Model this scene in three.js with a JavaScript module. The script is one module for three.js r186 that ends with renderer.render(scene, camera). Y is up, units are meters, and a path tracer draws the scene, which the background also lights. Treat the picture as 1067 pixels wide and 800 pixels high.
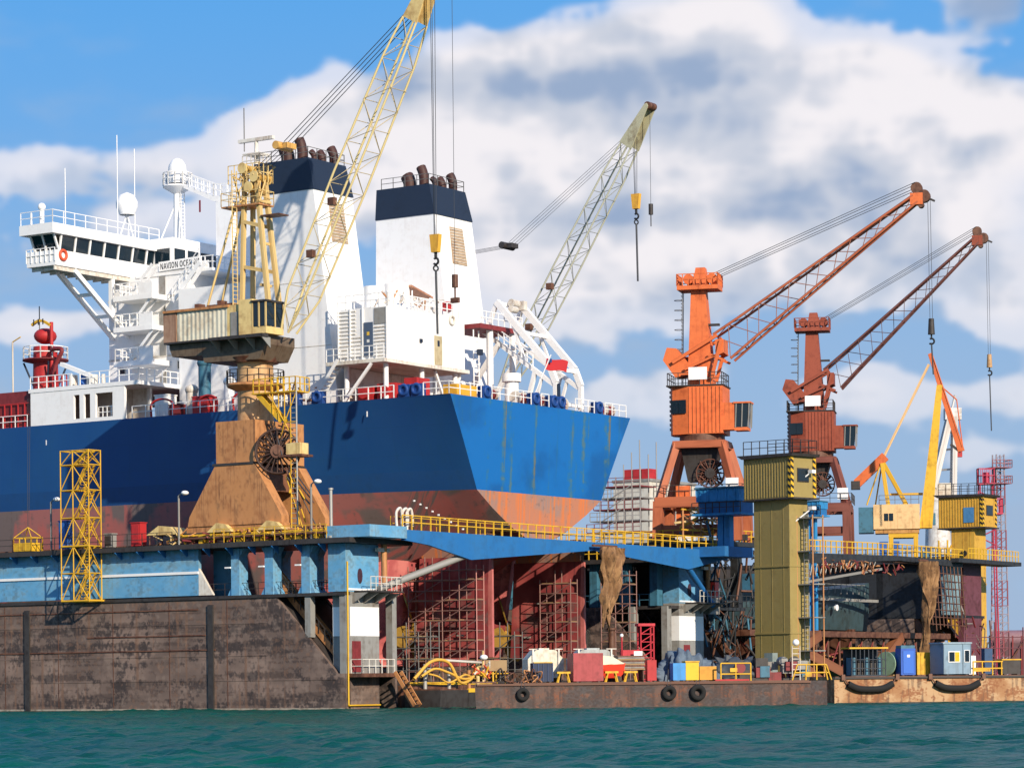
import * as THREE from 'three';
import { mergeGeometries } from 'three/addons/utils/BufferGeometryUtils.js';

// ---------- camera, sun, exposure ----------
const SKYW = 4096;
const scene = new THREE.Scene(), DEG = Math.PI / 180, { sin, cos, PI, min, max, abs, sqrt, floor, hypot, exp, pow } = Math;
const camera = new THREE.PerspectiveCamera(2 * Math.atan(400 / 3000) / DEG, 1067 / 800, 1, 9000);
camera.position.set(0, 1.9, 0);
camera.rotation.z = -0.6 * DEG;
camera.setViewOffset(1067, 800, 0, -313, 1067, 800);            // a shifted lens: level camera, the view raised above the quay
scene.add(camera);
const renderer = new THREE.WebGLRenderer({ antialias: true });
renderer.toneMapping = THREE.LinearToneMapping;
renderer.toneMappingExposure = 1.2;
renderer.shadowMap.enabled = true;
const TH = 33.5 * DEG, CA = cos(TH), SA = sin(TH);
const SUN = new THREE.Vector3(0.481 * 0.911, 0.412, 0.877 * 0.911).normalize();
const sun = new THREE.DirectionalLight(new THREE.Color(1, 0.88, 0.72), 4.7);
sun.name = 'sun'; sun.position.copy(SUN).multiplyScalar(400).add(new THREE.Vector3(0, 0, -250)); sun.target.position.set(0, 0, -250);
sun.castShadow = true; sun.shadow.mapSize.set(4096, 4096);
Object.assign(sun.shadow.camera, { left: -150, right: 150, top: 110, bottom: -110, near: 50, far: 900 });
scene.add(sun, sun.target);

// ---------- random numbers and noise ----------
function rng(seed) { let s = seed | 0; return () => { s = (s + 0x6d2b79f5) | 0; let t = Math.imul(s ^ (s >>> 15), 1 | s); t = (t + Math.imul(t ^ (t >>> 7), 61 | t)) ^ t; return ((t ^ (t >>> 14)) >>> 0) / 4294967296; }; }
const R0 = rng(11), rnd = (a, b) => a + (b - a) * R0(), clamp = (x, a = 0, b = 1) => x < a ? a : x > b ? b : x, lerp = (a, b, t) => a + (b - a) * t;
const sst = (a, b, x) => { const t = clamp((x - a) / (b - a)); return t * t * (3 - 2 * t); };
const PERM = (() => { const r = rng(5), p = [...Array(256).keys()]; for (let i = 255; i > 0; i--) { const j = floor(r() * (i + 1)); [p[i], p[j]] = [p[j], p[i]]; } return Uint8Array.from([...p, ...p]); })();
function vn(x, y, px = 256, py = 256, seed = 0) {                // value noise, periodic in px x py cells
  const xi = floor(x), yi = floor(y), fx = x - xi, fy = y - yi, u = fx * fx * (3 - 2 * fx), v = fy * fy * (3 - 2 * fy);
  const i0 = PERM[(((xi % px) + px) % px + seed) & 255], i1 = PERM[((((xi + 1) % px) + px) % px + seed) & 255], j0 = ((yi % py) + py) % py, j1 = (((yi + 1) % py) + py) % py;
  const a = PERM[(i0 + j0) & 255], b = PERM[(i1 + j0) & 255], c = PERM[(i0 + j1) & 255], d = PERM[(i1 + j1) & 255], p = a + (b - a) * u, q = c + (d - c) * u;
  return (p + (q - p) * v) / 255;
}
function fbm(u, v, fx, fy, oct = 4, seed = 0) {                    // u, v in 0..1, tiles; 0..1
  let s = 0, a = 0.5, n = 0;
  for (let i = 0; i < oct; i++) { s += a * vn(u * fx, v * fy, fx, fy, seed + i * 17); n += a; a *= 0.55; fx *= 2; fy *= 2; }
  return s / n;
}

// ---------- the sky: blue air with broken cumulus, by direction ----------
(function sky() {
  const W = SKYW, H = SKYW * .625, data = new Float32Array(W * H * 4);
  const lin = (r, g, b) => [r, g, b].map((c) => pow(c / 255, 2.2) / 1.2);
  const zen = lin(44, 120, 210), mid = lin(84, 164, 236), low = lin(160, 190, 222), white = lin(244, 240, 244), grey = lin(152, 172, 203), pale = lin(202, 208, 222), dim = lin(160, 184, 214);
  // where the cumulus stands: [right of the axis, up, half width, half height, strength], in units of 0.0191 degrees (the survey grid)
  const lobes = [[300, 150, 75, 40, 1], [370, 128, 75, 45, 1], [450, 105, 75, 58, 1], [530, 85, 72, 52, 1], [610, 75, 70, 50, 1], [690, 62, 60, 52, 1], [760, 45, 78, 58, 1.1], [700, 110, 130, 65, 1], [560, 150, 150, 75, 1], [420, 195, 130, 65, 1], [330, 190, 80, 60, .9], [870, 112, 62, 55, 1], [920, 102, 62, 50, 1.1], [980, 132, 62, 48, 1], [1045, 152, 65, 52, 1], [820, 150, 130, 75, .95], [950, 205, 140, 85, .85], [700, 225, 170, 85, .85], [560, 245, 150, 55, .85], [1025, 22, 70, 45, .85],
    [60, 185, 90, 36, .62], [175, 178, 75, 32, .7], [30, 262, 60, 30, .5], [150, 238, 100, 34, .6], [40, 342, 80, 22, .7], [110, 334, 60, 14, .5], [560, 300, 95, 50, .6], [900, 420, 90, 32, .8], [1050, 330, 60, 55, .75], [1050, 422, 50, 30, .7], [825, 255, 70, 34, .6], [720, 330, 90, 40, .55], [610, 345, 70, 30, .5], [640, 425, 110, 36, .5], [900, 300, 130, 40, .62], [760, 285, 90, 36, .6], [640, 290, 80, 36, .6], [980, 250, 90, 40, .7], [700, 400, 80, 30, .5], [1000, 480, 90, 26, .5], [-90, 200, 120, 50, .6], [1180, 200, 120, 90, .8]];
  const dusk = [[600, 100, 190, 36, .42], [745, 78, 90, 48, .4], [560, 96, 90, 24, .2], [700, 140, 110, 36, .35], [860, 215, 130, 45, .5], [960, 285, 120, 40, .45], [1035, 35, 60, 45, .55], [620, 235, 150, 26, .5], [100, 205, 130, 24, .35], [130, 262, 120, 20, .4], [430, 250, 80, 20, .3], [1010, 175, 50, 20, .35], [800, 320, 160, 30, .3]];
  const field = (L, x, y) => { let m = 0; for (const [a, b, rx, ry, s] of L) { const q = ((x - a) / rx) ** 2 + ((y - b) / ry) ** 2; if (q < 5) { const g = s * exp(-q * 1.25); m = m + g - m * g * .62; } } return m; };
  const ring = (x, e, k, ky, oct, seed) => { let s = 0, a = .5, n = 0; for (let i = 0; i < oct; i++) { s += a * vn((x + 180) / 360 * k, e * ky, k, 4096, seed + i * 17); n += a; a *= .56; k *= 2; ky *= 2; } return s / n; };
  const held = [0, 0, 0];
  for (let j = 0; j < H; j++) {
    const el = ((j + 0.5) / H - 0.5) * 180, e = max(el, 0), t = sst(0, 17, e), t2 = sst(10, 70, e);
    const air = [0, 1, 2].map((k) => lerp(lerp(low[k], mid[k], t), zen[k], t2));
    for (let i = 0; i < W; i++) {
      const o = (j * W + i) * 4; let x = ((i + 0.5) / W - 0.5) * 360 + 90; if (x > 180) x -= 360;            // 0 is straight ahead
      let c = air;
      const far = abs(x) > 16 || e > 20;
      if (el > -1 && far && i % 3) c = held; else if (el > -1) {
        const inX = sst(14, 11, abs(x)) * sst(18, 14.5, e), near = inX > 0, oc = near ? 6 : 3;
        const wx = (ring(x, e, 150, .5, 3, 200) - .5) * 1.1, wy = (ring(x, e, 150, .5, 3, 230) - .5) * .8;
        const billow = ring(x + wx, e + wy, 150, .58, oc, 3), fine = near ? ring(x + wx * .5, e + wy * .5, 560, 2.0, 5, 90) : .5, wisp = ring(x * 1 + wx, e, 120, .8, oc, 60);
        const puff = near ? 1 - (abs(2 * ring(x + wx * .7, e + wy * .7, 300, 1.1, 1, 310) - 1) * .55 + abs(2 * ring(x + wx * .4, e + wy * .4, 640, 2.3, 1, 330) - 1) * .28 + abs(2 * ring(x, e, 1300, 4.6, 1, 350) - 1) * .17) : .6;
        const px = 533 + (x + wx * .55) * 52.36, py = 713 - (e + wy * .55) * 52.36, cov = near ? field(lobes, px, py) : 0;
        const gen = sst(.42, .62, ring(x, e, 36, .16, 3, 33)) * .75 * sst(75, 25, e), C = lerp(gen, cov, inX);
        const dens = C * 1.0 + (billow - .5) * .5 + (fine - .5) * .22 + (puff - .62) * .42, al = sst(.34, .52, dens) * lerp(.72, 1, sst(.5, .95, C));
        const sh = near ? field(dusk, px, py) * inX + .28 * (1 - inX) : .28, lit = clamp(.78 - sh * 1.0 + (billow - .5) * .5 + (fine - .5) * .3 + (puff - .62) * .6 + (wisp - .5) * .25);
        const haze = sst(8.5, 2, e) * .45 + sst(7, 11, e) * 0, veil = clamp(sst(.42, .75, wisp) * .5 * sst(15, 5, e) + sst(.5, .8, wisp) * .12);
        const g1 = sst(.1, .5, lit), g2 = sst(.45, .85, lit), vv = clamp(veil * 1.6 + sst(11, 4, e) * .45); c = held;
        for (let k = 0; k < 3; k++) c[k] = lerp(lerp(air[k], dim[k], vv), lerp(lerp(lerp(grey[k], pale[k], g1), white[k], g2), low[k], haze), al);
      }
      data[o] = c[0]; data[o + 1] = c[1]; data[o + 2] = c[2]; data[o + 3] = 1;
    }
  }
  const t = new THREE.DataTexture(data, W, H, THREE.RGBAFormat, THREE.FloatType);
  t.mapping = THREE.EquirectangularReflectionMapping; t.magFilter = THREE.LinearFilter; t.needsUpdate = true;
  scene.background = t; scene.environment = t;
})();

// ---------- textures and materials ----------
const lum = (h) => { const c = new THREE.Color(h); c.convertLinearToSRGB(); return [c.r * 255, c.g * 255, c.b * 255]; };
function tex(n, size, fn, srgb = true) {                           // fn(u, v) -> [r, g, b] 0..255, tiles; size = metres per repeat
  const d = new Uint8Array(n * n * 4);
  for (let j = 0; j < n; j++) for (let i = 0; i < n; i++) { const c = fn(i / n, j / n), o = (j * n + i) * 4; for (let k = 0; k < 3; k++) d[o + k] = clamp(c[k], 0, 255); d[o + 3] = 255; }
  const t = new THREE.DataTexture(d, n, n); t.wrapS = t.wrapT = THREE.RepeatWrapping; t.magFilter = THREE.LinearFilter; t.minFilter = THREE.LinearMipmapLinearFilter; t.generateMipmaps = true;
  if (srgb) t.colorSpace = THREE.SRGBColorSpace;
  t.repeat.set(1 / size[0], 1 / size[1]); t.needsUpdate = true; return t;
}
const mix3 = (a, b, t) => [lerp(a[0], b[0], t), lerp(a[1], b[1], t), lerp(a[2], b[2], t)];
// paint with grime patches, chips and run marks; rust = how much of it has broken through
function paint(base, o = {}) {
  const { rust = .15, dirt = .25, streak = .5, size = [9, 9], n = 256, seed = 0, rustC = '#6b3a20', dirtC = '#3c372f', fade = .12, plates = 0 } = o, B = lum(base), Rc = lum(rustC), Dc = lum(dirtC);
  return tex(n, size, (u, v) => {
    let c = B; const f1 = fbm(u, v, 4, 4, 5, seed), f2 = fbm(u, v, 9, 3, 4, seed + 40), st = fbm(u, v, 48, 2, 3, seed + 80), f3 = fbm(u, v, 24, 24, 3, seed + 120);
    c = mix3(c, [255, 250, 240], fade * (f1 - .35));
    c = mix3(c, Dc, dirt * sst(.5, .85, f2 * .6 + f3 * .4));
    c = mix3(c, Rc, rust * sst(1 - .5, 1, f1 * .55 + f3 * .45 + .12));
    c = mix3(c, mix3(Rc, Dc, .4), streak * rust * 1.6 * sst(.56, .8, st) * sst(.35, .7, f1));
    if (plates) { const pu = (u * plates) % 1, pv = (v * plates) % 1, k = vn(floor(u * plates) + .5, floor(v * plates) + .5, plates, plates, seed + 7); c = mix3(c, Dc, (k - .5) * .22 + (pu < .02 || pv < .02 ? .2 : 0)); }
    return c;
  });
}
const mats = new Map(), wear = new Map();
function M(base, o = {}) {                                         // painted steel
  const key = base + JSON.stringify(o);
  if (!mats.has(key)) {
    const { rough = .62, metal = 0, rust = .15, dirt = .25 } = o; let m;
    if (o.n) m = new THREE.MeshStandardMaterial({ map: paint(base, { seed: mats.size * 13, ...o }), roughness: rough, metalness: metal });
    else {                                                          // small and plain things share a few wear maps under their own colour
      const q = [floor(min(rust, .69) / .12), floor(min(dirt, .5) / .13), mats.size % 2].join();
      if (!wear.has(q)) wear.set(q, paint('#ffffff', { rust: rust * .9, dirt, streak: .7, fade: 0, seed: wear.size * 31, rustC: '#8a5836', dirtC: '#5a5650', size: [8, 8] }));
      m = new THREE.MeshStandardMaterial({ color: base, map: wear.get(q), roughness: rough, metalness: metal });
    }
    mats.set(key, m);
  }
  return mats.get(key);
}
const flat = (c, rough = .6, metal = 0) => { const k = 'flat' + c + rough + metal; if (!mats.has(k)) mats.set(k, new THREE.MeshStandardMaterial({ color: c, roughness: rough, metalness: metal })); return mats.get(k); };
const glassDark = new THREE.MeshPhysicalMaterial({ color: '#16242d', roughness: .08, metalness: 0, specularIntensity: 1 });
const W_ = {                                                       // the palette
  white: M('#eeedea', { rust: .06, dirt: .05, streak: .6, fade: .02 }), whiteOld: M('#dcd7cb', { rust: .3, dirt: .25 }), hullBlue: M('#064278', { rust: .05, dirt: .2, streak: .8, size: [14, 14], n: 512, rustC: '#4a5a5e', dirtC: '#0a3a60', fade: .05, plates: 6 }),  // hullBlue: darker copy of the hull paint, the grazed side's dimness in its colour
  navy: M('#16253a', { rust: .03, dirt: .2, dirtC: '#0a1420', fade: .06 }), yellow: M('#dcae28', { rust: .25, dirt: .2 }), cream: M('#e2c684', { rust: .25, dirt: .15 }), creamBoom: flat('#dfc98e', .55), tan: M('#bd8350', { rust: .55, dirt: .35, streak: 1, size: [6, 9], n: 512, rustC: '#7a4420' }),
  orange: M('#dc7038', { rust: .3, dirt: .2, size: [7, 7], rustC: '#8a3417' }), orangeDark: M('#a84a2b', { rust: .5, dirt: .3, size: [7, 7], rustC: '#6b2c18' }), darkSteel: M('#3a3634', { rust: .4, dirt: .3 }), rusty: M('#6f4b38', { rust: .7, dirt: .4 }), grey: M('#8e8d88', { rust: .25, dirt: .25 }),
  fascia: M('#5f9cc2', { rust: .4, dirt: .5, size: [7, 5], rustC: '#7b6a55', dirtC: '#3c6f92', fade: .4, n: 512 }), dockBlue: M('#2069a6', { rust: .12, dirt: .25, n: 256, rustC: '#56493d', dirtC: '#17456e', fade: .06 }), teal: M('#3c6f86', { rust: .3, dirt: .3 }), black: flat('#14161a', .7), red: M('#b3282a', { rust: .2, dirt: .15, rustC: '#7a1c1a' }), redDk: M('#7e2a2c', { rust: .3, dirt: .25 }),
  steel: flat('#6d6a66', .55, .2), cable: flat('#3a3c40', .6), rubber: flat('#1d1c1b', .9), blueBox: M('#2a5fa8', { rust: .1, dirt: .2 }), plank: M('#9a7d55', { rust: .1, dirt: .5, dirtC: '#4c3c28', size: [3, 3] }), galv: flat('#a8a49c', .5, .3), scaf: flat('#8f6a60', .6, .1),
};
// antifouling bottom paint: old red and pink coats, scraped grey patches
W_.bottom = new THREE.MeshStandardMaterial({ roughness: .75, map: tex(512, [16, 12], (u, v) => {
  const f = fbm(u, v, 5, 5, 5, 9), g = fbm(u, v, 12, 3, 4, 51), s = fbm(u, v, 60, 2, 3, 70), h = fbm(u, v, 30, 30, 3, 22);
  let c = mix3([158, 70, 66], [128, 46, 48], sst(.35, .65, f)); c = mix3(c, [190, 108, 98], sst(.55, .8, g) * .6); c = mix3(c, [104, 84, 78], sst(.56, .72, f * .5 + h * .5) * .7); c = mix3(c, [70, 30, 32], sst(.6, .8, s) * .35); return c; }) });
W_.skeg = new THREE.MeshStandardMaterial({ roughness: .75, map: tex(512, [12, 10], (u, v) => { const f = fbm(u, v, 5, 5, 5, 9), g = fbm(u, v, 14, 4, 4, 51), h = fbm(u, v, 30, 30, 3, 22); let c = mix3([190, 98, 92], [164, 76, 74], sst(.35, .65, f)); c = mix3(c, [206, 128, 116], sst(.5, .75, g) * .6); c = mix3(c, [120, 58, 56], sst(.58, .75, h) * .5); return c; }) });  // bottom paint again, paler and pinker: sun on the skegs put into the colour
W_.transom = new THREE.MeshStandardMaterial({ roughness: .55, map: tex(512, [26, 16], (u, v) => { const f = fbm(u, v, 5, 4, 5, 41), s = fbm(u, v, 22, 1, 5, 12), s2 = fbm(u, v, 64, 2, 4, 77), h = fbm(u, v, 40, 40, 3, 5); let c = mix3([10, 100, 170], [8, 86, 150], sst(.4, .65, f)); c = mix3(c, [122, 112, 84], sst(.6, .76, s * .8 + h * .2) * .55); c = mix3(c, [60, 96, 110], sst(.55, .75, s2 * .6 + f * .4) * .4); c = mix3(c, [150, 98, 60], sst(.66, .78, s * .55 + s2 * .45) * .5); return c; }) });  // brighter copy of the hull blue, sun on the stern put into it
W_.boot = new THREE.MeshStandardMaterial({ roughness: .75, map: tex(512, [16, 10], (u, v) => {                      // strip under the blue: red-pink patches, with its shade put in as grey
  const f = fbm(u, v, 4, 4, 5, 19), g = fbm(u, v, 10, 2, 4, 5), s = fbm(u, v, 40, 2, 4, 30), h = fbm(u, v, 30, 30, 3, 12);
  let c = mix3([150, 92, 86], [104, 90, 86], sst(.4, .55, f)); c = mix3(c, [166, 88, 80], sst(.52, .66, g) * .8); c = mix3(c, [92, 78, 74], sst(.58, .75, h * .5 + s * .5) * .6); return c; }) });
W_.rustCounter = new THREE.MeshStandardMaterial({ roughness: .8, map: tex(512, [10, 10], (u, v) => {
  const f = fbm(u, v, 3, 5, 5, 29), s = fbm(u, v, 36, 2, 4, 35), h = fbm(u, v, 30, 30, 3, 12);
  let c = mix3([178, 116, 88], [150, 120, 110], sst(.34, .58, f)); c = mix3(c, [216, 112, 50], sst(.5, .68, s) * .65); c = mix3(c, [112, 92, 86], sst(.55, .75, h * .6 + f * .4) * .6); return c; }) });
// the dock's outer plating: brown-grey, scraped along its length, weed and mud low down
W_.dockWall = new THREE.MeshStandardMaterial({ roughness: .8, map: tex(1024, [22, 22], (u, v) => {
  const f = fbm(u, v, 4, 6, 5, 3), hs = fbm(u, v, 3, 40, 5, 44), vs = fbm(u, v, 50, 3, 4, 61), p = fbm(u, v, 14, 14, 5, 75), q = fbm(u, v, 40, 40, 3, 85);
  let c = mix3([136, 114, 101], [104, 87, 78], sst(.35, .62, f)); const rg = fbm(u, v, 90, 70, 3, 131); c = mix3(c, [70, 55, 48], sst(.47, .64, hs * .7 + rg * .3) * .6); c = mix3(c, [44, 38, 38], sst(.5, .61, p * .42 + hs * .3 + rg * .28) * .65); c = mix3(c, [84, 72, 68], sst(.5, .66, vs * .6 + rg * .4) * .5); c = mix3(c, [150, 110, 84], sst(.58, .68, rg * .5 + f * .5) * .4); c = mix3(c, [136, 96, 70], sst(.58, .76, vs) * .45); c = mix3(c, [150, 132, 118], sst(.55, .75, q) * .3); return c; }) });
W_.bargeRust = new THREE.MeshStandardMaterial({ roughness: .8, map: tex(512, [9, 4], (u, v) => {
  const f = fbm(u, v, 5, 3, 5, 33), vs = fbm(u, v, 30, 2, 4, 14), p = fbm(u, v, 12, 8, 5, 25);
  const q = fbm(u, v, 60, 40, 3, 9); let c = mix3([100, 76, 66], [72, 60, 56], sst(.4, .6, f)); c = mix3(c, [136, 76, 48], sst(.44, .6, p * .4 + vs * .35 + q * .25) * .75); c = mix3(c, [54, 48, 48], sst(.46, .62, vs * .7 + q * .3) * .7); c = mix3(c, [96, 100, 104], sst(.52, .66, f * .4 + q * .6) * .3); return c; }) });
W_.bargeSand = new THREE.MeshStandardMaterial({ roughness: .8, map: tex(512, [9, 4], (u, v) => {
  const f = fbm(u, v, 5, 3, 5, 53), vs = fbm(u, v, 30, 2, 4, 24), p = fbm(u, v, 12, 8, 5, 95);
  const q = fbm(u, v, 60, 40, 3, 9); let c = mix3([184, 150, 112], [160, 116, 78], sst(.4, .65, f)); c = mix3(c, [134, 82, 50], sst(.45, .6, p * .45 + vs * .3 + q * .25) * .8); c = mix3(c, [88, 72, 60], sst(.58, .75, vs) * .5); return c; }) });
W_.tarp = new THREE.MeshStandardMaterial({ roughness: .85, side: THREE.DoubleSide, map: tex(256, [3, 3], (u, v) => mix3(mix3([170, 130, 88], [124, 90, 58], sst(.3, .7, fbm(u, v, 8, 4, 4, 7))), [82, 62, 44], sst(.58, .75, fbm(u, v, 20, 12, 4, 27)) * .7)) });
W_.tarpGrey = new THREE.MeshStandardMaterial({ roughness: .7, map: tex(256, [3, 3], (u, v) => mix3([108, 124, 138], [66, 78, 90], fbm(u, v, 8, 6, 4, 17))) });

// ---------- shape helpers ----------
const V = (p) => p.isVector3 ? p : new THREE.Vector3(...p);
function uvMetres(g) {                                              // box-projected uv in metres
  const p = g.attributes.position, n = g.attributes.normal, uv = new Float32Array(p.count * 2);
  for (let i = 0; i < p.count; i++) {
    const ax = abs(n.getX(i)), ay = abs(n.getY(i)), az = abs(n.getZ(i)), x = p.getX(i), y = p.getY(i), z = p.getZ(i);
    const [a, b] = ay > ax && ay > az ? [x, z] : ax > az ? [z + 3.7, y] : [x, y]; uv[i * 2] = a; uv[i * 2 + 1] = b;
  }
  g.setAttribute('uv', new THREE.BufferAttribute(uv, 2)); return g;
}
const prep = (g) => { const q = g.index ? g.toNonIndexed() : g; for (const k of Object.keys(q.attributes)) if (k !== 'position' && k !== 'normal') q.deleteAttribute(k); if (!q.attributes.normal) q.computeVertexNormals(); return q; };
function setUp(m) { m.castShadow = m.receiveShadow = true; return m; }
class MB {
  constructor() { this.g = []; }
  add(g) { this.g.push(prep(g)); return this; }
  box(x0, x1, y0, y1, z0, z1) { const g = new THREE.BoxGeometry(abs(x1 - x0), abs(y1 - y0), abs(z1 - z0)); g.translate((x0 + x1) / 2, (y0 + y1) / 2, (z0 + z1) / 2); return this.add(g); }
  bar(p, q, w, h = w) { const g = new THREE.BoxGeometry(w, 1, h); g.applyMatrix4(between(p, q)); return this.add(g); }
  tube(p, q, r, r2 = r, s = 8) { const g = new THREE.CylinderGeometry(r2, r, 1, s); g.applyMatrix4(between(p, q)); return this.add(g); }
  hexa(b, t) { return this.add(hexa(b, t)); }                       // four corners below, four above, in the same order
  prism(poly, w0, w1, map = (u, v, w) => [u, v, w]) { return this.add(prism(poly, w0, w1, map)); }
  pipe(pts, r, s = 6) { return this.add(new THREE.TubeGeometry(new THREE.CatmullRomCurve3(pts.map(V)), pts.length * 6, r, s)); }
  ball(c, r, sy = 1, s = 14) { const g = new THREE.SphereGeometry(r, s, s / 2 | 0); g.scale(1, sy, 1); g.translate(...c); return this.add(g); }
  lathe(pts, c, s = 20) { const g = new THREE.LatheGeometry(pts.map(([a, b]) => new THREE.Vector2(a, b)), s); g.translate(...c); return this.add(g); }
  build(name, mat, parent) { const m = new THREE.Mesh(uvMetres(mergeGeometries(this.g)), mat); m.name = name; setUp(m); if (parent) parent.add(m); return m; }
}
function between(p, q) {                                            // maps a unit stick along y onto p..q, its flat side up
  p = V(p); q = V(q); const d = q.clone().sub(p), l = d.length(); d.divideScalar(l);
  const m = new THREE.Matrix4(), up = abs(d.y) > .98 ? new THREE.Vector3(0, 0, 1) : new THREE.Vector3(0, 1, 0), x = new THREE.Vector3().crossVectors(up, d).normalize(), z = new THREE.Vector3().crossVectors(x, d);
  m.makeBasis(x, d.multiplyScalar(l), z); m.setPosition(p.clone().add(q).multiplyScalar(.5)); return m;
}
function hexa(b, t) {
  const v = [...b, ...t], f = [[0, 1, 5, 4], [1, 2, 6, 5], [2, 3, 7, 6], [3, 0, 4, 7], [4, 5, 6, 7], [3, 2, 1, 0]], pos = [];
  const c = v.reduce((s, q) => s.add(V(q)), new THREE.Vector3()).divideScalar(8);
  for (const [i, j, k, l] of f) for (let tri of [[i, j, k], [i, k, l]]) {
    const [A, B, C] = tri.map((q) => V(v[q])), n = B.clone().sub(A).cross(C.clone().sub(A));
    if (n.dot(A.clone().add(B).add(C).divideScalar(3).sub(c)) < 0) tri = [tri[0], tri[2], tri[1]];
    for (const q of tri) pos.push(...v[q]);
  }
  const g = new THREE.BufferGeometry(); g.setAttribute('position', new THREE.Float32BufferAttribute(pos, 3)); g.computeVertexNormals(); return g;
}
function prism(poly, w0, w1, map) {
  const s = new THREE.Shape(poly.map(([a, b]) => new THREE.Vector2(a, b))), g = new THREE.ExtrudeGeometry(s, { depth: 1, bevelEnabled: false }), p = g.attributes.position;
  for (let i = 0; i < p.count; i++) p.setXYZ(i, ...map(p.getX(i), p.getY(i), lerp(w0, w1, p.getZ(i))));
  g.deleteAttribute('uv'); const e = [...'xyz'].map((_, k) => map(k === 0 ? 1 : 0, k === 1 ? 1 : 0, k === 2 ? 1 : 0)), o = map(0, 0, 0), q = e.map((a) => new THREE.Vector3(a[0] - o[0], a[1] - o[1], a[2] - o[2]));
  if (q[0].cross(q[1]).dot(q[2]) * (w1 - w0) < 0) for (let i = 0; i < p.count; i += 3) { const A = [0, 1, 2].map((k) => [p.getX(i + k), p.getY(i + k), p.getZ(i + k)]); p.setXYZ(i + 1, ...A[2]); p.setXYZ(i + 2, ...A[1]); }
  g.computeVertexNormals(); return g;
}
const STICK = new THREE.CylinderGeometry(1, 1, 1, 6), BEAM = new THREE.BoxGeometry(1, 1, 1);
function piece(geo, name, parent, mat, p, q, w, h) { const m = new THREE.Mesh(geo, mat); m.name = name; m.applyMatrix4(between(p, q).multiply(new THREE.Matrix4().makeScale(w, 1, h))); parent.add(setUp(m)); return m; }
const rod = (parent, name, mat, p, q, r = .05) => piece(STICK, name, parent, mat, p, q, r, r);
const beam = (parent, name, mat, p, q, w = .15, h = w) => piece(BEAM, name, parent, mat, p, q, w, h);
const bx = (parent, name, mat, x0, x1, y0, y1, z0, z1) => new MB().box(x0, x1, y0, y1, z0, z1).build(name, mat, parent);
function railing(parent, mat, pts, h = 1.1, step = 1.5, r = .035, name = 'railing') {
  const m = new MB();
  for (let i = 0; i + 1 < pts.length; i++) {
    const p = V(pts[i]), q = V(pts[i + 1]), l = p.distanceTo(q), n = max(1, Math.round(l / step));
    for (const y of [h, h * .52]) m.bar(p.clone().setY(p.y + y), q.clone().setY(q.y + y), r * 1.6);
    for (let k = 0; k <= n; k++) { const a = p.clone().lerp(q, k / n); m.bar(a, a.clone().setY(a.y + h), r * 1.8); }
  }
  return m.build(name, mat, parent);
}
// a square lattice between p and q: four chords and zigzag lacing, each piece its own mesh
function lattice(parent, p, q, side, w, h, bays, mChord, mLace, rc, rl, names = ['chord', 'lacing']) {
  p = V(p); q = V(q); const d = q.clone().sub(p).normalize(), x = V(side).normalize(), y = new THREE.Vector3().crossVectors(x, d).normalize();
  const at = (t, i, j) => { const [ww, hh] = [typeof w === 'function' ? w(t) : w, typeof h === 'function' ? h(t) : h]; return p.clone().lerp(q, t).addScaledVector(x, i * ww / 2).addScaledVector(y, j * hh / 2); };
  const C = [[-1, -1], [1, -1], [1, 1], [-1, 1]], knots = [0, .12, .5, .88, 1];
  for (const [i, j] of C) for (let k = 0; k < 4; k++) if (typeof w === 'function' || k === 0) rod(parent, names[0], mChord, at(typeof w === 'function' ? knots[k] : 0, i, j), at(typeof w === 'function' ? knots[k + 1] : 1, i, j), rc);
  for (let f = 0; f < 4; f++) { const a = C[f], b = C[(f + 1) % 4]; for (let k = 0; k < bays; k++) { const t0 = k / bays, t1 = (k + 1) / bays, s = (k + f) % 2; rod(parent, names[1], mLace, at(t0, ...(s ? a : b)), at(t1, ...(s ? b : a)), rl); if (f % 2 === 0 && k) rod(parent, names[1], mLace, at(t0, ...a), at(t0, ...b), rl); } }
  return at;
}

// ---------- things ----------
const used = new Map();
const numbered = (n) => { const k = used.get(n) ?? 0; used.set(n, k + 1); return k ? n + '_' + String(k).padStart(3, '0') : n; };
const D = (a, y, n) => new THREE.Vector3(-13 + a * CA - n * SA, y, -226 + a * SA + n * CA);      // the docks' own axes: aft along the dock, up, out over its near side
function thing(name, label, category, pos, turn = 0, group) {
  const o = new THREE.Group(); o.name = numbered(name); scene.add(o); o.position.copy(V(pos)); o.rotation.y = turn; o.userData = { label, category }; if (group) o.userData.group = group; return o;
}
const dockThing = (name, label, cat, [a, y, n], turn = 0, group) => thing(name, label, cat, D(a, y, n), -TH + turn, group);
function tag(m, label, category, group) { m.name = numbered(m.name); scene.add(m); m.userData = { label, category }; if (group) m.userData.group = group; return m; }
function struct(m) { m.userData.kind = 'structure'; scene.add(m); return m; }
function copyOf(src, label, pos, turn) { const c = src.clone(); c.name = numbered(src.name.replace(/_\d+$/, '')); c.userData = { ...src.userData, label }; c.position.copy(V(pos)); if (turn !== undefined) c.rotation.y = turn; scene.add(c); return c; }
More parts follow.
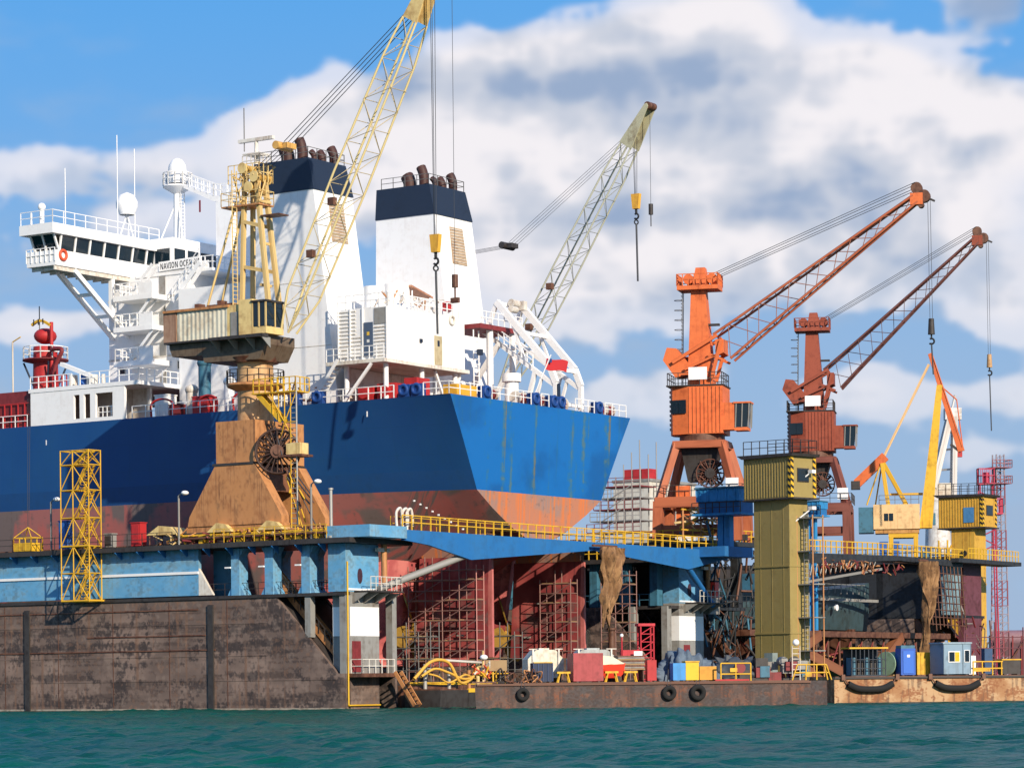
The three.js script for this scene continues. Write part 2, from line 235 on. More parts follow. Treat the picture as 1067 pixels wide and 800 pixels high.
// a pixel of the photograph at a distance, as a world point (used once, to survey where things stand)
const PH = .6 * DEG, F = 3000;
function survey(px, py, d) { const dx = px - 533.5, dy = 713 - py; return new THREE.Vector3((dx * cos(PH) + dy * sin(PH)) / F * d, 1.9 + (-dx * sin(PH) + dy * cos(PH)) / F * d, -d); }

// ---------- the sea ----------
(function sea() {
  const line = (a, b, d, lo, hi, g) => { const o = []; let x = a, s = d; while (x <= b) { o.push(x); x += d; } const L = []; x = a; s = d; while (x > lo) { s *= g; x -= s; L.unshift(max(x, lo)); } x = o[o.length - 1]; s = d; while (x < hi) { s *= g; x += s; o.push(min(x, hi)); } return [...L, ...o]; };
  const xs = line(-46, 52, .36, -4000, 4000, 1.3), zs = line(-232, -58, .3, -5000, 200, 1.3), nx = xs.length, nz = zs.length, pos = new Float32Array(nx * nz * 3), uv = new Float32Array(nx * nz * 2), idx = [], r = rng(91);
  const waves = [...Array(26)].map((_, i) => { const L = .75 * pow(1.06, i), th = -1.2 + (r() - .5) * 2.2; return [cos(th) * 2 * PI / L, sin(th) * 2 * PI / L, L * .0075 * (.6 + r() * .8), r() * 7]; });
  for (let j = 0; j < nz; j++) for (let i = 0; i < nx; i++) {
    const x = xs[i], z = zs[j], k = sst(70, 48, abs(x - 3)) * sst(-250, -234, z) * sst(-30, -56, z); let y = 0;
    if (k > 0) { const gust = .55 + .9 * vn(x / 9 + 40, z / 14 + 60, 256, 256, 8); for (const [a, b, h, p] of waves) { const s = sin(a * x + b * z + p); y += h * (s + .35 * s * s); } y *= k * gust; }
    const o = j * nx + i; pos[o * 3] = x; pos[o * 3 + 1] = y; pos[o * 3 + 2] = z; uv[o * 2] = x; uv[o * 2 + 1] = z;
    if (i && j) { const a = o - nx - 1, b = o - nx, c = o - 1; idx.push(a, c, b, b, c, o); }
  }
  const g = new THREE.BufferGeometry(); g.setAttribute('position', new THREE.BufferAttribute(pos, 3)); g.setAttribute('uv', new THREE.BufferAttribute(uv, 2)); g.setIndex(idx); g.computeVertexNormals();
  const bump = tex(512, [5, 5], (u, v) => { const q = fbm(u, v, 10, 16, 5, 4) * 255; return [q, q, q]; }, false);
  const murk = tex(256, [60, 60], (u, v) => mix3([3, 88, 72], [2, 64, 56], fbm(u, v, 5, 7, 4, 77)));
  const m = new THREE.Mesh(g, new THREE.MeshPhysicalMaterial({ map: murk, roughness: .3, bumpMap: bump, bumpScale: .1, specularIntensity: .12, ior: 1.33 }));
  m.name = 'sea'; m.receiveShadow = true; struct(m);
})();

// ---------- the floating dock that holds the tanker ----------
(function dock() {
  const t = dockThing('floating_dock', 'large blue and rust brown floating dock holding the blue tanker', 'floating dock', [0, 0, 0]);
  const XY = (u, v, w) => [u, v, w], ZY = (u, v, w) => [w, v, u];
  // near wing: outer plating with the slanted stair opening at its end
  const shell = [[-78, -1.5], [0, -1.5], [0, 2.9], [-.9, 2.9], [-6.9, 9.05], [-78, 9.05]];
  new MB().prism(shell, -.3, 0, XY).build('outer_plating', W_.dockWall, t);
  new MB().prism(shell, -6.8, -6.5, XY).build('inner_plating', W_.dockWall, t);
  new MB().prism([[-78, 8.8], [-6.9, 8.8], [-1, 2.6], [0, 2.6], [0, 2.85], [-.95, 2.85], [-6.95, 9], [-78, 9]], -6.5, -.3, XY).build('wing_deck', W_.darkSteel, t);
  for (const a of [-13.9, -34, -54]) bx(t, 'fender_strip', W_.darkSteel, a, a + .55, -1.2, 8.6, .0, .16);
  for (const [y, a0, a1] of [[8.2, -50, -15], [6.1, -27, -14.2], [4.9, -38, -13.2]]) bx(t, 'rubbing_strake', W_.rusty, a0, a1, y, y + .1, 0, .07);
  for (let a = -73; a < -8; a += 6.1) bx(t, 'weld_seam', W_.rusty, a, a + .06, .3, 8.9, 0, .025);
  for (const y of [2.4, 4.4, 7]) bx(t, 'weld_seam', W_.dockWall, -78, y < 3 ? -1 : -8, y, y + .07, 0, .03);
  bx(t, 'waterline_crust', M('#a79c8c', { rust: .2, dirt: .4 }), -78, -.2, .06, .2, 0, .03);
  bx(t, 'ledge', W_.darkSteel, -78, 0, 9.05, 9.3, -6.9, .12);
  // columns of the open end and the stairs inside
  for (const [a0, a1, y0] of [[-4.05, -3.5, 5.8], [-.62, 0, 2.9]]) bx(t, 'end_column', W_.grey, a0, a1, y0, 9.05, -.62, 0);
  for (const [a0, a1] of [[-4.05, -3.5], [-.62, 0]]) bx(t, 'end_column', W_.grey, a0, a1, 2.9, 9.05, -6.8, -6.2);
  new MB().bar([-8.6, 11.2, -1.3], [-.9, 3.4, -1.3], .16, .5).bar([-8.6, 11.2, -2.5], [-.9, 3.4, -2.5], .16, .5).build('stair_stringer', W_.tan, t);
  for (let k = 0; k < 22; k++) bx(t, 'stair_tread', W_.rusty, -7.4 + k * .3 - .14, -7.4 + k * .3 + .14, 9.9 - k * .303, 9.95 - k * .303, -2.45, -1.35);
  railing(t, W_.darkSteel, [[-7.2, 9.9, -1.2], [-1.2, 3.6, -1.2]], 1, .9);
  new MB().bar([-5, 9, -5.6], [-1.2, 3.2, -5.6], .5, 1).build('stair_web', W_.darkSteel, t);
  // upper gallery: light blue fascia, then the open bays
  const fascia = [[-78, -52], [-52, -36.5], [-36.5, -30.2], [-30.2, -14.9]];
  for (const [a0, a1] of fascia) { bx(t, 'fascia_panel', W_.fascia, a0 + .03, a1, 9.4, 13.15, -.35, 0); bx(t, 'fascia_rail', W_.white, a0 + .03, a1, 11.15, 11.36, .0, .1); bx(t, 'fascia_rail', W_.fascia, a0 + .03, a1, 12.5, 12.62, .0, .07); }
  new MB().prism([[-14.9, 9.4], [-13.4, 9.4], [-14.9, 11.6]], -.25, 0, XY).build('gusset', W_.whiteOld, t);
  bx(t, 'bay_wall', W_.teal, -14.9, -11.9, 9.3, 13.1, -2.2, -1.9);
  for (const a of [-11.55, -8.1, -4.4]) {
    for (const z of [-1.15, -6.8]) { const c = bx(t, 'bay_column', W_.fascia, a, a + .85, 9.3, 13.1, z, z + 1.1); new MB().prism([[a - .45, 9.32], [a + 1.3, 9.32], [a + .85, 10.1], [a, 10.1]], z + .1, z + 1, XY).build('column_foot', W_.fascia, c); new MB().prism([[a - .4, 13.08], [a, 12.4], [a + .85, 12.4], [a + 1.25, 13.08]], z + .1, z + 1, XY).build('column_head', W_.fascia, c); bx(c, 'lamp_arm', W_.white, a - .55, a, 11.5, 11.62, z + 1.1, z + 1.25); }
  }
  railing(t, W_.redDk, [[-11.5, 9.3, -6.2], [-.8, 9.3, -6.2]], 1.1, .9, .04); railing(t, W_.darkSteel, [[-14.8, 9.3, -.4], [-1, 9.3, -.4]], 1.0, 1.2, .025);
  // top deck with its overhang and brackets
  bx(t, 'top_deck', W_.darkSteel, -78, 1.1, 13.15, 13.55, -7.6, .9);
  for (let a = -49; a < -1; a += 2.35) new MB().prism([[0, 12.5], [.88, 13.05], [.88, 13.16], [0, 13.16]], a, a + .1, ZY).build('deck_bracket', W_.dockBlue, t);
  railing(t, W_.darkSteel, [[-78, 13.55, .8], [-17, 13.55, .8]], 1.05, 1.6, .03); railing(t, W_.yellow, [[-12.6, 13.55, .8], [-1.2, 13.55, .8]], 1.1, 1, .028); railing(t, W_.yellow, [[-16, 13.55, -7.4], [-1.2, 13.55, -7.4]], 1.1, 1.2, .035); for (let k = 0; k < 90; k++) { const a = rnd(-19, -1), y = rnd(13.7, 14.5); rod(t, 'deck_pipe', [W_.yellow, W_.tan, W_.rusty, W_.cream, W_.redDk][k % 5], [a, y, rnd(-.2, .7)], [a + rnd(-.7, .7), y + rnd(-.5, .5), rnd(-.2, .7)], rnd(.04, .1)); }
  for (let k = 0; k < 14; k++) { const a = -15.6 + k * .98; bx(t, 'pipe_support', k % 3 ? W_.yellow : W_.rusty, a, a + .3 + (k % 4) * .12, 13.55, 14.1 + (k * 37 % 5) * .12, -.4, .3); }
  for (const [y, z, m] of [[14.25, .2, W_.yellow], [14.0, .45, W_.rusty], [14.45, -.4, W_.tan]]) rod(t, 'deck_pipe', m, [-17, y, z], [-1.4, y, z], .1);
  // crane rails on the deck
  for (const z of [-.6, -6.6]) bx(t, 'crane_rail', W_.rusty, -78, -1, 13.55, 13.72, z - .08, z + .08);

  // one end block, near or far: panels in blue, white and grey, a door, a bracketed balcony
  function endBlock(n0, n1, near) {
    const lo = min(n0, n1), hi = max(n0, n1), e = near ? -.55 : .0;
    const up = bx(t, 'end_panel', W_.fascia, -1.7, .02, 9.35, 13.12, lo, hi); up.userData.label = 'light blue upper end panel';
    new MB().add(new THREE.CylinderGeometry(.5, .5, .1, 16).rotateZ(PI / 2).scale(1, 1.2, .6).translate(.04, 10.6, lerp(hi, lo, .42))).build('oval_hatch', M('#4a2c3a', { rust: .3, dirt: .4 }), up);
    bx(up, 'hatch_rim', W_.white, .02, .09, 9.45, 9.6, lo + .1, hi - .1);
    bx(t, 'end_panel', W_.grey, -1.7, 0, 8.15, 9.35, lo, hi + e); const wh = bx(t, 'end_panel', W_.white, -1.7, .015, 5.85, 8.15, lo, hi + e); wh.userData.label = 'white painted band on the end panel';
    const g = bx(t, 'end_panel', W_.grey, -1.7, 0, 2.9, 5.85, lo, hi + e), dz = lerp(hi, lo, .3);
    bx(g, 'door', W_.redDk, .0, .06, 3, 5.45, dz - .55, dz + .55);
    bx(t, 'end_foot', W_.dockWall, -1.7, -.02, -1.5, 2.6, lo, hi + e);
    const pl = bx(t, 'end_platform', W_.rusty, -1.9, 1.3, 2.6, 2.9, lo - .6, hi + e + .3); railing(pl, W_.whiteOld, [[1.2, 2.9, hi + e], [1.2, 2.9, lo - .4]], 1.1, .8, .035); railing(pl, W_.whiteOld, [[1.2, 2.9, hi + e], [.05, 2.9, hi + e]], 1.1, .8, .035);
    const bal = bx(t, 'balcony', W_.darkSteel, -.4, 1.6, 9.3, 9.42, lo - 1.2, lerp(lo, hi, .75)); for (let k = 0; k < 4; k++) { const z = lerp(lo - 1, hi - 1, k / 3); new MB().prism([[0, 8.4], [1.5, 9.25], [0, 9.25]], z, z + .12, XY).build('balcony_bracket', W_.grey, bal); }
    railing(bal, W_.whiteOld, [[0.05, 9.42, lo - 1.1], [1.5, 9.42, lo - 1.1], [1.5, 9.42, lerp(lo, hi, .7)]], 1.1, .7, .03);
    new MB().bar([1.3, 3, lo - .3], [3.2, 0.3, lo - .3], .1, .3).bar([1.3, 3, lo - 1.1], [3.2, .3, lo - 1.1], .1, .3).build('ladder', W_.tan, t); for (let k = 0; k < 8; k++) bx(t, 'ladder_tread', W_.rusty, 1.45 + k * .23, 1.65 + k * .23, 2.65 - k * .325, 2.7 - k * .325, lo - 1.1, lo - .3);
    rod(t, 'mooring_post', W_.tan, [.5, 9.4, lo - .1], [.5, 13.2, lo - .1], .24); beam(t, 'mooring_bracket', W_.whiteOld, [.5, 12.7, lo + .9], [.5, 12.7, lo - .7], .3, .3);
  }
  endBlock(0, -4.4, true);
  new MB().pipe([[.12, 11.7, -.1], [.12, 6, -.1], [.12, .4, -.1]], .07).build('yellow_pipe', W_.yellow, t); rod(t, 'yellow_pipe', W_.yellow, [.12, .38, -.1], [.12, .38, -4.3], .07);
  bx(t, 'hinge_box', W_.fascia, -1.6, 2.7, 13.56, 14.5, -4.6, .4);
  // pontoon floor and the keel blocks
  bx(t, 'pontoon', W_.darkSteel, -78, -.05, -1.5, 2.2, -49.8, -6.8);
  bx(t, 'pontoon_edge', W_.rusty, -.05, .25, -1.2, 1.9, -49.6, -7); railing(t, W_.yellow, [[.1, 1.92, -8.4], [.1, 1.92, -21]], .16, 2.2, .09, 'yellow_kerb');
  for (let k = 0; k < 16; k++) bx(t, 'keel_block', W_.rusty, -30 - k * 2.8, -28.8 - k * 2.8, 2.2, 3.5, -27.2, -25.2);
  // far wing with its open gallery
  const fs = [[-78, -1.5], [0, -1.5], [0, 2.9], [-.9, 2.9], [-6.9, 9.05], [-78, 9.05]];
  new MB().prism(fs, -50.1, -49.8, XY).build('inner_plating', W_.dockWall, t); new MB().prism(fs, -56.6, -56.3, XY).build('outer_plating', W_.dockWall, t); bx(t, 'wing_deck', W_.darkSteel, -78, 0, 8.8, 9.1, -56.3, -50.1); bx(t, 'top_deck', W_.darkSteel, -78, 1.1, 13.15, 13.55, -57.4, -49.2);
  for (let k = 0; k < 14; k++) { const a = -1.9 - k * 3.3; for (const z of [-50.9, -56.6]) bx(t, 'bay_column', W_.teal, a, a + .8, 9.1, 13.15, z, z + 1); }
  railing(t, W_.teal, [[-46, 9.1, -50], [-2, 9.1, -50]], 1.1, 1.1, .04); railing(t, W_.yellow, [[-40, 13.55, -49.4], [-1, 13.55, -49.4]], 1.1, .9, .05); for (const [a0, a1] of [[-9, -8.4], [-4.2, -3.6], [-.62, 0]]) bx(t, 'end_column', W_.grey, a0, a1, 2.9, 9.05, -50.6, -49.8);
  endBlock(-52, -56.6, false);
  bx(t, 'hinge_box', W_.dockBlue, -1.6, 5.2, 13.56, 14.5, -57, -51.6);
  const lamp = bx(t, 'signal_light', flat('#e0301c', .4), .6, 1.2, 9.9, 11.4, -57.5, -56.8);
  bx(lamp, 'light_hood', W_.black, .4, 1.25, 11.4, 11.55, -57.6, -56.7);
  // swing gangway: two halves that meet over the stern
  const top = (n) => 14.28;
  const g1 = new MB().prism([[-4.4, 13.45], [-8, 13.15], [-13.9, 12.15], [-33, 13.55], [-33, 14.28], [-4.4, 14.28]], 2.25, 2.5, ZY).build('gangway_girder', W_.dockBlue, t), g2 = new MB().prism([[-33.15, 13.55], [-49.5, 12.35], [-56, 13.4], [-57, 13.4], [-57, 14.28], [-33.15, 14.28]], 2.25, 2.5, ZY).build('gangway_girder', W_.dockBlue, t);
  for (const [n0, n1, g] of [[-4.4, -33, g1], [-33.15, -57, g2]]) { bx(g, 'gangway_deck', W_.darkSteel, 1.2, 2.25, 14.1, 14.27, n1, n0); railing(g, W_.yellow, [[2.4, 14.28, n0], [2.4, 14.28, n1]], 1.15, 1.3, .05); railing(g, W_.yellow, [[1.25, 14.27, n0], [1.25, 14.27, n1]], 1.1, 3.2, .025); }
  rod(t, 'gangway_brace', W_.galv, [.8, 9.6, -3.4], [2.1, 12.5, -13.6], .3); rod(t, 'gangway_brace', W_.dockBlue, [.8, 9.2, -57], [2.1, 12.6, -50], .3);
  const pg = new MB(); for (const n of [-4.2, -5, -5.6]) pg.pipe([[2, 14.3, n], [2, 15.7, n], [2, 16, n - .5], [2, 15.6, n - .7], [2, 14.6, n - .7]], .12); pg.build('pipe_bends', W_.whiteOld, t);
})();
// deck clutter of the near wing, each a thing
(function wingDeck() {
  const Y = 13.55;
  const lampPost = (a, n, h, label) => { const t = dockThing('lamp_post', label, 'lamp post', [a, Y, n], 0, 'lamp posts on the near dock wall'); rod(t, 'post', W_.grey, [0, 0, 0], [0, h, 0], .09); rod(t, 'arm', W_.grey, [0, h, 0], [.5, h + .25, .1], .06); new MB().ball([.75, h + .2, .1], .32, .6, 10).build('lamp_head', W_.white, t); return t; };
  lampPost(-31.5, -.6, 4.2, 'dark lamp post beside the yellow man basket'); lampPost(-16.5, .5, 4, 'lamp post in front of the shaded blue hull, beside the crane foot'); lampPost(-3.0, .4, 4.3, 'lamp post in front of the crane cable reel ladder');
  tag(new MB().tube([0, 0, 0], [0, 3.8, 0], .13).tube([0, 3.8, 0], [0, 3.95, 0], .2).tube([0, 0, 0], [0, .2, 0], .28).build('mooring_pole', W_.galv), 'plain pale pole standing near the gangway hinge', 'pole').position.copy(D(-1.2, Y, .2));
  const cab = (name, label, cat, a, n, w, h, d, m, mt) => { const t = dockThing(name, label, cat, [a, Y, n]); bx(t, 'body', m, -w / 2, w / 2, .12, h, -d / 2, d / 2); bx(t, 'door', mt, -w * .38, w * .38, .25, h - .15, d / 2, d / 2 + .05); bx(t, 'roof', m, -w / 2 - .06, w / 2 + .06, h, h + .08, -d / 2 - .06, d / 2 + .06); for (const s of [-1, 1]) bx(t, 'foot', W_.darkSteel, s * w * .4 - .06, s * w * .4 + .06, 0, .12, -d * .4, d * .4); return t; };
  cab('cabinet', 'bright red steel cabinet on the dock wall edge', 'cabinet', -21.6, -.4, 1.0, 2, .8, W_.red, W_.red); cab('cabinet', 'tall narrow blue cabinet beside the yellow stair tower', 'cabinet', -30.2, -1, .9, 2.5, .8, W_.blueBox, W_.blueBox);
  cab('electric_box', 'small dark grey switch box behind the dock railing', 'box', -24.6, -.3, .8, 1.2, .6, W_.grey, W_.darkSteel);
  for (const [a, w, label] of [[-18.4, 3.4, 'cream pitched canvas shelter left of the crane foot'], [-12.4, 2.6, 'cream pitched canvas shelter under the crane foot'], [-7.2, 2.6, 'cream pitched canvas shelter beside the cable reel']]) { const t = dockThing('canvas_shelter', label, 'shelter', [a, Y, -.4], 0, 'canvas shelters along the crane rail'); new MB().prism([[-w / 2, .9], [w / 2, .9], [w * .25, 1.5], [-w * .12, 1.65]], -1, .8).build('canvas', W_.cream, t); for (const [x, z] of [[-w * .42, .7], [w * .42, .7], [-w * .42, -.9], [w * .42, -.9]]) rod(t, 'leg', W_.rusty, [x, 0, z], [x, .95, z], .06); }
  // man basket hanging on its wires
  { const t = dockThing('man_basket', 'yellow man basket hanging on thin wires at the dock edge', 'man basket', [-33.4, Y, .2]); bx(t, 'floor', W_.yellow, -1, 1, .05, .15, -.7, .7); const m = new MB(); for (const z of [-.7, .7]) m.box(-1, 1, .15, .75, z - .02, z + .02); for (const x of [-1, 1]) m.box(x - .02, x + .02, .15, .75, -.7, .7); m.build('kick_panel', W_.yellow, t); railing(t, W_.yellow, [[-1, .1, .7], [1, .1, .7], [1, .1, -.7], [-1, .1, -.7], [-1, .1, .7]], 1.1, .6, .04); for (const [x, z] of [[-1, .7], [1, .7], [1, -.7], [-1, -.7]]) rod(t, 'sling', W_.yellow, [x, 1.2, z], [0, 2.1, 0], .045); rod(t, 'wire', W_.cable, [-.05, 2.1, 0], [.15, 13, 0], .02); rod(t, 'wire', W_.cable, [.1, 2.1, 0], [.4, 13, 0], .02); }
  // yellow stair tower against the outer wall
  { const t = dockThing('stair_tower', 'yellow lattice stair tower standing against the dock wall', 'stair tower', [-26.6, 0, 1.1]);
    const x0 = -1.55, x1 = 1.55, z0 = -.75, z1 = .75, L = [9.2, 11.5, 13.75, 16.1, 18.4, 20.5, 21.7];
    for (const x of [x0, -.2, x1]) for (const z of [z0, z1]) rod(t, 'upright', W_.yellow, [x, 9.2, z], [x, 21.75, z], .055);
    for (const x of [x0, -.2, x1]) beam(t, 'wall_bracket', W_.yellow, [x, 9.24, -1.1], [x, 9.24, z1], .14, .14);
    L.forEach((y, i) => { for (const z of [z0, z1]) rod(t, 'ledger', W_.yellow, [x0, y, z], [x1, y, z], i === 0 || i === 2 ? .09 : .045); for (const x of [x0, -.2, x1]) rod(t, 'ledger', W_.yellow, [x, y, z0], [x, y, z1], .05);
      if (i + 1 < L.length) { for (const z of [z0, z1]) { rod(t, 'brace', W_.yellow, [x0, L[i], z], [-.2, L[i + 1], z], .045); rod(t, 'brace', W_.yellow, [x1, L[i], z], [-.2, L[i + 1], z], .045); rod(t, 'brace', W_.yellow, [x1, L[i + 1], z], [-.2, L[i], z], .045); } rod(t, 'brace', W_.yellow, [x1, L[i], z0], [x1, L[i + 1], z1], .045);
        const f = new MB().bar([-.1, L[i], -.4], [1.2, L[i + 1], -.4], .05, .2).bar([-.1, L[i], .4], [1.2, L[i + 1], .4], .05, .2); for (let k = 1; k < 9; k++) f.box(-.1 + 1.3 * k / 9 - .1, -.1 + 1.3 * k / 9 + .1, lerp(L[i], L[i + 1], k / 9), lerp(L[i], L[i + 1], k / 9) + .03, -.4, .4); f.build('stair_flight', W_.yellow, t);
        bx(t, 'landing', W_.yellow, x0 + .1, -.3, L[i], L[i] + .06, z0, z1); } });
  }
})();

// ---------- the tanker ----------
const ship = dockThing('oil_tanker', 'large blue hulled tanker with white superstructure and two black topped funnels in the dock', 'ship', [0, 0, 0]);
(function tanker() {
  const t = ship, CN = -26.2, XY = (u, v, w) => [u, v, w], ZY = (u, v, w) => [w, v, u];
  // sections from keel centre to deck edge: [half breadth, height]; the transom's, the parallel body's and the bow's
  const TR = [[0, 14.2], [2.2, 14.4], [4.4, 15.2], [7.4, 16.7], [9.8, 18.1], [10.7, 19.7], [12.7, 23.2], [14.2, 25.7]], FU = [[0, 3.5], [6, 3.5], [11.8, 3.6], [13.9, 5.8], [14.2, 18.1], [14.2, 19.7], [14.2, 23.2], [14.2, 25.7]];
  const st = [1.9, .4, -1.5, -4, -7, -10, -13, -16, -19, -22, -25, -28, -33, -48, -80, -92, -102, -110, -114];
  const sec = (a) => {
    const k = clamp((1.9 - a) / 30), bow = sst(-80, -114, a);
    return TR.map(([b0, y0], i) => { const [b1, y1] = FU[i], e = i < 4 ? pow(k, i ? .8 : .9) : 1 - pow(1 - k, 2.4), ey = i < 5 ? pow(sst(0, 1, k) * .6 + k * .4, 1.05) : 0; let b = lerp(b0, b1, e), y = lerp(y0, y1, ey); b *= 1 - bow * (i < 5 ? .97 : .9); const aa = a + (i < 5 && a > 1 ? -(25.7 - y) * .06 : a > 1 ? -(25.7 - y) * .06 : 0); return [aa, y, b]; });
  };
  const rows = st.map(sec);
  function skin(name, mat, i0, i1) {
    const pos = [], idx = [], n = i1 - i0 + 1;
    for (const s of [1, -1]) { const base = pos.length / 3; for (const r of rows) for (let i = i0; i <= i1; i++) pos.push(r[i][0], r[i][1], CN + s * r[i][2]); for (let j = 0; j + 1 < rows.length; j++) for (let i = 0; i + 1 < n; i++) { const a = base + j * n + i, b = a + 1, c = a + n, d = c + 1; if (s > 0) idx.push(a, b, c, b, d, c); else idx.push(a, c, b, b, c, d); } }
    const g = new THREE.BufferGeometry(); g.setAttribute('position', new THREE.Float32BufferAttribute(pos, 3)); g.setIndex(idx); g.computeVertexNormals();
    const m = new THREE.Mesh(uvMetres(g), mat); m.name = name; t.add(setUp(m)); return m;
  }
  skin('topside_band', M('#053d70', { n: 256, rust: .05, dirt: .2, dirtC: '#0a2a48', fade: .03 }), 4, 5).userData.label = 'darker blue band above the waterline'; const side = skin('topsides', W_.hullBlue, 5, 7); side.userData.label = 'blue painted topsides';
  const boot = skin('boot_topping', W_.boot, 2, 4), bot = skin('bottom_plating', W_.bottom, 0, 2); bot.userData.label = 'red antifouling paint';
  function flatEnd(name, mat, i0, i1) { const r = rows[0], pos = []; for (let i = i0; i < i1; i++) { const [a, b] = [r[i], r[i + 1]], q = [[a[0], a[1], CN - a[2]], [a[0], a[1], CN + a[2]], [b[0], b[1], CN + b[2]], [b[0], b[1], CN - b[2]]].map((p) => [p[0] + .001, p[1], p[2]]); for (const k of [0, 1, 2, 0, 2, 3]) pos.push(...q[k]); } const g = new THREE.BufferGeometry(); g.setAttribute('position', new THREE.Float32BufferAttribute(pos, 3)); g.computeVertexNormals(); const m = new THREE.Mesh(uvMetres(g), mat); m.name = name; t.add(setUp(m)); return m; }
  const trans = flatEnd('transom', W_.transom, 4, 7), ctr = flatEnd('transom_foot', W_.rustCounter, 0, 4); trans.userData.label = 'blue flat transom with sun brightness in its paint'; ctr.userData.label = 'orange rusted foot of the transom';
  // deck
  { const pos = [], e = rows.map((r) => r[7]); for (let i = 0; i + 1 < e.length; i++) { const [a, b] = [e[i], e[i + 1]], q = [[a[0], 25.66, CN - a[2]], [a[0], 25.66, CN + a[2]], [b[0], 25.66, CN + b[2]], [b[0], 25.66, CN - b[2]]]; for (const k of [0, 1, 2, 0, 2, 3]) pos.push(...q[k]); } for (let i = 0; i < pos.length; i += 9) { const v = [pos.slice(i, i + 3), pos.slice(i + 3, i + 6), pos.slice(i + 6, i + 9)]; [v[0], v[2], v[1]].flat().forEach((x, k) => { pos[i + k] = x; }); } const g = new THREE.BufferGeometry(); g.setAttribute('position', new THREE.Float32BufferAttribute(pos, 3)); g.computeVertexNormals(); const m = new THREE.Mesh(uvMetres(g), M('#7c3b34', { rust: .3, dirt: .3 })); m.name = 'main_deck'; t.add(setUp(m)); }
  // skegs, propellers, rudders
  for (const [n, s] of [[-19.7, 1], [-34.3, -1]]) {
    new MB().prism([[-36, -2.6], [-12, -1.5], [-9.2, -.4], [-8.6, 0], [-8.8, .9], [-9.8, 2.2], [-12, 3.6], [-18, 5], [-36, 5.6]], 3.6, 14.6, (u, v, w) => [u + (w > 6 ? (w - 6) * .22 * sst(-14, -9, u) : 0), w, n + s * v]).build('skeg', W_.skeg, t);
    new MB().tube([-9.4, 6.9, n], [-7.4, 6.9, n], 1.05, .7, 16).build('stern_tube', W_.bottom, t);
    const p = new MB().tube([-8.1, 6.9, n], [-6.9, 6.9, n], .75, .35, 14).build('propeller_hub', M('#a9863c', { rust: .2, dirt: .3, rough: .4, metal: .5 }), t);
    for (let k = 0; k < 4; k++) { const sh = new THREE.Shape(); sh.moveTo(-.35, .4); sh.bezierCurveTo(-1.3, 1.5, -1.2, 3, 0, 3.3); sh.bezierCurveTo(1.1, 3, 1.2, 1.4, .35, .4); const g = new THREE.ExtrudeGeometry(sh, { depth: .12, bevelEnabled: false, curveSegments: 6 }); g.rotateY(PI / 2 + .65); g.rotateX(k * PI / 2 + .5); g.translate(-7.5, 6.9, n); new MB().add(g).build('propeller_blade', p.material, p); }
    const r = new MB().hexa([[-6.9, 4.2, n - .55], [.2, 4.2, n - .12], [.2, 4.2, n + .12], [-6.9, 4.2, n + .55]], [[-6.4, 12.7, n - .55], [.7, 12.7, n - .12], [.7, 12.7, n + .12], [-6.4, 12.7, n + .55]]).build('rudder', W_.bottom, t);
    bx(r, 'rudder_edge', M('#c4706a', { rust: .2, dirt: .2 }), .3, .72, 4.2, 12.7, n - .13, n + .135);
    new MB().hexa([[-6.2, 12.7, n - .5], [.4, 12.7, n - .3], [.4, 12.7, n + .3], [-6.2, 12.7, n + .5]], [[-6.6, 14.6, n - .9], [.6, 14.6, n - .6], [.6, 14.6, n + .6], [-6.6, 14.6, n + .9]]).build('rudder_horn', W_.rustCounter, t);
    for (let k = 0; k < 4; k++) bx(r, 'anode', W_.galv, -5.4 + k * 1.4, -4.7 + k * 1.4, 6 + (k % 2) * 3, 6.16 + (k % 2) * 3, n + .55, n + .62);
  }
  // bulwark top, mooring fairleads along the stern
  const capM = W_.hullBlue;
  for (const [a, n] of [[-14.4, -12.25], [-11.9, -12.25], [-2.9, -12.25], [-1.6, -12.25]]) { const f = bx(t, 'fairlead', M('#123f80', { rust: .1, dirt: .2 }), a - .55, a + .55, 25.7, 26.75, n - .5, n + .1); new MB().add(new THREE.TorusGeometry(.38, .16, 8, 14).translate(a, 26.3, n + .12)).build('fairlead_rim', f.material, f); }
  for (const n of [-17.6, -25.1, -28, -29.2, -35.4]) { const f = bx(t, 'fairlead', M('#123f80', { rust: .1, dirt: .2 }), 1.2, 1.75, 25.7, 26.75, n - .6, n + .6); new MB().add(new THREE.TorusGeometry(.38, .16, 8, 14).rotateY(PI / 2).translate(1.78, 26.3, n)).build('fairlead_rim', f.material, f); }
  for (const n of [-19.6, -24.2, -27, -30.6, -37, -38.4]) { const w = new MB().tube([.6, 26.3, n - .5], [.6, 26.3, n + .5], .45, .45, 12).build('mooring_winch', W_.redDk, t); for (const s of [-.55, .55]) new MB().tube([.6, 26.3, n + s - .06], [.6, 26.3, n + s + .06], .62, .62, 14).build('winch_flange', W_.whiteOld, w); bx(w, 'winch_bed', W_.redDk, .2, 1, 25.66, 25.9, n - .7, n + .7); }
  railing(t, W_.white, [[-15.8, 25.7, -12.3], [-4, 25.7, -12.3]], 1.1, 1.3, .04); railing(t, W_.white, [[-1, 25.7, -12.3], [1.5, 25.7, -12.4], [1.7, 25.7, -16.8]], 1.1, 1.3, .04); for (const [a, b] of [[-18.4, -24.4], [-26, -27.2], [-31.5, -34.6], [-36.4, -40]]) railing(t, W_.white, [[1.7, 25.7, a], [1.7, 25.7, b]], 1.1, 1.1, .04);
  railing(t, W_.white, [[-32.5, 25.7, -12.3], [-17, 25.7, -12.3]], 1.1, 1.5, .035); railing(t, W_.white, [[-78, 25.7, -12.3], [-45, 25.7, -12.3]], 1.1, 1.5, .035);
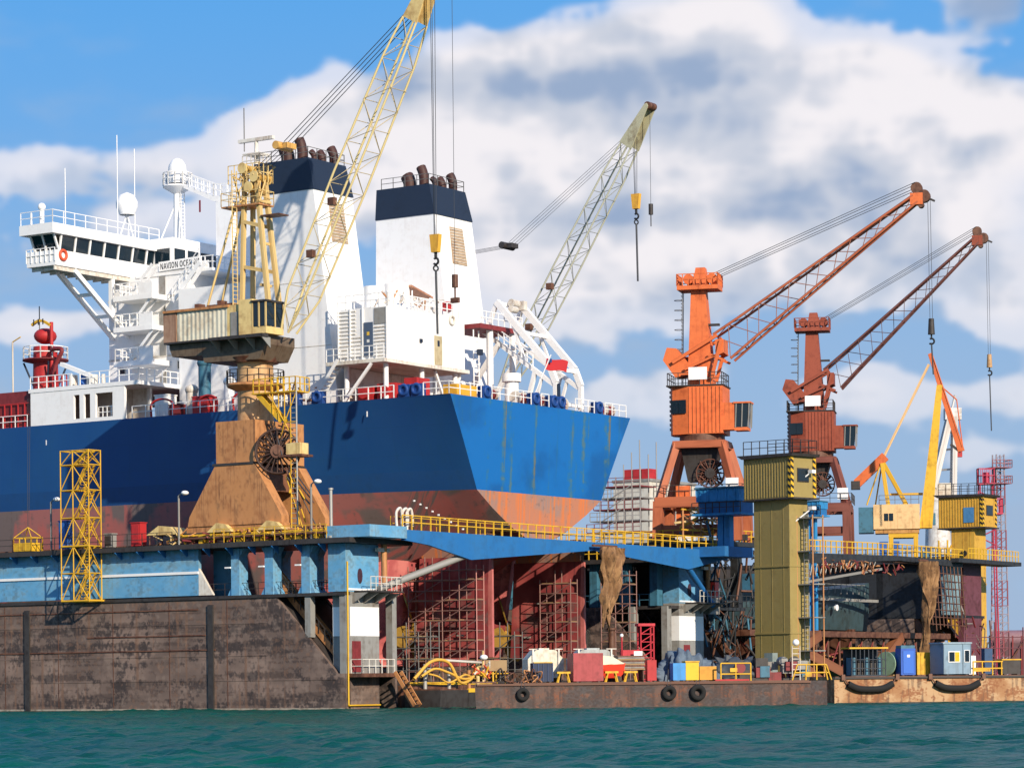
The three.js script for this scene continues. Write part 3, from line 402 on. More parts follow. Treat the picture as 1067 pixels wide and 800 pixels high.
  // white deckhouse at the side with its openings
  { const m = new MB(), z0 = -12.35, z1 = -12.1, wins = [[-39.2, -38.5], [-38, -37.25], [-36.6, -34.6]], cuts = [-44.4, ...wins.flat(), -33.2]; for (let k = 0; k < cuts.length; k += 2) m.box(cuts[k], cuts[k + 1], 25.66, 28.7, z0, z1); for (const [a, b] of wins) m.box(a, b, 25.66, 26.05, z0, z1).box(a, b, 28.2, 28.7, z0, z1); m.build('side_house', W_.white, t);
    bx(t, 'side_house_end', W_.white, -44.4, -44.2, 25.66, 28.7, -18.8, -12.35); bx(t, 'boat_deck', W_.white, -44.6, -31.5, 28.7, 29.05, -40.4, -12.05); bx(t, 'house_back', W_.whiteOld, -44.2, -33.2, 25.66, 28.7, -15.6, -15.4);
    for (const [a, n] of [[-33.4, -12.3], [-33.2, -15.5], [-32, -19]]) bx(t, 'pillar', W_.white, a - .15, a + .15, 25.66, 28.7, n - .15, n + .15);
    railing(t, W_.white, [[-38.5, 29.05, -12.2], [-31.6, 29.05, -12.2], [-31.6, 29.05, -26]], 1.1, 1.1, .04); railing(t, W_.white, [[-44.5, 29.05, -12.2], [-39.5, 29.05, -12.2]], 1.1, 1.1, .04); railing(t, W_.white, [[-36.6, 26.0, -12.5], [-34.6, 26.0, -12.5]], 1, .5, .035); }
  // red cargo crane post and the red house forward
  { bx(t, 'red_house', W_.redDk, -49, -44.6, 25.66, 29, -18, -12.6).userData.label = 'dark red deck box'; const c = new MB().tube([-45.2, 28.5, -15], [-45.2, 33.2, -15], 1.2, 1.1, 18).build('red_turret', W_.red, t); c.userData.label = 'red turret with white gallery';
    new MB().ball([-45.2, 34.2, -15], 1.05, .7, 16).build('turret_cap', W_.red, c); new MB().lathe([[1.2, 31.7], [2.1, 31.9], [2.1, 32.05], [1.2, 32.05]], [-45.2, 0, -15]).build('turret_gallery', W_.redDk, c); const ring = [...Array(13)].map((_, k) => [-45.2 + 2.05 * cos(k * PI / 6), 32.05, -15 + 2.05 * sin(k * PI / 6)]); railing(c, W_.white, ring, 1.1, 1, .045);
    for (const k of [0, 1, 2, 3]) rod(c, 'gallery_strut', W_.navy, [-45.2 + 1.1 * cos(k * PI / 2 + .7), 29.6, -15 + 1.1 * sin(k * PI / 2 + .7)], [-45.2 + 2 * cos(k * PI / 2 + .7), 31.7, -15 + 2 * sin(k * PI / 2 + .7)], .09); rod(c, 'turret_pipe', W_.red, [-43.7, 29.2, -14.2], [-43.7, 35.3, -14.2], .17);
    new MB().pipe([[-43.3, 29, -13.6], [-42.6, 31.4, -13.6], [-41.9, 32.6, -13.6], [-43.2, 32.75, -13.8], [-44, 32.7, -14.4]], .2).build('pipe_bend', W_.redDk, c); const y = new MB(); for (let k = 0; k < 8; k++) y.bar([-45.9 + k * .28, 35.15 + .35 * sin(k / 7 * PI), -14], [-45.65 + k * .28, 35.15 + .35 * sin((k + 1) / 7 * PI), -14], .22); y.build('striped_arch', W_.yellow, c);
    for (const [k, w] of [[1, 0], [3, 0], [5, 0]]) bx(c, 'black_stripe', W_.black, -45.9 + k * .28, -45.78 + k * .28, 35.1, 35.65, -13.88, -13.86); rod(c, 'whip_aerial', W_.steel, [-45.9, 34.6, -15], [-45.9, 37, -15], .05); rod(c, 'light_mast', W_.whiteOld, [-47.2, 29, -12.8], [-47.2, 33.6, -12.8], .08); rod(c, 'light_arm', W_.yellow, [-47.2, 33.6, -12.8], [-46.2, 34, -12.8], .06);
    railing(t, W_.red, [[-52, 25.7, -12.4], [-44.6, 25.7, -12.4]], 2.2, .8, .05); railing(t, W_.red, [[-44.4, 29.05, -13.2], [-41, 29.05, -13.2]], 1.2, .6, .05); }
  { const h = new MB().bar([-41.4, 31.2, -13], [-37.6, 29.8, -13], .5, .35).build('provision_crane_jib', W_.white, t); new MB().tube([-37.6, 29.05, -13], [-37.6, 30, -13], .4).build('provision_crane_post', W_.whiteOld, t); for (const [a, w] of [[-40.4, .9], [-39.2, .7], [-38.5, .5], [-36.8, .4]]) new MB().tube([a, 29.05, -13.4], [a, 29.9 + w * .3, -13.4], w * .5, w * .45, 12).build('ventilator', a === -39.2 ? W_.blueBox : W_.whiteOld, t); }
  // accommodation block, wheelhouse and the bridge wing
  const bn = -19, bf = -33.6;
  bx(t, 'accommodation_block', W_.white, -41, -31.6, 29.05, 39.7, bf, bn);
  for (const [y0, y1] of [[31.9, 32.05], [34.6, 34.75], [37.3, 37.45]]) bx(t, 'deck_line', W_.whiteOld, -41.06, -31.56, y0, y1, bf - .05, bn + .05);
  for (const [a, y] of [[-34.9, 30.1], [-34.9, 32.9], [-34.9, 35.6], [-34.9, 38.2]]) bx(t, 'door', W_.grey, a, a + .7, y - .9, y + 1, bn, bn + .06);
  for (const [a, y] of [[-32.9, 30.6], [-39.8, 30.6]]) { const w = bx(t, 'window', W_.whiteOld, a, a + .8, y, y + .9, bn, bn + .05); bx(w, 'pane', glassDark, a + .12, a + .68, y + .12, y + .78, bn + .05, bn + .07); }
  // side landings and the zigzag stairs
  [31.0, 34.1, 36.9].forEach((y, i) => { const p = new MB().prism([[-38.2, y], [-33.6, y], [-33.6, y + .45], [-38.2, y + .45]], bn, bn + 2.6).build('side_landing', W_.white, t); new MB().prism([[-38, y - .9], [-38.2, y], [-33.8, y], [-34.8, y - .9]], bn, bn + .2).build('landing_bracket', W_.white, p); railing(p, W_.white, [[-38.1, y + .45, bn + .2], [-38.1, y + .45, bn + 2.5], [-33.7, y + .45, bn + 2.5]], 1.15, .9, .045); bx(p, 'wind_screen', W_.white, -35.2, -33.6, y + .45, y + 1.5, bn + 2.5, bn + 2.56);
    new MB().bar([-36.5, y + .45, bn + 1.5], [-33.8, y + 3.1, bn + 1.5], .07, .25).bar([-36.5, y + .45, bn + 2.3], [-33.8, y + 3.1, bn + 2.3], .07, .25).build('stair_flight', W_.white, p); bx(p, 'locker', i === 1 ? W_.white : W_.red, -36.9, -36.3, y + .45, y + 1.3, bn + .1, bn + .6); new MB().ball([-36, y + 1.2, bn + .5], .42, 1, 12).build('liferaft', W_.white, p); });
  // bridge deck and wing (athwartships)
  { const a0 = -41.8, a1 = -38.7, n0 = -9, n1 = -43.4, first = t.children.length;
    bx(t, 'wing_deck', W_.white, a0, a1 + .35, 39.65, 40.0, n1, n0); const dm = new MB(); for (let k = 0; k < 12; k++) { const n = n0 - .5 - k * 1.15; dm.box(a0 + .2, a1 + .2, 39.3, 39.65, n - .06, n + .06); } dm.box(a1 + .1, a1 + .22, 39.25, 39.65, -24, n0).build('deck_girder', W_.whiteOld, t);
    const par = new MB().box(a1 + .2, a1 + .35, 40, 41.0, -22.6, n0).box(a0, a1 + .2, 40, 41.0, n0 - .15, n0).box(a0, a0 + .15, 40, 41, n1, n0).build('wing_bulwark', W_.white, t);
    // window wall: sill, raking mullions, dark panes, brow
    bx(t, 'bridge_brow', W_.white, a0 - .4, a1 + .5, 42.45, 43.35, n1 - .2, n0 + .5); bx(t, 'bridge_back', W_.white, a0, a0 + .3, 41, 42.45, n1, n0 - .9);
    const sill = bx(t, 'window_sill', W_.white, a0 + .3, a1, 40.9, 41.12, -23, n0 - .8);
    for (let k = 0; k < 7; k++) { const na = n0 - .9 - k * 1.93, nb = na - 1.93; new MB().hexa([[a1 - .12, 41.1, na - .1], [a1 - .04, 41.1, na - .1], [a1 - .04, 41.1, nb + .1], [a1 - .12, 41.1, nb + .1]], [[a1 + .12, 42.5, na - .1], [a1 + .2, 42.5, na - .1], [a1 + .2, 42.5, nb + .1], [a1 + .12, 42.5, nb + .1]]).build('bridge_window', glassDark, t); }
    for (let k = 0; k < 8; k++) { const n = n0 - .9 - k * 1.93; beam(t, 'window_mullion', W_.white, [a1 - .02, 41.05, n], [a1 + .24, 42.5, n], .16, .16); }
    for (let k = 0; k < 2; k++) { const x0 = a0 + .4 + k * 1.35, x1 = x0 + 1.25; new MB().hexa([[x0, 41.1, n0 - .8], [x1, 41.1, n0 - .8], [x1, 41.1, n0 - .9], [x0, 41.1, n0 - .9]], [[x0, 42.5, n0 - .2], [x1, 42.5, n0 - .2], [x1, 42.5, n0 - .3], [x0, 42.5, n0 - .3]]).build('bridge_window', glassDark, t); }
    for (const x of [a0 + .3, a0 + 1.7, a1]) beam(t, 'window_mullion', W_.white, [x, 41, n0 - .8], [x, 42.5, n0 - .15], .16, .16);
    railing(t, W_.white, [[a0, 40, n0 + .05], [a1 + .3, 40, n0 + .05]], 1.2, .6, .04); railing(t, W_.white, [[a0 - .3, 43.35, n0 + .4], [a1 + .4, 43.35, n0 + .4], [a1 + .4, 43.35, -23]], 1.15, 1.5, .035);
    new MB().add(new THREE.TorusGeometry(.42, .13, 8, 16).rotateY(PI / 2).translate(a1 + .45, 40.6, n0 - .9)).build('lifebuoy', flat('#d8532e', .6), t);
    // struts below the wing
    for (const a of [-40.5, -38.6]) beam(t, 'wing_strut', W_.white, [a, 39.5, -11.6], [a, 34.2, -19], .34, .42); bx(t, 'wing_post', W_.white, a1 - .2, a1 + .2, 35.8, 39.6, -17, -16.6); for (const [y, n] of [[37.6, -14.2], [35.9, -16.6]]) beam(t, 'strut_tie', W_.white, [-40.5, y, n], [-38.6, y, n], .25, .3);
    // central wheelhouse block behind, name board on the rail of the bridge deck
    bx(t, 'wheelhouse_block', W_.white, -39, -36.4, 40, 43.6, -38, -22.6); for (let k = 0; k < 5; k++) bx(t, 'bridge_window', glassDark, -36.4, -36.35, 41.3, 42.6, -24.4 - k * 1.9, -22.9 - k * 1.9); bx(t, 'bridge_window', glassDark, -38.4, -36.7, 41.3, 42.6, -22.62, -22.54);
    const cv = document.createElement('canvas'); cv.width = 512; cv.height = 64; const x = cv.getContext('2d'); x.fillStyle = '#f2f0ec'; x.fillRect(0, 0, 512, 64); x.fillStyle = '#16181c'; x.font = 'bold 58px sans-serif'; x.textBaseline = 'middle'; x.textAlign = 'center'; x.fillText('NAVION OCEANIA', 256, 34, 480); const ct = new THREE.CanvasTexture(cv); ct.colorSpace = THREE.SRGBColorSpace;
    bx(t, 'bridge_bulwark', W_.white, -36.4, -29.2, 39.7, 40.4, bn - .15, bn); const nb = new THREE.Mesh(new THREE.BoxGeometry(5, .85, .08), [0, 1, 2, 3, 4, 5].map((k) => k === 4 ? new THREE.MeshStandardMaterial({ map: ct, roughness: .6 }) : W_.white)); nb.name = 'name_board'; nb.position.set(-32.4, 40.35, bn + .06); nb.rotation.z = .03; t.add(setUp(nb));
    bx(t, 'upper_deck', W_.white, -37.6, -28.6, 39.45, 39.7, bf, bn + .1); railing(t, W_.white, [[-30.4, 39.7, bn], [-28.7, 39.7, bn], [-28.7, 39.7, -26]], 1.1, .9, .045);
    new MB().bar([-32.6, 36.9, bn + .9], [-29.4, 40.2, bn + .9], .08, .4).bar([-32.6, 36.9, bn + .1], [-29.4, 40.2, bn + .1], .08, .4).build('stair_flight', W_.white, t); railing(t, W_.white, [[-32.6, 37.1, bn + .95], [-29.4, 40.4, bn + .95]], 1, 1.2, .035);
    for (const c of t.children.slice(first)) c.position.y -= .2;
  }
  // radar mast, domes and aerials
  { const m = new MB().tube([-38.2, 43.35, -25.6], [-38.2, 48.6, -25.6], .42, .36, 14).build('radome_mast', W_.white, t); for (const [x, z] of [[-1.4, 1], [1.4, 1]]) rod(m, 'mast_stay', W_.white, [-38.2 + x, 43.4, -25.6 + z], [-38.2, 47.5, -25.6], .09); new MB().lathe([[.3, 47.9], [1.35, 48.5], [1.35, 48.7], [.3, 48.7]], [-38.2, 0, -25.6]).build('mast_top', W_.white, m); railing(m, W_.white, [...Array(13)].map((_, k) => [-38.2 + 1.35 * cos(k * PI / 6), 48.7, -25.6 + 1.35 * sin(k * PI / 6)]), 1.15, .7, .05); new MB().lathe([[.85, 48.9], [.9, 49.9], [.8, 50.6], [.5, 51.1], [0, 51.3]], [-38.2, 0, -25.6]).build('radome', W_.white, m);
    const l = new MB(); for (const z of [-.25, .25]) l.bar([-37.6, 43.4, -25.6 + z], [-37.6, 48.6, -25.6 + z], .06); for (let k = 0; k < 16; k++) l.bar([-37.6, 43.6 + k * .32, -25.9], [-37.6, 43.6 + k * .32, -25.3], .05); l.build('mast_ladder', W_.white, m);
    const d = new MB().lathe([[.7, 45.5], [1, 46.2], [1.0, 46.7], [.7, 47.3], [0, 47.6]], [-40, 0, -20.5]).build('radome', W_.white, t); for (let k = 0; k < 3; k++) rod(d, 'radome_leg', W_.white, [-40 + .8 * cos(k * 2.1), 43.2, -20.5 + .8 * sin(k * 2.1)], [-40, 45.6, -20.5], .08);
    for (const [n, h, a] of [[-19.2, 9.3, -40], [-21.6, 8.4, -40], [-12.7, 5.4, -40.5]]) rod(t, 'whip_aerial', W_.white, [a, 43.35, n], [a, 43.35 + h, n], .045);
    new MB().tube([-40.3, 43.1, -9.4], [-40.3, 44.6, -9.4], .22).ball([-40.3, 44.8, -9.4], .36).tube([-41.4, 43.1, -9.2], [-41.4, 44.3, -9.2], .1).build('signal_lamps', W_.white, t);
    // catwalk from the radome mast to the main mast, which carries the radar scanner
    const cw = new MB().prism([[-37, 48.3], [-33.4, 46.7], [-28.6, 46.3], [-28.6, 46.8], [-33.4, 47.2], [-37, 48.7]], -26.2, -25).build('mast_catwalk', W_.white, t); railing(cw, W_.white, [[-37, 48.6, -25], [-33.4, 47.2, -25], [-28.6, 46.8, -25]], 1.1, .8, .045); railing(cw, W_.white, [[-37, 48.6, -26.2], [-33.4, 47.2, -26.2], [-28.6, 46.8, -26.2]], 1.1, .8, .045);
    bx(t, 'main_mast', W_.white, -33, -31.2, 39.7, 46.6, -26.6, -24.8); const mm = new MB().tube([-28.8, 46.7, -25.6], [-28.8, 51.9, -25.6], .28, .18, 10).build('mast_pole', W_.whiteOld, t); bx(mm, 'radar_scanner', W_.whiteOld, -30.8, -26.8, 51.8, 52.1, -25.8, -25.4); for (const y of [47.9, 49.3, 50.5]) bx(mm, 'mast_platform', W_.whiteOld, -29.8, -27.8, y, y + .12, -26.4, -24.8); for (const y of [48, 49.4]) railing(mm, W_.whiteOld, [[-29.8, y, -24.8], [-27.8, y, -24.8], [-27.8, y, -26.4]], 1, .5, .04); rod(mm, 'mast_whip', W_.steel, [-30.2, 51, -25.6], [-30.2, 55, -25.6], .05);
    bx(mm, 'mast_pedestal', W_.white, -29.6, -28, 37.6, 46.7, -26.4, -24.8); bx(t, 'signal_flag', flat('#7a1f2c', .8), -35.3, -35.1, 45.9, 47, -25.2, -25.18); }
  // engine casing and the two funnels
  function funnel(n0, n1, da) {
    const lo = min(n0, n1), hi = max(n0, n1), s = hi > CN ? 1 : -1, body = new MB().hexa([[-21 + da, 25.7, lo], [-11.7 + da, 25.7, lo], [-11.7 + da, 25.7, hi + .1], [-21 + da, 25.7, hi + .1]], [[-20.8 + da, 44.5, lo], [-14.3 + da, 44.5, lo], [-14.3 + da, 44.5, hi], [-20.8 + da, 44.5, hi]]).build('funnel', W_.white, t);
    const cap = new MB().hexa([[-20.86 + da, 44.5, lo - .06], [-14.2 + da, 44.5, lo - .06], [-14.2 + da, 44.5, hi + .06], [-20.86 + da, 44.5, hi + .06]], [[-20.8 + da, 47.3, lo + .1], [-14.9 + da, 47.3, lo + .1], [-14.9 + da, 47.3, hi - .1], [-20.8 + da, 47.3, hi - .1]]).build('funnel_cap', W_.navy, body);
    cap.userData.label = 'dark navy funnel top'; railing(cap, W_.steel, [[-20.3 + da, 47.3, hi - .2], [-15 + da, 47.3, hi - .2], [-15 + da, 47.3, lo + .2], [-20.3 + da, 47.3, lo + .2]], .95, 1.3, .03);
    const rm = M('#4a2a22', { rust: .6, dirt: .4 }), mid = (lo + hi) / 2; for (const [a, n, r, h] of [[-18.4, mid + 1, .62, 1.2], [-16.6, mid + 1.3, .46, 1.75], [-16, mid + .4, .26, .9], [-16.2, mid - 1, .4, 1.0], [-15.6, mid - 1.9, .42, 1.4]]) { const p = new MB().pipe([[a + da, 47.2, n], [a + da, 47.3 + h * .55, n], [a + da - .12, 47.3 + h * .85, n], [a + da - .32, 47.3 + h * 1.1, n]], r, 10).build('exhaust_pipe', rm, cap); }
    const fa = (y) => -11.7 - 2.6 * (y - 25.7) / 18.8 + da; new MB().hexa([[fa(40.2) - .1, 40.2, mid - 1.3], [fa(40.2) + .07, 40.2, mid - 1.3], [fa(40.2) + .07, 40.2, mid + 1], [fa(40.2) - .1, 40.2, mid + 1]], [[fa(43.6) - .1, 43.6, mid - 1.2], [fa(43.6) + .07, 43.6, mid - 1.2], [fa(43.6) + .07, 43.6, mid + .8], [fa(43.6) - .1, 43.6, mid + .8]]).build('vent_grille', M('#b9a184', { rust: .4, dirt: .3 }), body);
    for (let k = 0; k < 12; k++) { const y = 40.4 + k * .27, x = fa(y) + .06; bx(body, 'grille_slat', W_.whiteOld, x, x + .06, y, y + .06, mid - 1.2, mid + .85); }
    for (const y of [31, 36.6]) { const f = (y - 25.7) / 18.8; bx(body, 'weld_seam', W_.whiteOld, -20.9 + da, lerp(-11.7, -14.3, f) + da, y, y + .05, hi + .1 * (1 - f) - .02, hi + .1 * (1 - f) + .03); }
    return body;
  }
  funnel(-15.1, -20.7, 0); funnel(-32, -38, .8);
  bx(t, 'engine_casing', W_.white, -31.5, -21.1, 25.7, 37.6, -33, -17.6); bx(t, 'engine_casing', W_.white, -21, -13.5, 25.7, 33, -31.5, -21); bx(t, 'casing_top_house', W_.white, -22, -15, 33, 36.2, -30, -22);
  // deck gear between block and crane: mast with blue cap, red vents, white boxes
  { for (const [a, n, h, r, m] of [[-25.6, -14, 4.6, .55, W_.teal], [-27.5, -14.5, 2.4, .5, W_.whiteOld], [-23, -14.2, 2.8, .45, W_.white]]) { const v = new MB().tube([a, 25.7, n], [a, 25.7 + h, n], r, r, 14).build('ventilator', m, t); new MB().ball([a, 25.7 + h, n], r * 1.25, .8, 12).build('ventilator_cowl', m, v); }
    for (const [a, n, w, h, m] of [[-26.2, -13.4, 1.7, 1.5, W_.red], [-29, -13.6, 1.2, 1, W_.redDk], [-22, -13.6, 1.5, 1.3, W_.white], [-19.4, -13.4, 1.6, 1.8, W_.white], [-17, -13.3, 1, 1.2, W_.whiteOld], [-31, -14, 1.5, 2, W_.white]]) { const b = bx(t, 'deck_locker', m, a, a + w, 25.7, 25.7 + h, n - .8, n + .4); bx(b, 'locker_lid', m, a - .06, a + w + .06, 25.7 + h, 25.8 + h, n - .86, n + .46); }
    for (const [a, r] of [[-24.4, 1], [-29.6, 1.2], [-20.6, .9]]) new MB().pipe([[a - r, 25.8, -12.9], [a - r, 26.9, -12.9], [a, 27.3, -12.9], [a + r, 26.9, -12.9], [a + r, 25.8, -12.9]], .1).build('red_pipe_bow', W_.red, t);
    for (let k = 0; k < 26; k++) { const a = rnd(-21, -12.6), n = rnd(-13.6, -12.6), y = 25.7 + rnd(.3, 1.8); rod(t, 'deck_pipe', [W_.whiteOld, W_.rusty, W_.tan, W_.white][k % 4], [a, y, n], [a + rnd(-.9, .9), y + rnd(-.7, .7), n + rnd(-.3, .3)], rnd(.05, .13)); } }
  // stern deckhouse on stilts
  { const a0 = -11, a1 = -5.8, n0 = -14, n1 = -25.4, y0 = 29.25, y1 = 33.7; const h = bx(t, 'stern_house', W_.white, a0, a1, y0, y1, n1, n0); bx(h, 'house_sole', W_.whiteOld, a0 - .6, a1 + .3, y0 - .3, y0, n1 - .3, n0 + .9);
    for (let k = 0; k < 13; k++) bx(h, 'wall_rib', W_.whiteOld, a0, k > 5 && k < 99 ? a0 + 1.9 : a0 + 2.6, y0 + .35 + k * .32, y0 + .43 + k * .32, n0, n0 + .07); for (let k = 0; k < 9; k++) bx(h, 'wall_rib', W_.whiteOld, a1 - 1.35, a1 - .1, y0 + .3 + k * .3, y0 + .38 + k * .3, n0, n0 + .07); for (const x of [a0 + .05, a0 + 1.3, a0 + 2.6, a1 - .1]) bx(h, 'wall_stile', W_.white, x, x + .1, y0, y1, n0, n0 + .12);
    const dr = bx(h, 'door', M('#4a5a70', { rust: .1, dirt: .2 }), a0 + 2.75, a0 + 3.7, y0 + .4, y0 + 3.2, n0, n0 + .07); bx(dr, 'door_sign', flat('#d9b13c'), a0 + 3.1, a0 + 3.35, y0 + 2.1, y0 + 2.4, n0 + .07, n0 + .09); bx(dr, 'door_sign', flat('#d5d5d0'), a0 + 3.1, a0 + 3.35, y0 + 1.5, y0 + 1.75, n0 + .07, n0 + .09); bx(h, 'grey_louvre', W_.grey, a1 - 1.35, a1 - .12, y0 + 3, y1 - .1, n0, n0 + .06);
    const d2 = bx(h, 'door', M('#b9ab88', { rust: .2, dirt: .2 }), a1, a1 + .06, y0 + .1, y0 + 2.6, -21.9, -20.8); bx(d2, 'door_plate', W_.navy, a1 + .06, a1 + .08, y0 + 1.7, y0 + 2.2, -21.5, -21.2); bx(h, 'wall_lamp', W_.navy, a1, a1 + .15, y0 + 1.8, y0 + 2.1, -18.9, -18.6);
    for (const [a, n] of [[-6.3, -14.4], [-6.3, -19.6], [-6.3, -24.6], [-10.4, -14.4], [-10.4, -24.6]]) { const c = new MB().tube([a, 25.7, n], [a, y0 - .3, n], .22, .22, 12).build('stilt', W_.white, t); } for (const [p, q] of [[[-9.6, 25.8, -13], [-6.9, 28.9, -13.2]], [[-6.2, 25.8, -23.2], [-6.2, 28.9, -21.4]], [[-6.2, 25.8, -24], [-6.2, 28.9, -25.2]]]) beam(t, 'stilt_brace', W_.white, p, q, .22, .22);
    new MB().bar([-13.2, 25.8, -13.1], [-10.4, 29.4, -13.1], .07, .3).bar([-13.2, 25.8, -14], [-10.4, 29.4, -14], .07, .3).build('stair_flight', W_.white, t); for (let k = 0; k < 11; k++) bx(t, 'stair_tread', W_.whiteOld, -13.1 + k * .255, -12.9 + k * .255, 26 + k * .33, 26.05 + k * .33, -14, -13.1); railing(t, W_.white, [[-11.6, y0, n0 + .85], [-5.6, y0, n0 + .85]], 1.1, .8, .035);
    for (const [a, w, h2] of [[-9.4, 1.6, 1.4], [-7.4, 1.9, 1.6], [-4.6, 1.3, 1.9]]) { const r = bx(t, 'winch_box', W_.red, a, a + w, 25.7, 25.7 + h2, -16.5, -14.6); new MB().tube([a + w / 2, 26.6, -14.6], [a + w / 2, 26.6, -14.2], .5, .5, 14).build('winch_drum', W_.red, r); } bx(t, 'yellow_locker', M('#d6a52e', { rust: .2, dirt: .2 }), -3.4, -2, 25.7, 27.3, -21.6, -18.6); bx(t, 'dark_backing', W_.whiteOld, -11, -10.8, 25.7, 28.9, -25, -15);
    railing(t, W_.white, [[a0, y1, n0], [a1, y1, n0], [a1, y1, n1]], 1.15, .9, .045);
    // clutter on its roof: tank, hatch shelter, pipes, platform
    for (const [a, n, r, h2] of [[-10.2, -18.2, .9, 2.4], [-9.8, -21, 1.1, 2.9]]) new MB().tube([a, y1, n], [a, y1 + h2, n], r, r, 18).build('roof_tank', W_.white, t); const sh = new MB().prism([[-24.4, y1 + 1.9], [-21.2, y1 + 2.6], [-21.2, y1 + 2.75], [-24.4, y1 + 2.05]], -10, -8.4, ZY).build('roof_canopy', M('#c08a6a', { rust: .4, dirt: .3 }), t); for (const [a, n] of [[-9.9, -21.4], [-8.5, -21.4], [-9.9, -24.2], [-8.5, -24.2]]) rod(t, 'canopy_post', W_.white, [a, y1, n], [a, y1 + 2.3, n], .06);
    for (let k = 0; k < 34; k++) { const a = rnd(-8.4, -6), n = rnd(-15, -25), y = y1 + rnd(.1, 1.6); rod(t, 'roof_pipe', [W_.white, W_.whiteOld, W_.tan, W_.white][k % 4], [a, y, n], [a + rnd(-.5, .5), y + rnd(-.9, .9), n + rnd(-1, 1)], rnd(.05, .12)); } bx(t, 'red_box', W_.red, -6.3, -5.9, y1 + .5, y1 + 1.3, -23.6, -22.8); new MB().add(new THREE.TorusGeometry(.36, .09, 8, 16).rotateY(PI / 2).translate(-5.7, y1 - .3, -23.4)).build('lifebuoy', W_.whiteOld, t);
    bx(t, 'aft_platform', W_.redDk, -8.6, -4.4, 32.9, 33.3, -32.4, -25.8); railing(t, W_.white, [[-4.4, 33.3, -25.8], [-4.4, 33.3, -32.4]], 1.1, .9, .045); for (const n of [-28, -31.6]) new MB().tube([-4.9, 25.7, n], [-4.9, 32.9, n], .3, .3, 12).build('platform_column', W_.white, t);
    for (let k = 0; k < 12; k++) rod(t, 'ladder_rung', W_.white, [-5.2, 26.3 + k * .5, -25.9], [-5.2, 26.3 + k * .5, -26.7], .045); for (const n of [-25.9, -26.7]) rod(t, 'ladder_stile', W_.white, [-5.2, 25.7, n], [-5.2, 32.8, n], .06); bx(t, 'lamp_box', W_.navy, -4.6, -4.2, 30.5, 31, -25.9, -25.5); new MB().tube([-2.4, 25.7, -27.6], [-2.4, 28.2, -27.6], .62, .62, 16).tube([-2.4, 28.2, -27.6], [-2.4, 28.9, -27.6], .85, .85, 16).build('mushroom_vent', W_.white, t); }
  // lifeboat launching gantry over the stern
  { const g = new THREE.Group(); g.name = 'lifeboat_gantry'; t.add(g); const N = [-29.6, -33.7];
    for (const n of N) { const k = n === N[0] ? 0 : 1, P = [[.9, 25.7, n], [.9, 28.1, n], [.3, 29.6, n], [-5.2, 35.6, n]]; beam(g, 'aft_leg', W_.white, P[0], P[1], .36, .42); beam(g, 'upper_arm', W_.white, P[1], P[2], .4, .5); beam(g, 'upper_arm', W_.white, P[2], P[3], .4, .55); beam(g, 'launch_rail', W_.white, [.9, 27.8, n], [-7.4, 33.6, n], .3, .38); beam(g, 'strut', W_.white, [-5.2, 35.5, n], [-6.4, 32.9, n], .3, .35); beam(g, 'strut', W_.white, [-2.2, 29.9, n], [-3.6, 33.8, n], .22, .25); beam(g, 'strut', W_.white, [-8.2, 27.9, n], [-5, 31.9, n], .35, .4); beam(g, 'strut', W_.white, [-1.4, 26, n], [-.5, 28.8, n], .2, .25); beam(g, 'front_leg', W_.white, [-2.3, 25.7, n], [-1.2, 29.3, n], .3, .35); }
    for (const [a, y] of [[-5.2, 35.5], [-2.6, 32.7], [.3, 29.4], [.9, 26.3], [-4.6, 31.7]]) beam(g, 'cross_tie', W_.white, [a, y, N[0]], [a, y, N[1]], .25, .3); const w = new MB().tube([-4.6, 35.6, -31], [-4.6, 35.6, -32], .36, .36, 14).box(-5, -4.2, 35.1, 35.9, -33, -32.4).tube([-4, 34.9, -30], [-4, 34.9, -30.9], .3, .3, 12).build('hoist_winch', W_.whiteOld, g); railing(g, W_.white, [[-6.6, 33.4, -29.2], [-1.2, 29.6, -29.2]], 1.0, .7, .045); const ld = bx(g, 'leg_ladder', W_.navy, 1.2, 1.24, 25.8, 28, -29.8, -29.4); }
  { const f = new MB().bar([1.2, 25.7, -25], [3, 30, -25.6], .08).build('flag_staff', W_.white, t); const g = new THREE.PlaneGeometry(1.9, .95, 16, 6), p = g.attributes.position; for (let i = 0; i < p.count; i++) p.setZ(i, .16 * sin(p.getX(i) * 4 + p.getY(i) * 2)), p.setY(i, p.getY(i) + .1 * sin(p.getX(i) * 3)); const th = new MB(); for (const s of [0, .02]) { const q = g.clone(); q.translate(0, 0, s); q.rotateY(.7); q.rotateZ(-.25); q.translate(2.9, 29.2, -26.6); th.add(q); }
    const cv = document.createElement('canvas'); cv.width = 64; cv.height = 32; const x = cv.getContext('2d'); x.fillStyle = '#c8202c'; x.fillRect(0, 0, 64, 32); x.fillStyle = '#2a3f78'; x.fillRect(0, 0, 26, 16); const fl = th.build('flag', M('#c3202a', { rust: 0, dirt: .1, fade: .05 }), t); fl.userData.label = 'small red ensign'; bx(fl, 'flag_canton', flat('#31477f', .8), 2.2, 2.7, 29.4, 29.72, -26.2, -26.1); }
  // white draught marks and tug arrows on the hull
  for (const [a, y] of [[-42.5, 23.9], [-6.6, 24.3]]) bx(t, 'hull_mark', W_.white, a, a + .1, y, y + .45, -12.02, -11.985); for (let k = 0; k < 9; k++) bx(t, 'draught_mark', W_.white, -3.4 + k * .42, -3.28 + k * .42, 17.2 - k * .3, 17.33 - k * .3, -14.2 - k * .28, -14.05 - k * .28);
})();

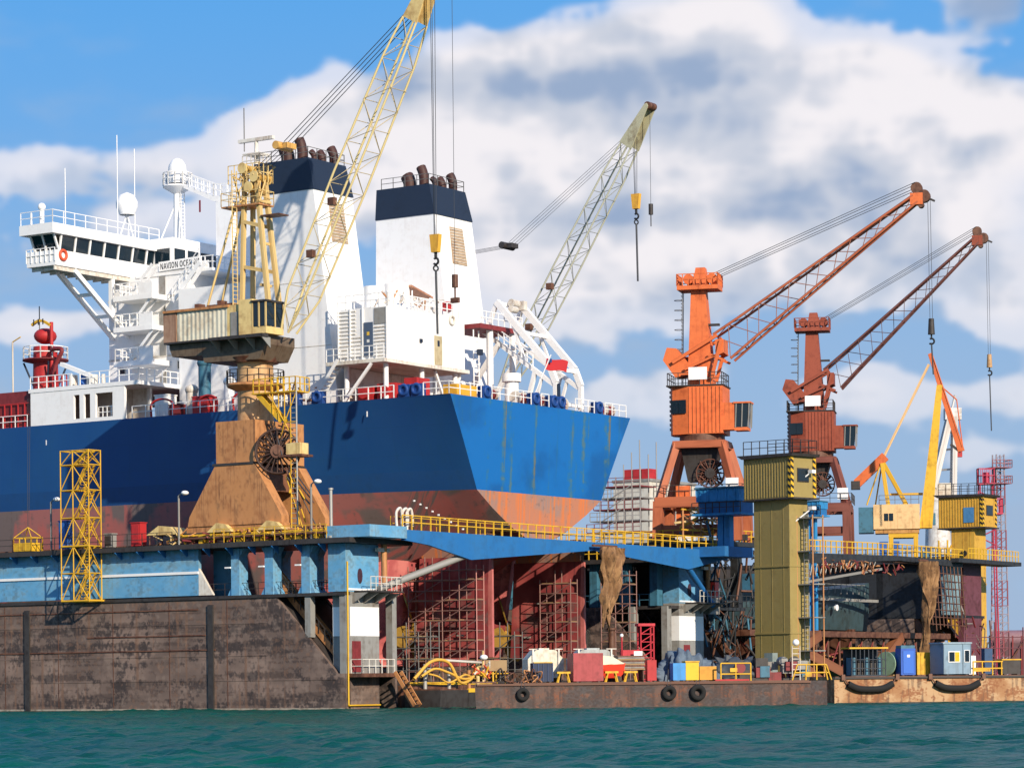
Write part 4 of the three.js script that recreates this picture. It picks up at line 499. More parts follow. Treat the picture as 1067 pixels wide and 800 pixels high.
// ---------- pedestal cranes of the dock: one on each wing ----------
function hook(parent, x, y, z, ropes, top, mBlock, sling = 5, side = 0) {
  const h = new MB().prism([[-.45, .9], [.45, .9], [.3, -.5], [-.3, -.5]], -.22, .22).build('hook_block', mBlock, parent); h.position.set(x, y, z);
  const k = new MB().tube([0, -.5, 0], [0, -.9, 0], .12).add(new THREE.TorusGeometry(.24, .09, 8, 14, 4.6).rotateZ(-2.4).translate(0, -1.2, 0)).add(new THREE.TorusGeometry(.2, .07, 6, 10).rotateY(1).translate(0, -1.75, 0)).build('hook', W_.black, h);
  if (sling) rod(h, 'sling', W_.cable, [0, -1.9, 0], [.1, -1.9 - sling, 0], .09);
  for (const d of ropes) rod(parent, 'hoist_rope', W_.cable, [x + d * .6, y + .8, z + d * .3], [x + d, top, z + d * .3], .025);
}
function dockCrane(pos, label, o) {
  const t = dockThing('pedestal_crane', label, 'crane', pos, 0, 'pedestal cranes on the dock walls'), XY = (u, v, w) => [u, v, w], B = pos[1], y = (q) => q - B;
  // bogies and the spread legs
  for (const z of [-3, 3]) for (const x of [-4, 4]) { const b = bx(t, 'bogie', W_.darkSteel, x - 1.3, x + 1.3, .35, .95, z - .35, z + .35); for (const d of [-.8, 0, .8]) new MB().tube([x + d, .38, z - .25], [x + d, .38, z + .25], .36, .36, 12).build('bogie_wheel', W_.rusty, b); }
  const leg = [[-4.5, y(15.0)], [5.2, y(15.0)], [5.2, y(15.6)], [2.5, y(19.8)], [-1.6, y(19.8)], [-4.3, y(15.8)]];
  for (const z of [2.35, -3.4]) { const l = new MB().prism(leg, z, z + 1.05).build('leg_plate', W_.tan, t); bx(l, 'leg_shoe', W_.tan, -4.7, 5.4, y(14.5), y(15.0), z + .1, z + .95); bx(l, 'leg_shoe', W_.darkSteel, -1.8, 2.4, y(19.8), y(20), z, z + 1.1); }
  bx(t, 'cross_girder', M('#7a4f36', { rust: .5, dirt: .3 }), -1.7, 2.2, y(17.8), y(19.75), -2.35, 2.35);
  new MB().box(-1.6, 2.45, y(20), y(23.4), -3.2, 3.2).build('pedestal_box', W_.tan, t);
  const col = new MB().lathe([[1.5, y(23.4)], [1.47, y(26.1)], [1.47, y(28.2)], [1.7, y(28.5)]], [0, 0, 0], 32).build('column', M('#cfa877', { rust: .4, dirt: .2, streak: 1, rustC: '#8a5528' }), t);
  const ringD = new MB().lathe([[1.47, y(26.0)], [2.3, y(26.35)], [2.4, y(26.6)], [1.47, y(26.6)]], [0, 0, 0], 32).build('ring_platform', W_.tan, t); railing(ringD, W_.darkSteel, [...Array(17)].map((_, k) => [2.35 * cos(k * PI / 8), y(26.6), 2.35 * sin(k * PI / 8)]), 1.1, .9, .035);
  // slewing frame, machinery house, cab
  const f = new MB().prism([[-7.5, y(29.9)], [-7.2, y(29.2)], [-4, y(29.1)], [-3.8, y(28.5)], [1.9, y(28.4)], [2.6, y(29.6)], [2.6, y(30.35)], [-7.5, y(30.3)]], -1.9, 1.9).build('slewing_frame', M('#6a5a48', { rust: .5, dirt: .5 }), t);
  new MB().tube([0, y(28.3), 0], [0, y(28.75), 0], 1.9, 2.1, 28).build('slew_ring', W_.rusty, t); bx(t, 'machinery_floor', W_.darkSteel, -7.7, -1.2, y(30.2), y(30.35), -2.3, 2.4);
  const hs = new MB(), P = []; for (let k = 0; k <= 48; k++) { const x = -6.3 + k * .1125, d = [0, 0, .04, .04][k % 4]; P.push([x, 2.3 + d]); } for (let k = 48; k >= 0; k--) { const x = -6.3 + k * .1125, d = [0, 0, .04, .04][k % 4]; P.push([x, -2.3 - d]); } hs.prism(P, y(30.35), y(32.75), (u, v, w) => [u, w, v]).build('machinery_house', M('#d8d2bb', { rust: .3, dirt: .25, streak: .8 }), t);
  bx(t, 'house_roof', W_.tan, -7.7, -.8, y(32.75), y(32.95), -2.4, 2.5); bx(t, 'counterweight', M('#a5846c', { rust: .3, dirt: .4 }), -7.75, -6.4, y(30.35), y(32.9), -2.3, 2.35);
  for (const [x, w, h] of [[-5.2, .5, .5], [-3.9, .9, .3], [-2.8, .4, .6], [-2, .7, .3]]) bx(t, 'roof_vent', W_.rusty, x, x + w, y(32.95), y(32.95 + h), .6, 1.4); bx(t, 'side_walkway', W_.darkSteel, -2.4, 3.2, y(30.05), y(30.3), 2.3, 3.1);
  for (const x of [-2.2, -.4, 1.4, 3]) new MB().prism([[0, y(29.2)], [1.2, y(30.05)], [0, y(30.05)]], x, x + .1, (u, v, w) => [w, v, 1.9 + u]).build('walkway_bracket', W_.grey, t);
  bx(t, 'house_front', W_.cream, -1.0, .4, y(30.35), y(32.9), -2.2, 2.35); bx(t, 'house_door', W_.grey, -.6, .2, y(30.4), y(32.3), 2.35, 2.42); bx(t, 'cab', W_.cream, .4, 1.8, y(30.35), y(33.2), .3, 2.6);
  const cab = bx(t, 'cab_nose', W_.cream, 1.8, 3.2, y(30.35), y(30.9), .3, 2.6); bx(cab, 'cab_roof', W_.darkSteel, 1.7, 3.3, y(32.9), y(33.05), .2, 2.7); for (const [x0, x1, z0, z1] of [[1.85, 3.15, 2.5, 2.58], [3.1, 3.18, .4, 2.5]]) bx(cab, 'cab_window', glassDark, x0, x1, y(30.95), y(32.85), z0, z1); for (const [x, z] of [[1.82, 2.56], [2.5, 2.6], [3.15, 2.56], [3.17, 1.4], [3.15, .35]]) beam(cab, 'cab_mullion', W_.cream, [x, y(30.9), z], [x, y(32.9), z], .12, .12);
  // A-frame
  for (const z of [-.7, .7]) { beam(t, 'gantry_leg', W_.cream, [2.0, y(32.9), z], [.75, y(43.4), z * .75], .34, .38); beam(t, 'gantry_leg', W_.cream, [-.75, y(32.9), z], [-.45, y(44.3), z * .75], .3, .34); rod(t, 'backstay', W_.cream, [-4.4, y(32.9), z * 1.2], [-1.4, y(41.6), z * .75], .11); }
  for (const yy of [36.2, 39.9]) for (const z of [-.68, .68]) beam(t, 'gantry_tie', W_.cream, [-.65, y(yy), z * .9], [lerp(2, .75, (yy - 32.9) / 10.5), y(yy - .5), z * .9], .32, .3); for (const yy of [34.6, 38, 41.4]) beam(t, 'gantry_tie', W_.cream, [1.2, y(yy), -.7], [1.2, y(yy), .7], .2, .2);
  const lad = new MB(); for (const z of [-.3, .3]) lad.bar([-1.05, y(33), z + 1.2], [-1.05, y(44), z + 1.2], .07); for (let k = 0; k < 32; k++) lad.bar([-1.05, y(33.2 + k * .34), .9], [-1.05, y(33.2 + k * .34), 1.5], .05); lad.build('gantry_ladder', W_.cream, t);
  const pf = bx(t, 'gantry_platform', W_.tan, -2.6, 1.3, y(41.1), y(41.22), -1, 1); railing(pf, W_.cream, [[-2.6, y(41.22), 1], [1.3, y(41.22), 1], [1.3, y(41.22), -1], [-2.6, y(41.22), -1], [-2.6, y(41.22), 1]], 1.1, .9, .03); bx(t, 'gantry_platform', W_.rusty, 1.4, 3.3, y(40.1), y(40.2), -.4, .9);
  for (const [x, yy] of [[-.4, 44.2], [.8, 43.4], [.2, 42.6]]) { const s = new MB().tube([x, y(yy), -.9], [x, y(yy), .9], .32, .32, 16).build('sheave', M('#c9a24e', { rust: .5, dirt: .3 }), t); for (const z of [-.95, .95]) new MB().tube([x, y(yy), z - .05], [x, y(yy), z + .05], .45, .45, 16).build('sheave_flange', W_.cream, s); } railing(t, W_.cream, [[-1.9, y(43), .9], [1.3, y(43), .9], [1.3, y(43), -.9], [-1.9, y(43), -.9]], 1.5, .7, .035);
  for (let k = 0; k < 12; k++) rod(t, 'gantry_brace', W_.cream, [-1.9 + (k % 4) * 1.1, y(41.3 + (k % 3)), (k % 2) * 2 - 1], [-1.3 + (k % 5) * .7, y(43.6 + (k % 2) * .8), 1 - (k % 2) * 2], .07);
  // boom
  const el = o.el, L = o.L, c = cos(el), s = sin(el), fx = o.fx ?? 3.5, foot = [fx, y(30.7), 0], tip = [fx + L * c, y(30.7) + L * s, 0], bw = o.bw ?? 2.1, Wd = (u) => u < .12 ? lerp(1.1, bw, u / .12) : u > .7 ? lerp(bw, .9, (u - .7) / .3) : bw, Hd = (u) => u < .12 ? lerp(.8, bw, u / .12) : u > .7 ? lerp(bw, .8, (u - .7) / .3) : bw;
  const hd = [fx + L * .86 * c, y(30.7) + L * .86 * s, 0]; lattice(t, foot, hd, [0, 0, 1], (u) => Wd(u * .86), (u) => Hd(u * .86), 15, o.chord, o.lace, .1, .032, ['boom_chord', 'boom_lacing']);
  const nx = -s, ny = c, H = (u, q) => [hd[0] + (tip[0] - hd[0]) * u + nx * q, hd[1] + (tip[1] - hd[1]) * u + ny * q]; new MB().prism([H(0, -.75), H(0, .75), H(1, .22), H(1.04, .05), H(1, -.22)], -.75, -.62).prism([H(0, -.75), H(0, .75), H(1, .22), H(1.04, .05), H(1, -.22)], .62, .75).prism([H(0, .64), H(0, .75), H(1, .22), H(1, .1)], -.62, .62).build('boom_head', o.head, t);
  new MB().tube([tip[0], tip[1], -.7], [tip[0], tip[1], .55], .36, .36, 16).build('head_sheave', W_.rusty, t); for (const [u, q] of [[.42, 0], [.25, -.6]]) { const p = [lerp(foot[0], hd[0], u), lerp(foot[1], hd[1], u)]; bx(t, 'boom_lamp', W_.rusty, p[0] - .3, p[0] + .3, p[1] - .3, p[1] + .3, .9, 1.4); }
  // luffing ropes: gantry to bridle, bridle to boom head
  const br = [...(o.br ?? [3.4, 45.7]), 0]; br[1] = y(br[1]); new MB().tube([br[0] - .3, br[1], -1], [br[0] - .3, br[1], 1], .34, .34, 14).box(br[0] - .4, br[0] + .6, br[1] - .25, br[1] + .2, -.6, .6).build('bridle_block', o.bridle, t);
  for (const z of [-.7, -.25, .25, .7]) { rod(t, 'luffing_rope', W_.cable, [.5, y(43.9), z], [br[0], br[1], z], o.rr ?? .03); rod(t, 'luffing_pendant', W_.cable, [br[0] + .4, br[1] + .2, z * 1.1], [lerp(hd[0], tip[0], .1) + nx * .6, lerp(hd[1], tip[1], .1) + ny * .6, z], o.rr ?? .035); }
  hook(t, ...o.hook, [-.35, -.15, .2], foot[1] + (o.hook[0] - fx) * s / c - .3, M('#e0a93a', { rust: .15, dirt: .2 }), o.sling); if (o.hook2) { const h = new MB().tube([0, .5, 0], [0, -.5, 0], .22).tube([0, -.5, 0], [0, -1.6, 0], .05).build('small_hook', W_.darkSteel, t); h.position.set(...o.hook2); rod(t, 'hoist_rope', W_.cable, [o.hook2[0], o.hook2[1] + .5, 0], [o.hook2[0], tip[1] + .3, 0], .02); }
  return t;
}
{
  const t = dockCrane([-11.5, 13.55, -3.4], 'nearest pedestal crane with cream lattice boom, pale corrugated house and tan legs', { el: 61.2 * DEG, L: 31, chord: W_.creamBoom, lace: flat('#b9a67c', .6), head: W_.cream, bridle: M('#d9a95a', { rust: .4, dirt: .2 }), hook: [18.1, 22.7, 0], sling: 5 });
  { const h = new MB().tube([0, .5, 0], [0, -.5, 0], .25).tube([0, -.5, 0], [0, -1.3, 0], .07).box(-.35, .35, -1.7, -1.3, -.15, .15).build('small_hook', W_.rusty, t); h.position.set(19.9, 19.8, 0); rod(t, 'hoist_rope', W_.cable, [19.9, 20.3, 0], [19.9, 46, 0], .02); }
  // cable reel, its box and the yellow stair at the side (this crane only)
  const ax = new THREE.Group(); ax.name = 'cable_reel'; ax.position.set(4.1, 7.2, 2.4); ax.rotation.y = .55; t.add(ax);
  const rm = M('#4a342a', { rust: .7, dirt: .4 }); for (const z of [-.35, .35]) new MB().add(new THREE.TorusGeometry(1.75, .09, 8, 32).translate(0, 0, z)).build('reel_rim', rm, ax); for (let k = 0; k < 20; k++) { const c = cos(k * PI / 10), s = sin(k * PI / 10); for (const z of [-.35, .35]) rod(ax, 'reel_spoke', rm, [.2 * c, .2 * s, z], [1.75 * c, 1.75 * s, z], .05); } new MB().tube([0, 0, -.5], [0, 0, .5], .55, .55, 18).tube([0, 0, .5], [0, 0, .62], .28, .28, 14).build('reel_hub', W_.rusty, ax); beam(t, 'reel_bracket', W_.tan, [2.4, 7, .5], [4.1, 7.2, 1.9], .4, .5);
  bx(t, 'motor_box', W_.cream, 5.2, 6.6, 6.9, 7.8, 1.6, 2.7); bx(t, 'motor_shelf', W_.rusty, 4.6, 6.9, 6.7, 6.88, 1.4, 2.9); rod(t, 'ladder_stile', W_.galv, [6.2, .3, 2.6], [6.2, 12.6, 2.6], .07); rod(t, 'ladder_stile', W_.yellow, [5.6, .3, 2.6], [5.6, 12.6, 2.6], .05); for (let k = 0; k < 30; k++) rod(t, 'ladder_rung', W_.galv, [5.6, .6 + k * .4, 2.6], [6.2, .6 + k * .4, 2.6], .035);
  const pl = bx(t, 'stair_platform', W_.yellow, 1.7, 6.2, 11.9, 12.0, .9, 2.7); railing(pl, W_.yellow, [[1.9, 12, 2.7], [6.2, 12, 2.7], [6.2, 12, .9]], 1.1, .6, .045); new MB().bar([2.2, 11.9, 2.5], [4.6, 9.6, 2.5], .1, .4).bar([2.2, 11.9, 1.8], [4.6, 9.6, 1.8], .1, .4).build('stair_flight', W_.yellow, t); for (let k = 0; k < 8; k++) bx(t, 'stair_tread', W_.yellow, 2.4 + k * .28, 2.62 + k * .28, 11.6 - k * .27, 11.65 - k * .27, 1.8, 2.5); for (const [p, q] of [[[5.0, 9.5, 2.6], [6.2, 11.9, 2.6]], [[5, 9.5, 2.6], [3.4, 11.9, 2.6]], [[5, 9.5, 2.6], [5, 13, 2.6]], [[5, 9.5, 2.6], [6.2, 9.5, 2.6]], [[5, 9.5, 2.6], [4.4, 8.2, 2.4]], [[5, 9.5, 2.6], [5.6, 8.3, 2.4]], [[4.4, 9.6, 2.6], [4.4, 13.2, 2.6]], [[3.8, 10.2, 2.6], [3.8, 13.2, 2.6]]]) rod(t, 'stair_brace', W_.yellow, p, q, .05);
  for (let k = 0; k < 18; k++) rod(t, 'festoon_cable', [rm, W_.rusty, W_.cable][k % 3], [2.8 + rnd(-.3, 1.6), 9.6 - rnd(0, 1.8), 1 + rnd(0, 1.6)], [4 + rnd(-1, 2), 8 + rnd(-2, 1.2), 1.4 + rnd(0, 1.4)], rnd(.04, .09));
  for (let k = 0; k < 14; k++) rod(t, 'festoon_cable', [W_.rusty, W_.yellow, W_.cable][k % 3], [5.2 + rnd(-.3, 1), 6 - rnd(0, 1), 2 + rnd(0, .8)], [6 + rnd(-.6, 1.6), 2.4 + rnd(-1.6, 1.8), 1.4 + rnd(0, 1.4)], rnd(.04, .09));
  dockCrane([-25.6, 13.55, -51], 'pale green lattice boom crane standing behind the stern of the tanker', { el: 56.6 * DEG, L: 30.2, bw: 1.75, rr: .02, chord: flat('#b6b6a2', .6), lace: flat('#85877c', .6), head: M('#b5b192', { rust: .2, dirt: .3 }), bridle: W_.darkSteel, fx: 7, br: [7.7, 44.3], hook: [22, 33.4, 0], sling: 5.4, hook2: [23.6, 32.7, 0] });
}

// ---------- orange portal cranes ----------
function portalCrane(pos, turn, label, m, o) {
  const t = thing('portal_crane', label, 'crane', pos, turn, 'orange portal cranes behind the docks'), mp = o.portal, low = 15.42 - t.position.y;
  // portal: four leaning legs, sill beams, ring
  for (const sx of [-1, 1]) for (const sz of [-1, 1]) { beam(t, 'portal_leg', mp, [sx * 3.9, low, sz * 3], [sx * 3.8, 3.4, sz * 2.9], .95, .95); beam(t, 'portal_leg', mp, [sx * 3.8, 3.4, sz * 2.9], [sx * 2.2, 9, sz * 1.9], .62, .7); bx(t, 'bogie', W_.darkSteel, sx * 3.9 - .9, sx * 3.9 + .9, low, low + .55, sz * 3 - .35, sz * 3 + .35); }
  for (const s of [-1, 1]) { beam(t, 'sill_beam', mp, [-4.1, 3.3, s * 2.9], [4.1, 3.3, s * 2.9], 1, 1); beam(t, 'sill_beam', mp, [s * 3.8, 3.3, -2.9], [s * 3.8, 3.3, 2.9], .9, .9); beam(t, 'ring_beam', mp, [-2.5, 8.9, s * 1.9], [2.5, 8.9, s * 1.9], .8, .7); beam(t, 'ring_beam', mp, [s * 2.2, 8.9, -1.9], [s * 2.2, 8.9, 1.9], .8, .7); beam(t, 'leg_tie', mp, [-3.6, .7, s * 2.9], [3.6, .7, s * 2.9], .5, .8); }
  railing(t, W_.darkSteel, [[-4.2, 3.8, 3.3], [4.4, 3.8, 3.3], [4.4, 3.8, -3.3]], 1.1, 1.3, .035); bx(t, 'panel_box', m, -2.2, -.9, .9, 4.9, 1.6, 2.4); bx(t, 'panel_box', W_.white, 2.8, 4.0, 4.2, 5.5, 2.9, 3.2).userData.label = 'white notice board';
  new MB().hexa([[-1.3, 5.4, -.9], [.9, 5.4, -.9], [.9, 5.4, .9], [-1.3, 5.4, .9]], [[-1.9, 8.8, -1.4], [1.9, 8.8, -1.4], [1.9, 8.8, 1.4], [-1.9, 8.8, 1.4]]).build('king_post', W_.darkSteel, t);
  { const c = new THREE.Group(); c.name = 'cable_reel'; c.position.set(1.0, 6.1, 1.2); t.add(c); const reelM = M('#6a4232', { rust: .5, dirt: .4 }); for (const z of [-.3, .3]) new MB().add(new THREE.TorusGeometry(1.35, .06, 6, 28).translate(0, 0, z)).build('reel_rim', reelM, c); for (let k = 0; k < 16; k++) for (const z of [-.3, .3]) rod(c, 'reel_spoke', reelM, [0, 0, z], [1.35 * cos(k * PI / 8), 1.35 * sin(k * PI / 8), z], .04); new MB().tube([0, 0, -.45], [0, 0, .45], .5, .5, 14).build('reel_hub', W_.darkSteel, c); for (let k = 0; k < 30; k++) rod(c, 'reel_cable', [reelM, W_.darkSteel][k % 2], [rnd(-1.2, 1.2), rnd(-1.2, 1.2), rnd(-.3, .3)], [rnd(-1.2, 1.2), rnd(-1.2, 1.2), rnd(-.3, .3)], .07); }
  new MB().tube([0, 9.2, 0], [0, 9.9, 0], 2.2, 2.2, 26).build('slew_ring', W_.rusty, t);
  // house with rounded back, ribs, windows, cab
  const P = [[2.4, -2], [2.4, 2.1], [-1, 2.1], [-2.6, 1.6], [-3, .4], [-3, -1], [-2.2, -2]]; const h = new MB().prism(P, 9.9, 14.5, (u, v, w) => [u, w, v]).build('house', m, t); for (let k = 0; k < 9; k++) bx(h, 'house_rib', m, -.9 + k * .38, -.84 + k * .38, 10, 14.4, 2.1, 2.18);
  bx(h, 'house_roof', W_.darkSteel, -3.1, 2.5, 14.5, 14.62, -2.1, 2.2); for (const [a, b] of [[-1.55, 2.0], [-2.35, 1.76]]) { const w = new MB().box(-.4, .4, 11.9, 13.2, 0, .06).build('house_window', glassDark, h); w.position.set(a, 0, b); w.rotation.y = -.3; }
  for (let k = 0; k < 9; k++) bx(h, 'louvre', W_.galv, -3.12, -3, 10.4 + k * .45, 10.65 + k * .45, -1, .4);
  bx(t, 'cab', m, 2.4, 3.5, 10.2, 12.8, .3, 2.0); const cb = bx(t, 'cab_floor', m, 3.5, 4.8, 10.1, 10.4, .3, 2.0); new MB().hexa([[3.5, 10.4, .35], [4.7, 10.4, .35], [4.7, 10.4, 1.95], [3.5, 10.4, 1.95]], [[3.5, 12.7, .35], [5, 12.7, .35], [5, 12.7, 1.95], [3.5, 12.7, 1.95]]).build('cab_glass', glassDark, cb); for (const [x, z] of [[3.6, 2], [4.2, 2], [4.85, 2], [4.95, 1.2], [4.9, .4]]) beam(cb, 'cab_mullion', W_.grey, [x, 10.4, z], [x + .1, 12.75, z], .1, .1); bx(cb, 'cab_roof', m, 3.4, 5.1, 12.7, 12.85, .2, 2.1);
  railing(t, W_.darkSteel, [[-3, 14.6, 2], [2.3, 14.6, 2], [2.3, 14.6, -2], [-3, 14.6, -2], [-3, 14.6, 2]], 1.2, 1.1, .04); bx(t, 'notice_board', W_.white, -.9, .9, 15.1, 16.3, 2.05, 2.15);
  // tower and its head
  new MB().hexa([[-1.2, 14.5, -1.1], [1.3, 14.5, -1.1], [1.3, 14.5, 1.1], [-1.2, 14.5, 1.1]], [[-.85, 24, -.65], [.55, 24, -.65], [.55, 24, .65], [-.85, 24, .65]]).build('tower', m, t); const top = bx(t, 'head_platform', m, -2.1, 1.9, 23.9, 24.3, -1.4, 1.4); railing(top, m, [[-2.1, 24.3, 1.4], [1.9, 24.3, 1.4], [1.9, 24.3, -1.4], [-2.1, 24.3, -1.4], [-2.1, 24.3, 1.4]], 1.1, .6, .05);
  new MB().hexa([[-.7, 24.3, -.8], [.8, 24.3, -.8], [.8, 24.3, .8], [-.7, 24.3, .8]], [[-.4, 26.1, -.5], [.5, 26.1, -.5], [.5, 26.1, .5], [-.4, 26.1, .5]]).build('head', m, top); for (const x of [-1.1, 1.2]) new MB().tube([x, 25, -.7], [x, 25, .7], .5, .5, 14).build('sheave', m, top);
  { const l = new MB(); for (const z of [-.3, .3]) l.bar([-1.9, 14.6, z], [-1.75, 24, z], .07); for (let k = 0; k < 26; k++) l.bar([-1.88, 14.8 + k * .36, -.3], [-1.88, 14.8 + k * .36, .3], .05); for (let k = 0; k < 8; k++) l.add(new THREE.TorusGeometry(.42, .03, 4, 10).rotateX(PI / 2).translate(-2.2, 16.4 + k * .95, 0)); l.build('tower_ladder', W_.steel, t); bx(t, 'ladder_rest', m, -2.6, -1, 17.4, 17.5, -.6, .6); bx(t, 'tower_lamp', W_.darkSteel, .8, 1.9, 20.4, 20.6, .2, .7); }
  // counterweight rocker
  new MB().prism([[-3.6, 17.2], [-3.2, 18.4], [-2.3, 18.3], [-.9, 16.6], [-1, 15.7], [-2.4, 15.5]], -1.1, 1.1).build('counterweight', m, t); for (const z of [-1.4, 1.4]) { beam(t, 'rocker_arm', m, [-2.6, 16.9, z], [1.8, 19.4, z], .22, .32); beam(t, 'rocker_arm', m, [-1.4, 16.2, z], [2.4, 17.8, z], .2, .22); beam(t, 'boom_knee', m, [1.2, 15.2, z], [2.2, 18.9, z], .26, .32); beam(t, 'boom_knee', m, [1.0, 17.6, z], [2.6, 16.9, z], .2, .24); }
  new MB().box(1.6, 2.4, 17.7, 19.0, -1.3, 1.3).build('boom_hinge', m, t);
  // boom: twin lattice that tapers to the sheave head
  const c = cos(o.el), s = sin(o.el), f = [2.2, 18.3, 0], e = [2.2 + o.L * c, 18.3 + o.L * s, 0]; lattice(t, f, e, [0, 0, 1], (u) => lerp(2.3, .8, u), (u) => u < .1 ? lerp(2.9, 2.6, u / .1) : lerp(2.6, .75, (u - .1) / .9), 13, o.chord, o.lace, .13, .04, ['boom_chord', 'boom_lacing']);
  new MB().box(e[0] - .5, e[0] + .7, e[1] - .6, e[1] + .5, -.5, .5).build('boom_head', m, t); for (const [x, y, r] of [[.1, 1, .55], [.8, .2, .6], [.5, -.6, .3]]) new MB().tube([e[0] + x, e[1] + y, -.4], [e[0] + x, e[1] + y, .4], r, r, 16).build('head_sheave', W_.rusty, t); beam(t, 'head_bumper', W_.darkSteel, [e[0] + .8, e[1] + .2, 0], [e[0] + 1.8, e[1] - .3, 0], .18, .18);
  for (const z of [-.5, -.2, .2, .5]) rod(t, 'luffing_rope', W_.cable, [1.2, 25.2 + z * .4, z], [e[0], e[1] + 1.2 + z * .6, z], .03);
  { const hx = e[0] + 1.35, hy = o.hookY; const b = new MB().tube([0, .9, 0], [0, -.6, 0], .26, .34, 10).build('hook_block', o.hookM, t); b.position.set(hx, hy, 0); new MB().tube([0, -.6, 0], [0, -1, 0], .08).add(new THREE.TorusGeometry(.26, .09, 8, 12, 4.6).rotateZ(-2.4).translate(0, -1.25, 0)).build('hook', W_.black, b); rod(b, 'sling', W_.cable, [0, -1.4, 0], [.15, -1.4 - o.sling, 0], .08); for (const d of [-.12, .12]) rod(t, 'hoist_rope', W_.cable, [hx + d, hy + .8, 0], [hx + d - .1, e[1], 0], .025); }
  return t;
}
portalCrane(survey(733, 560, 279), -14 * DEG, 'bright orange portal crane behind the gangway, with long boom raised to the right', W_.orange, { el: 35.8 * DEG, L: 23, chord: M('#b5603c', { rust: .4, dirt: .2 }), lace: flat('#96614a', .6), portal: M('#b2623e', { rust: .4, dirt: .3 }), hookY: 19.4, hookM: W_.darkSteel, sling: 3 });
portalCrane(survey(850, 560, 335), -10 * DEG, 'darker orange portal crane behind the olive tower', M('#94452c', { rust: .45, dirt: .35 }), { el: 43.1 * DEG, L: 22.8, chord: M('#6e4038', { rust: .4, dirt: .3 }), lace: flat('#5f4038', .6), portal: M('#7c4436', { rust: .4, dirt: .3 }), hookY: 19.8, hookM: M('#c8a070', { rust: .3 }), sling: 6.5 });  // base colours darker than on the first crane

// ---------- yellow luffing crane and white crane further off ----------
{
  const t = thing('luffing_crane', 'yellow luffing crane with orange jib and orange counterweight arm', 'crane', survey(930, 580, 352), -8 * DEG), m = W_.yellow, cr = M('#e3bd86', { rust: .2, dirt: .2 });
  for (const sx of [-1, 1]) for (const sz of [-1, 1]) beam(t, 'portal_leg', m, [1.4 + sx * 1.5, -.3, sz * 1.5], [1.4 + sx * 1.5, 2.4, sz * 1.5], .55, .55); for (const s of [-1, 1]) beam(t, 'portal_beam', m, [-.4, 2.5, s * 1.5], [3.2, 2.5, s * 1.5], .5, .5);
  new MB().tube([1.2, 2.4, 0], [1.2, 3, 0], 1.6, 1.6, 20).build('slew_ring', W_.darkSteel, t); const h = bx(t, 'house', cr, -2.2, 3.4, 3.3, 6.3, -1.8, 1.8); bx(h, 'house_back', W_.teal, -4, -2.2, 2.9, 6, -1.7, 1.7); bx(h, 'house_plinth', M('#c09050', { rust: .4 }), -2, 3.3, 2.8, 3.3, -1.6, 1.6); for (const x of [-.9, -.3]) bx(h, 'house_window', glassDark, x, x + .5, 4.3, 5.2, 1.8, 1.85); bx(t, 'cab', W_.teal, 4.6, 5.3, 3.8, 5.2, -.6, .8);
  for (const z of [-.9, .9]) { new MB().hexa([[3.3, 3.4, z - .25], [4.9, 3.4, z - .25], [4.9, 3.4, z + .25], [3.3, 3.4, z + .25]], [[5.6, 20.8, z * .6 - .15], [6.3, 20.8, z * .6 - .15], [6.3, 20.8, z * .6 + .15], [5.6, 20.8, z * .6 + .15]]).build('main_boom', m, t); beam(t, 'frame_leg', m, [-.4, 6.3, z], [-1.1, 11.4, z * .6], .5, .5); beam(t, 'frame_leg', m, [1.8, 6.3, z], [-.9, 11.4, z * .6], .45, .45); }
  for (let k = 0; k < 9; k++) beam(t, 'boom_rung', W_.darkSteel, [lerp(3.6, 5.7, k / 9), 5 + k * 1.7, -.7], [lerp(3.6, 5.7, k / 9), 5 + k * 1.7, .7], .16, .16); beam(t, 'boom_tie', m, [-.2, 7.6, 0], [3.8, 7.6, 0], .3, .3);
  const oj = M('#d0662e', { rust: .3, dirt: .2 }); new MB().hexa([[4.6, 24.6, -.35], [5.1, 24.8, -.35], [5.1, 24.8, .35], [4.6, 24.6, .35]].map(([x, y, z]) => [x, y, z]), [[8.1, 12.6, -.25], [8.9, 12.8, -.25], [8.9, 12.8, .25], [8.1, 12.6, .25]]).build('fly_jib', oj, t); for (const z of [-.4, .4]) rod(t, 'jib_stay', oj, [5.1, 24.6, z], [8.6, 13.2, z * .6], .07); rod(t, 'jib_stay', oj, [5.8, 21, 0], [8.0, 19, 0], .08); rod(t, 'jib_stay', oj, [8, 19, 0], [8.7, 13, 0], .08); beam(t, 'jib_tip', W_.darkSteel, [8.4, 12.6, 0], [7.2, 13.6, 0], .3, .3);
  beam(t, 'luffing_rod', cr, [-.9, 12.2, 0], [4.7, 23.4, 0], .3, .3); new MB().bar([-4.2, 9, -.5], [-.7, 12.3, -.5], .3, 1.1).bar([-4.2, 9, .5], [-.7, 12.3, .5], .3, 1.1).build('counter_arm', oj, t); bx(t, 'counterweight', W_.darkSteel, -4.9, -3.8, 8.3, 9.3, -.8, .8); for (const [p, q] of [[[-3, 6.3, 1], [-1.4, 11, .6]], [[-2, 6.3, -1], [-1.2, 11, -.6]]]) rod(t, 'back_tie', m, p, q, .1); railing(t, W_.steel, [[-1.5, 6.3, 1.7], [3.3, 6.3, 1.7]], 1.1, .9, .04);
  for (const [x, z] of [[-1, 1.2], [.4, 1.2]]) bx(t, 'motor', W_.blueBox, x - .5, x + .5, -.3, 1.8, z - .4, z + .4);
}
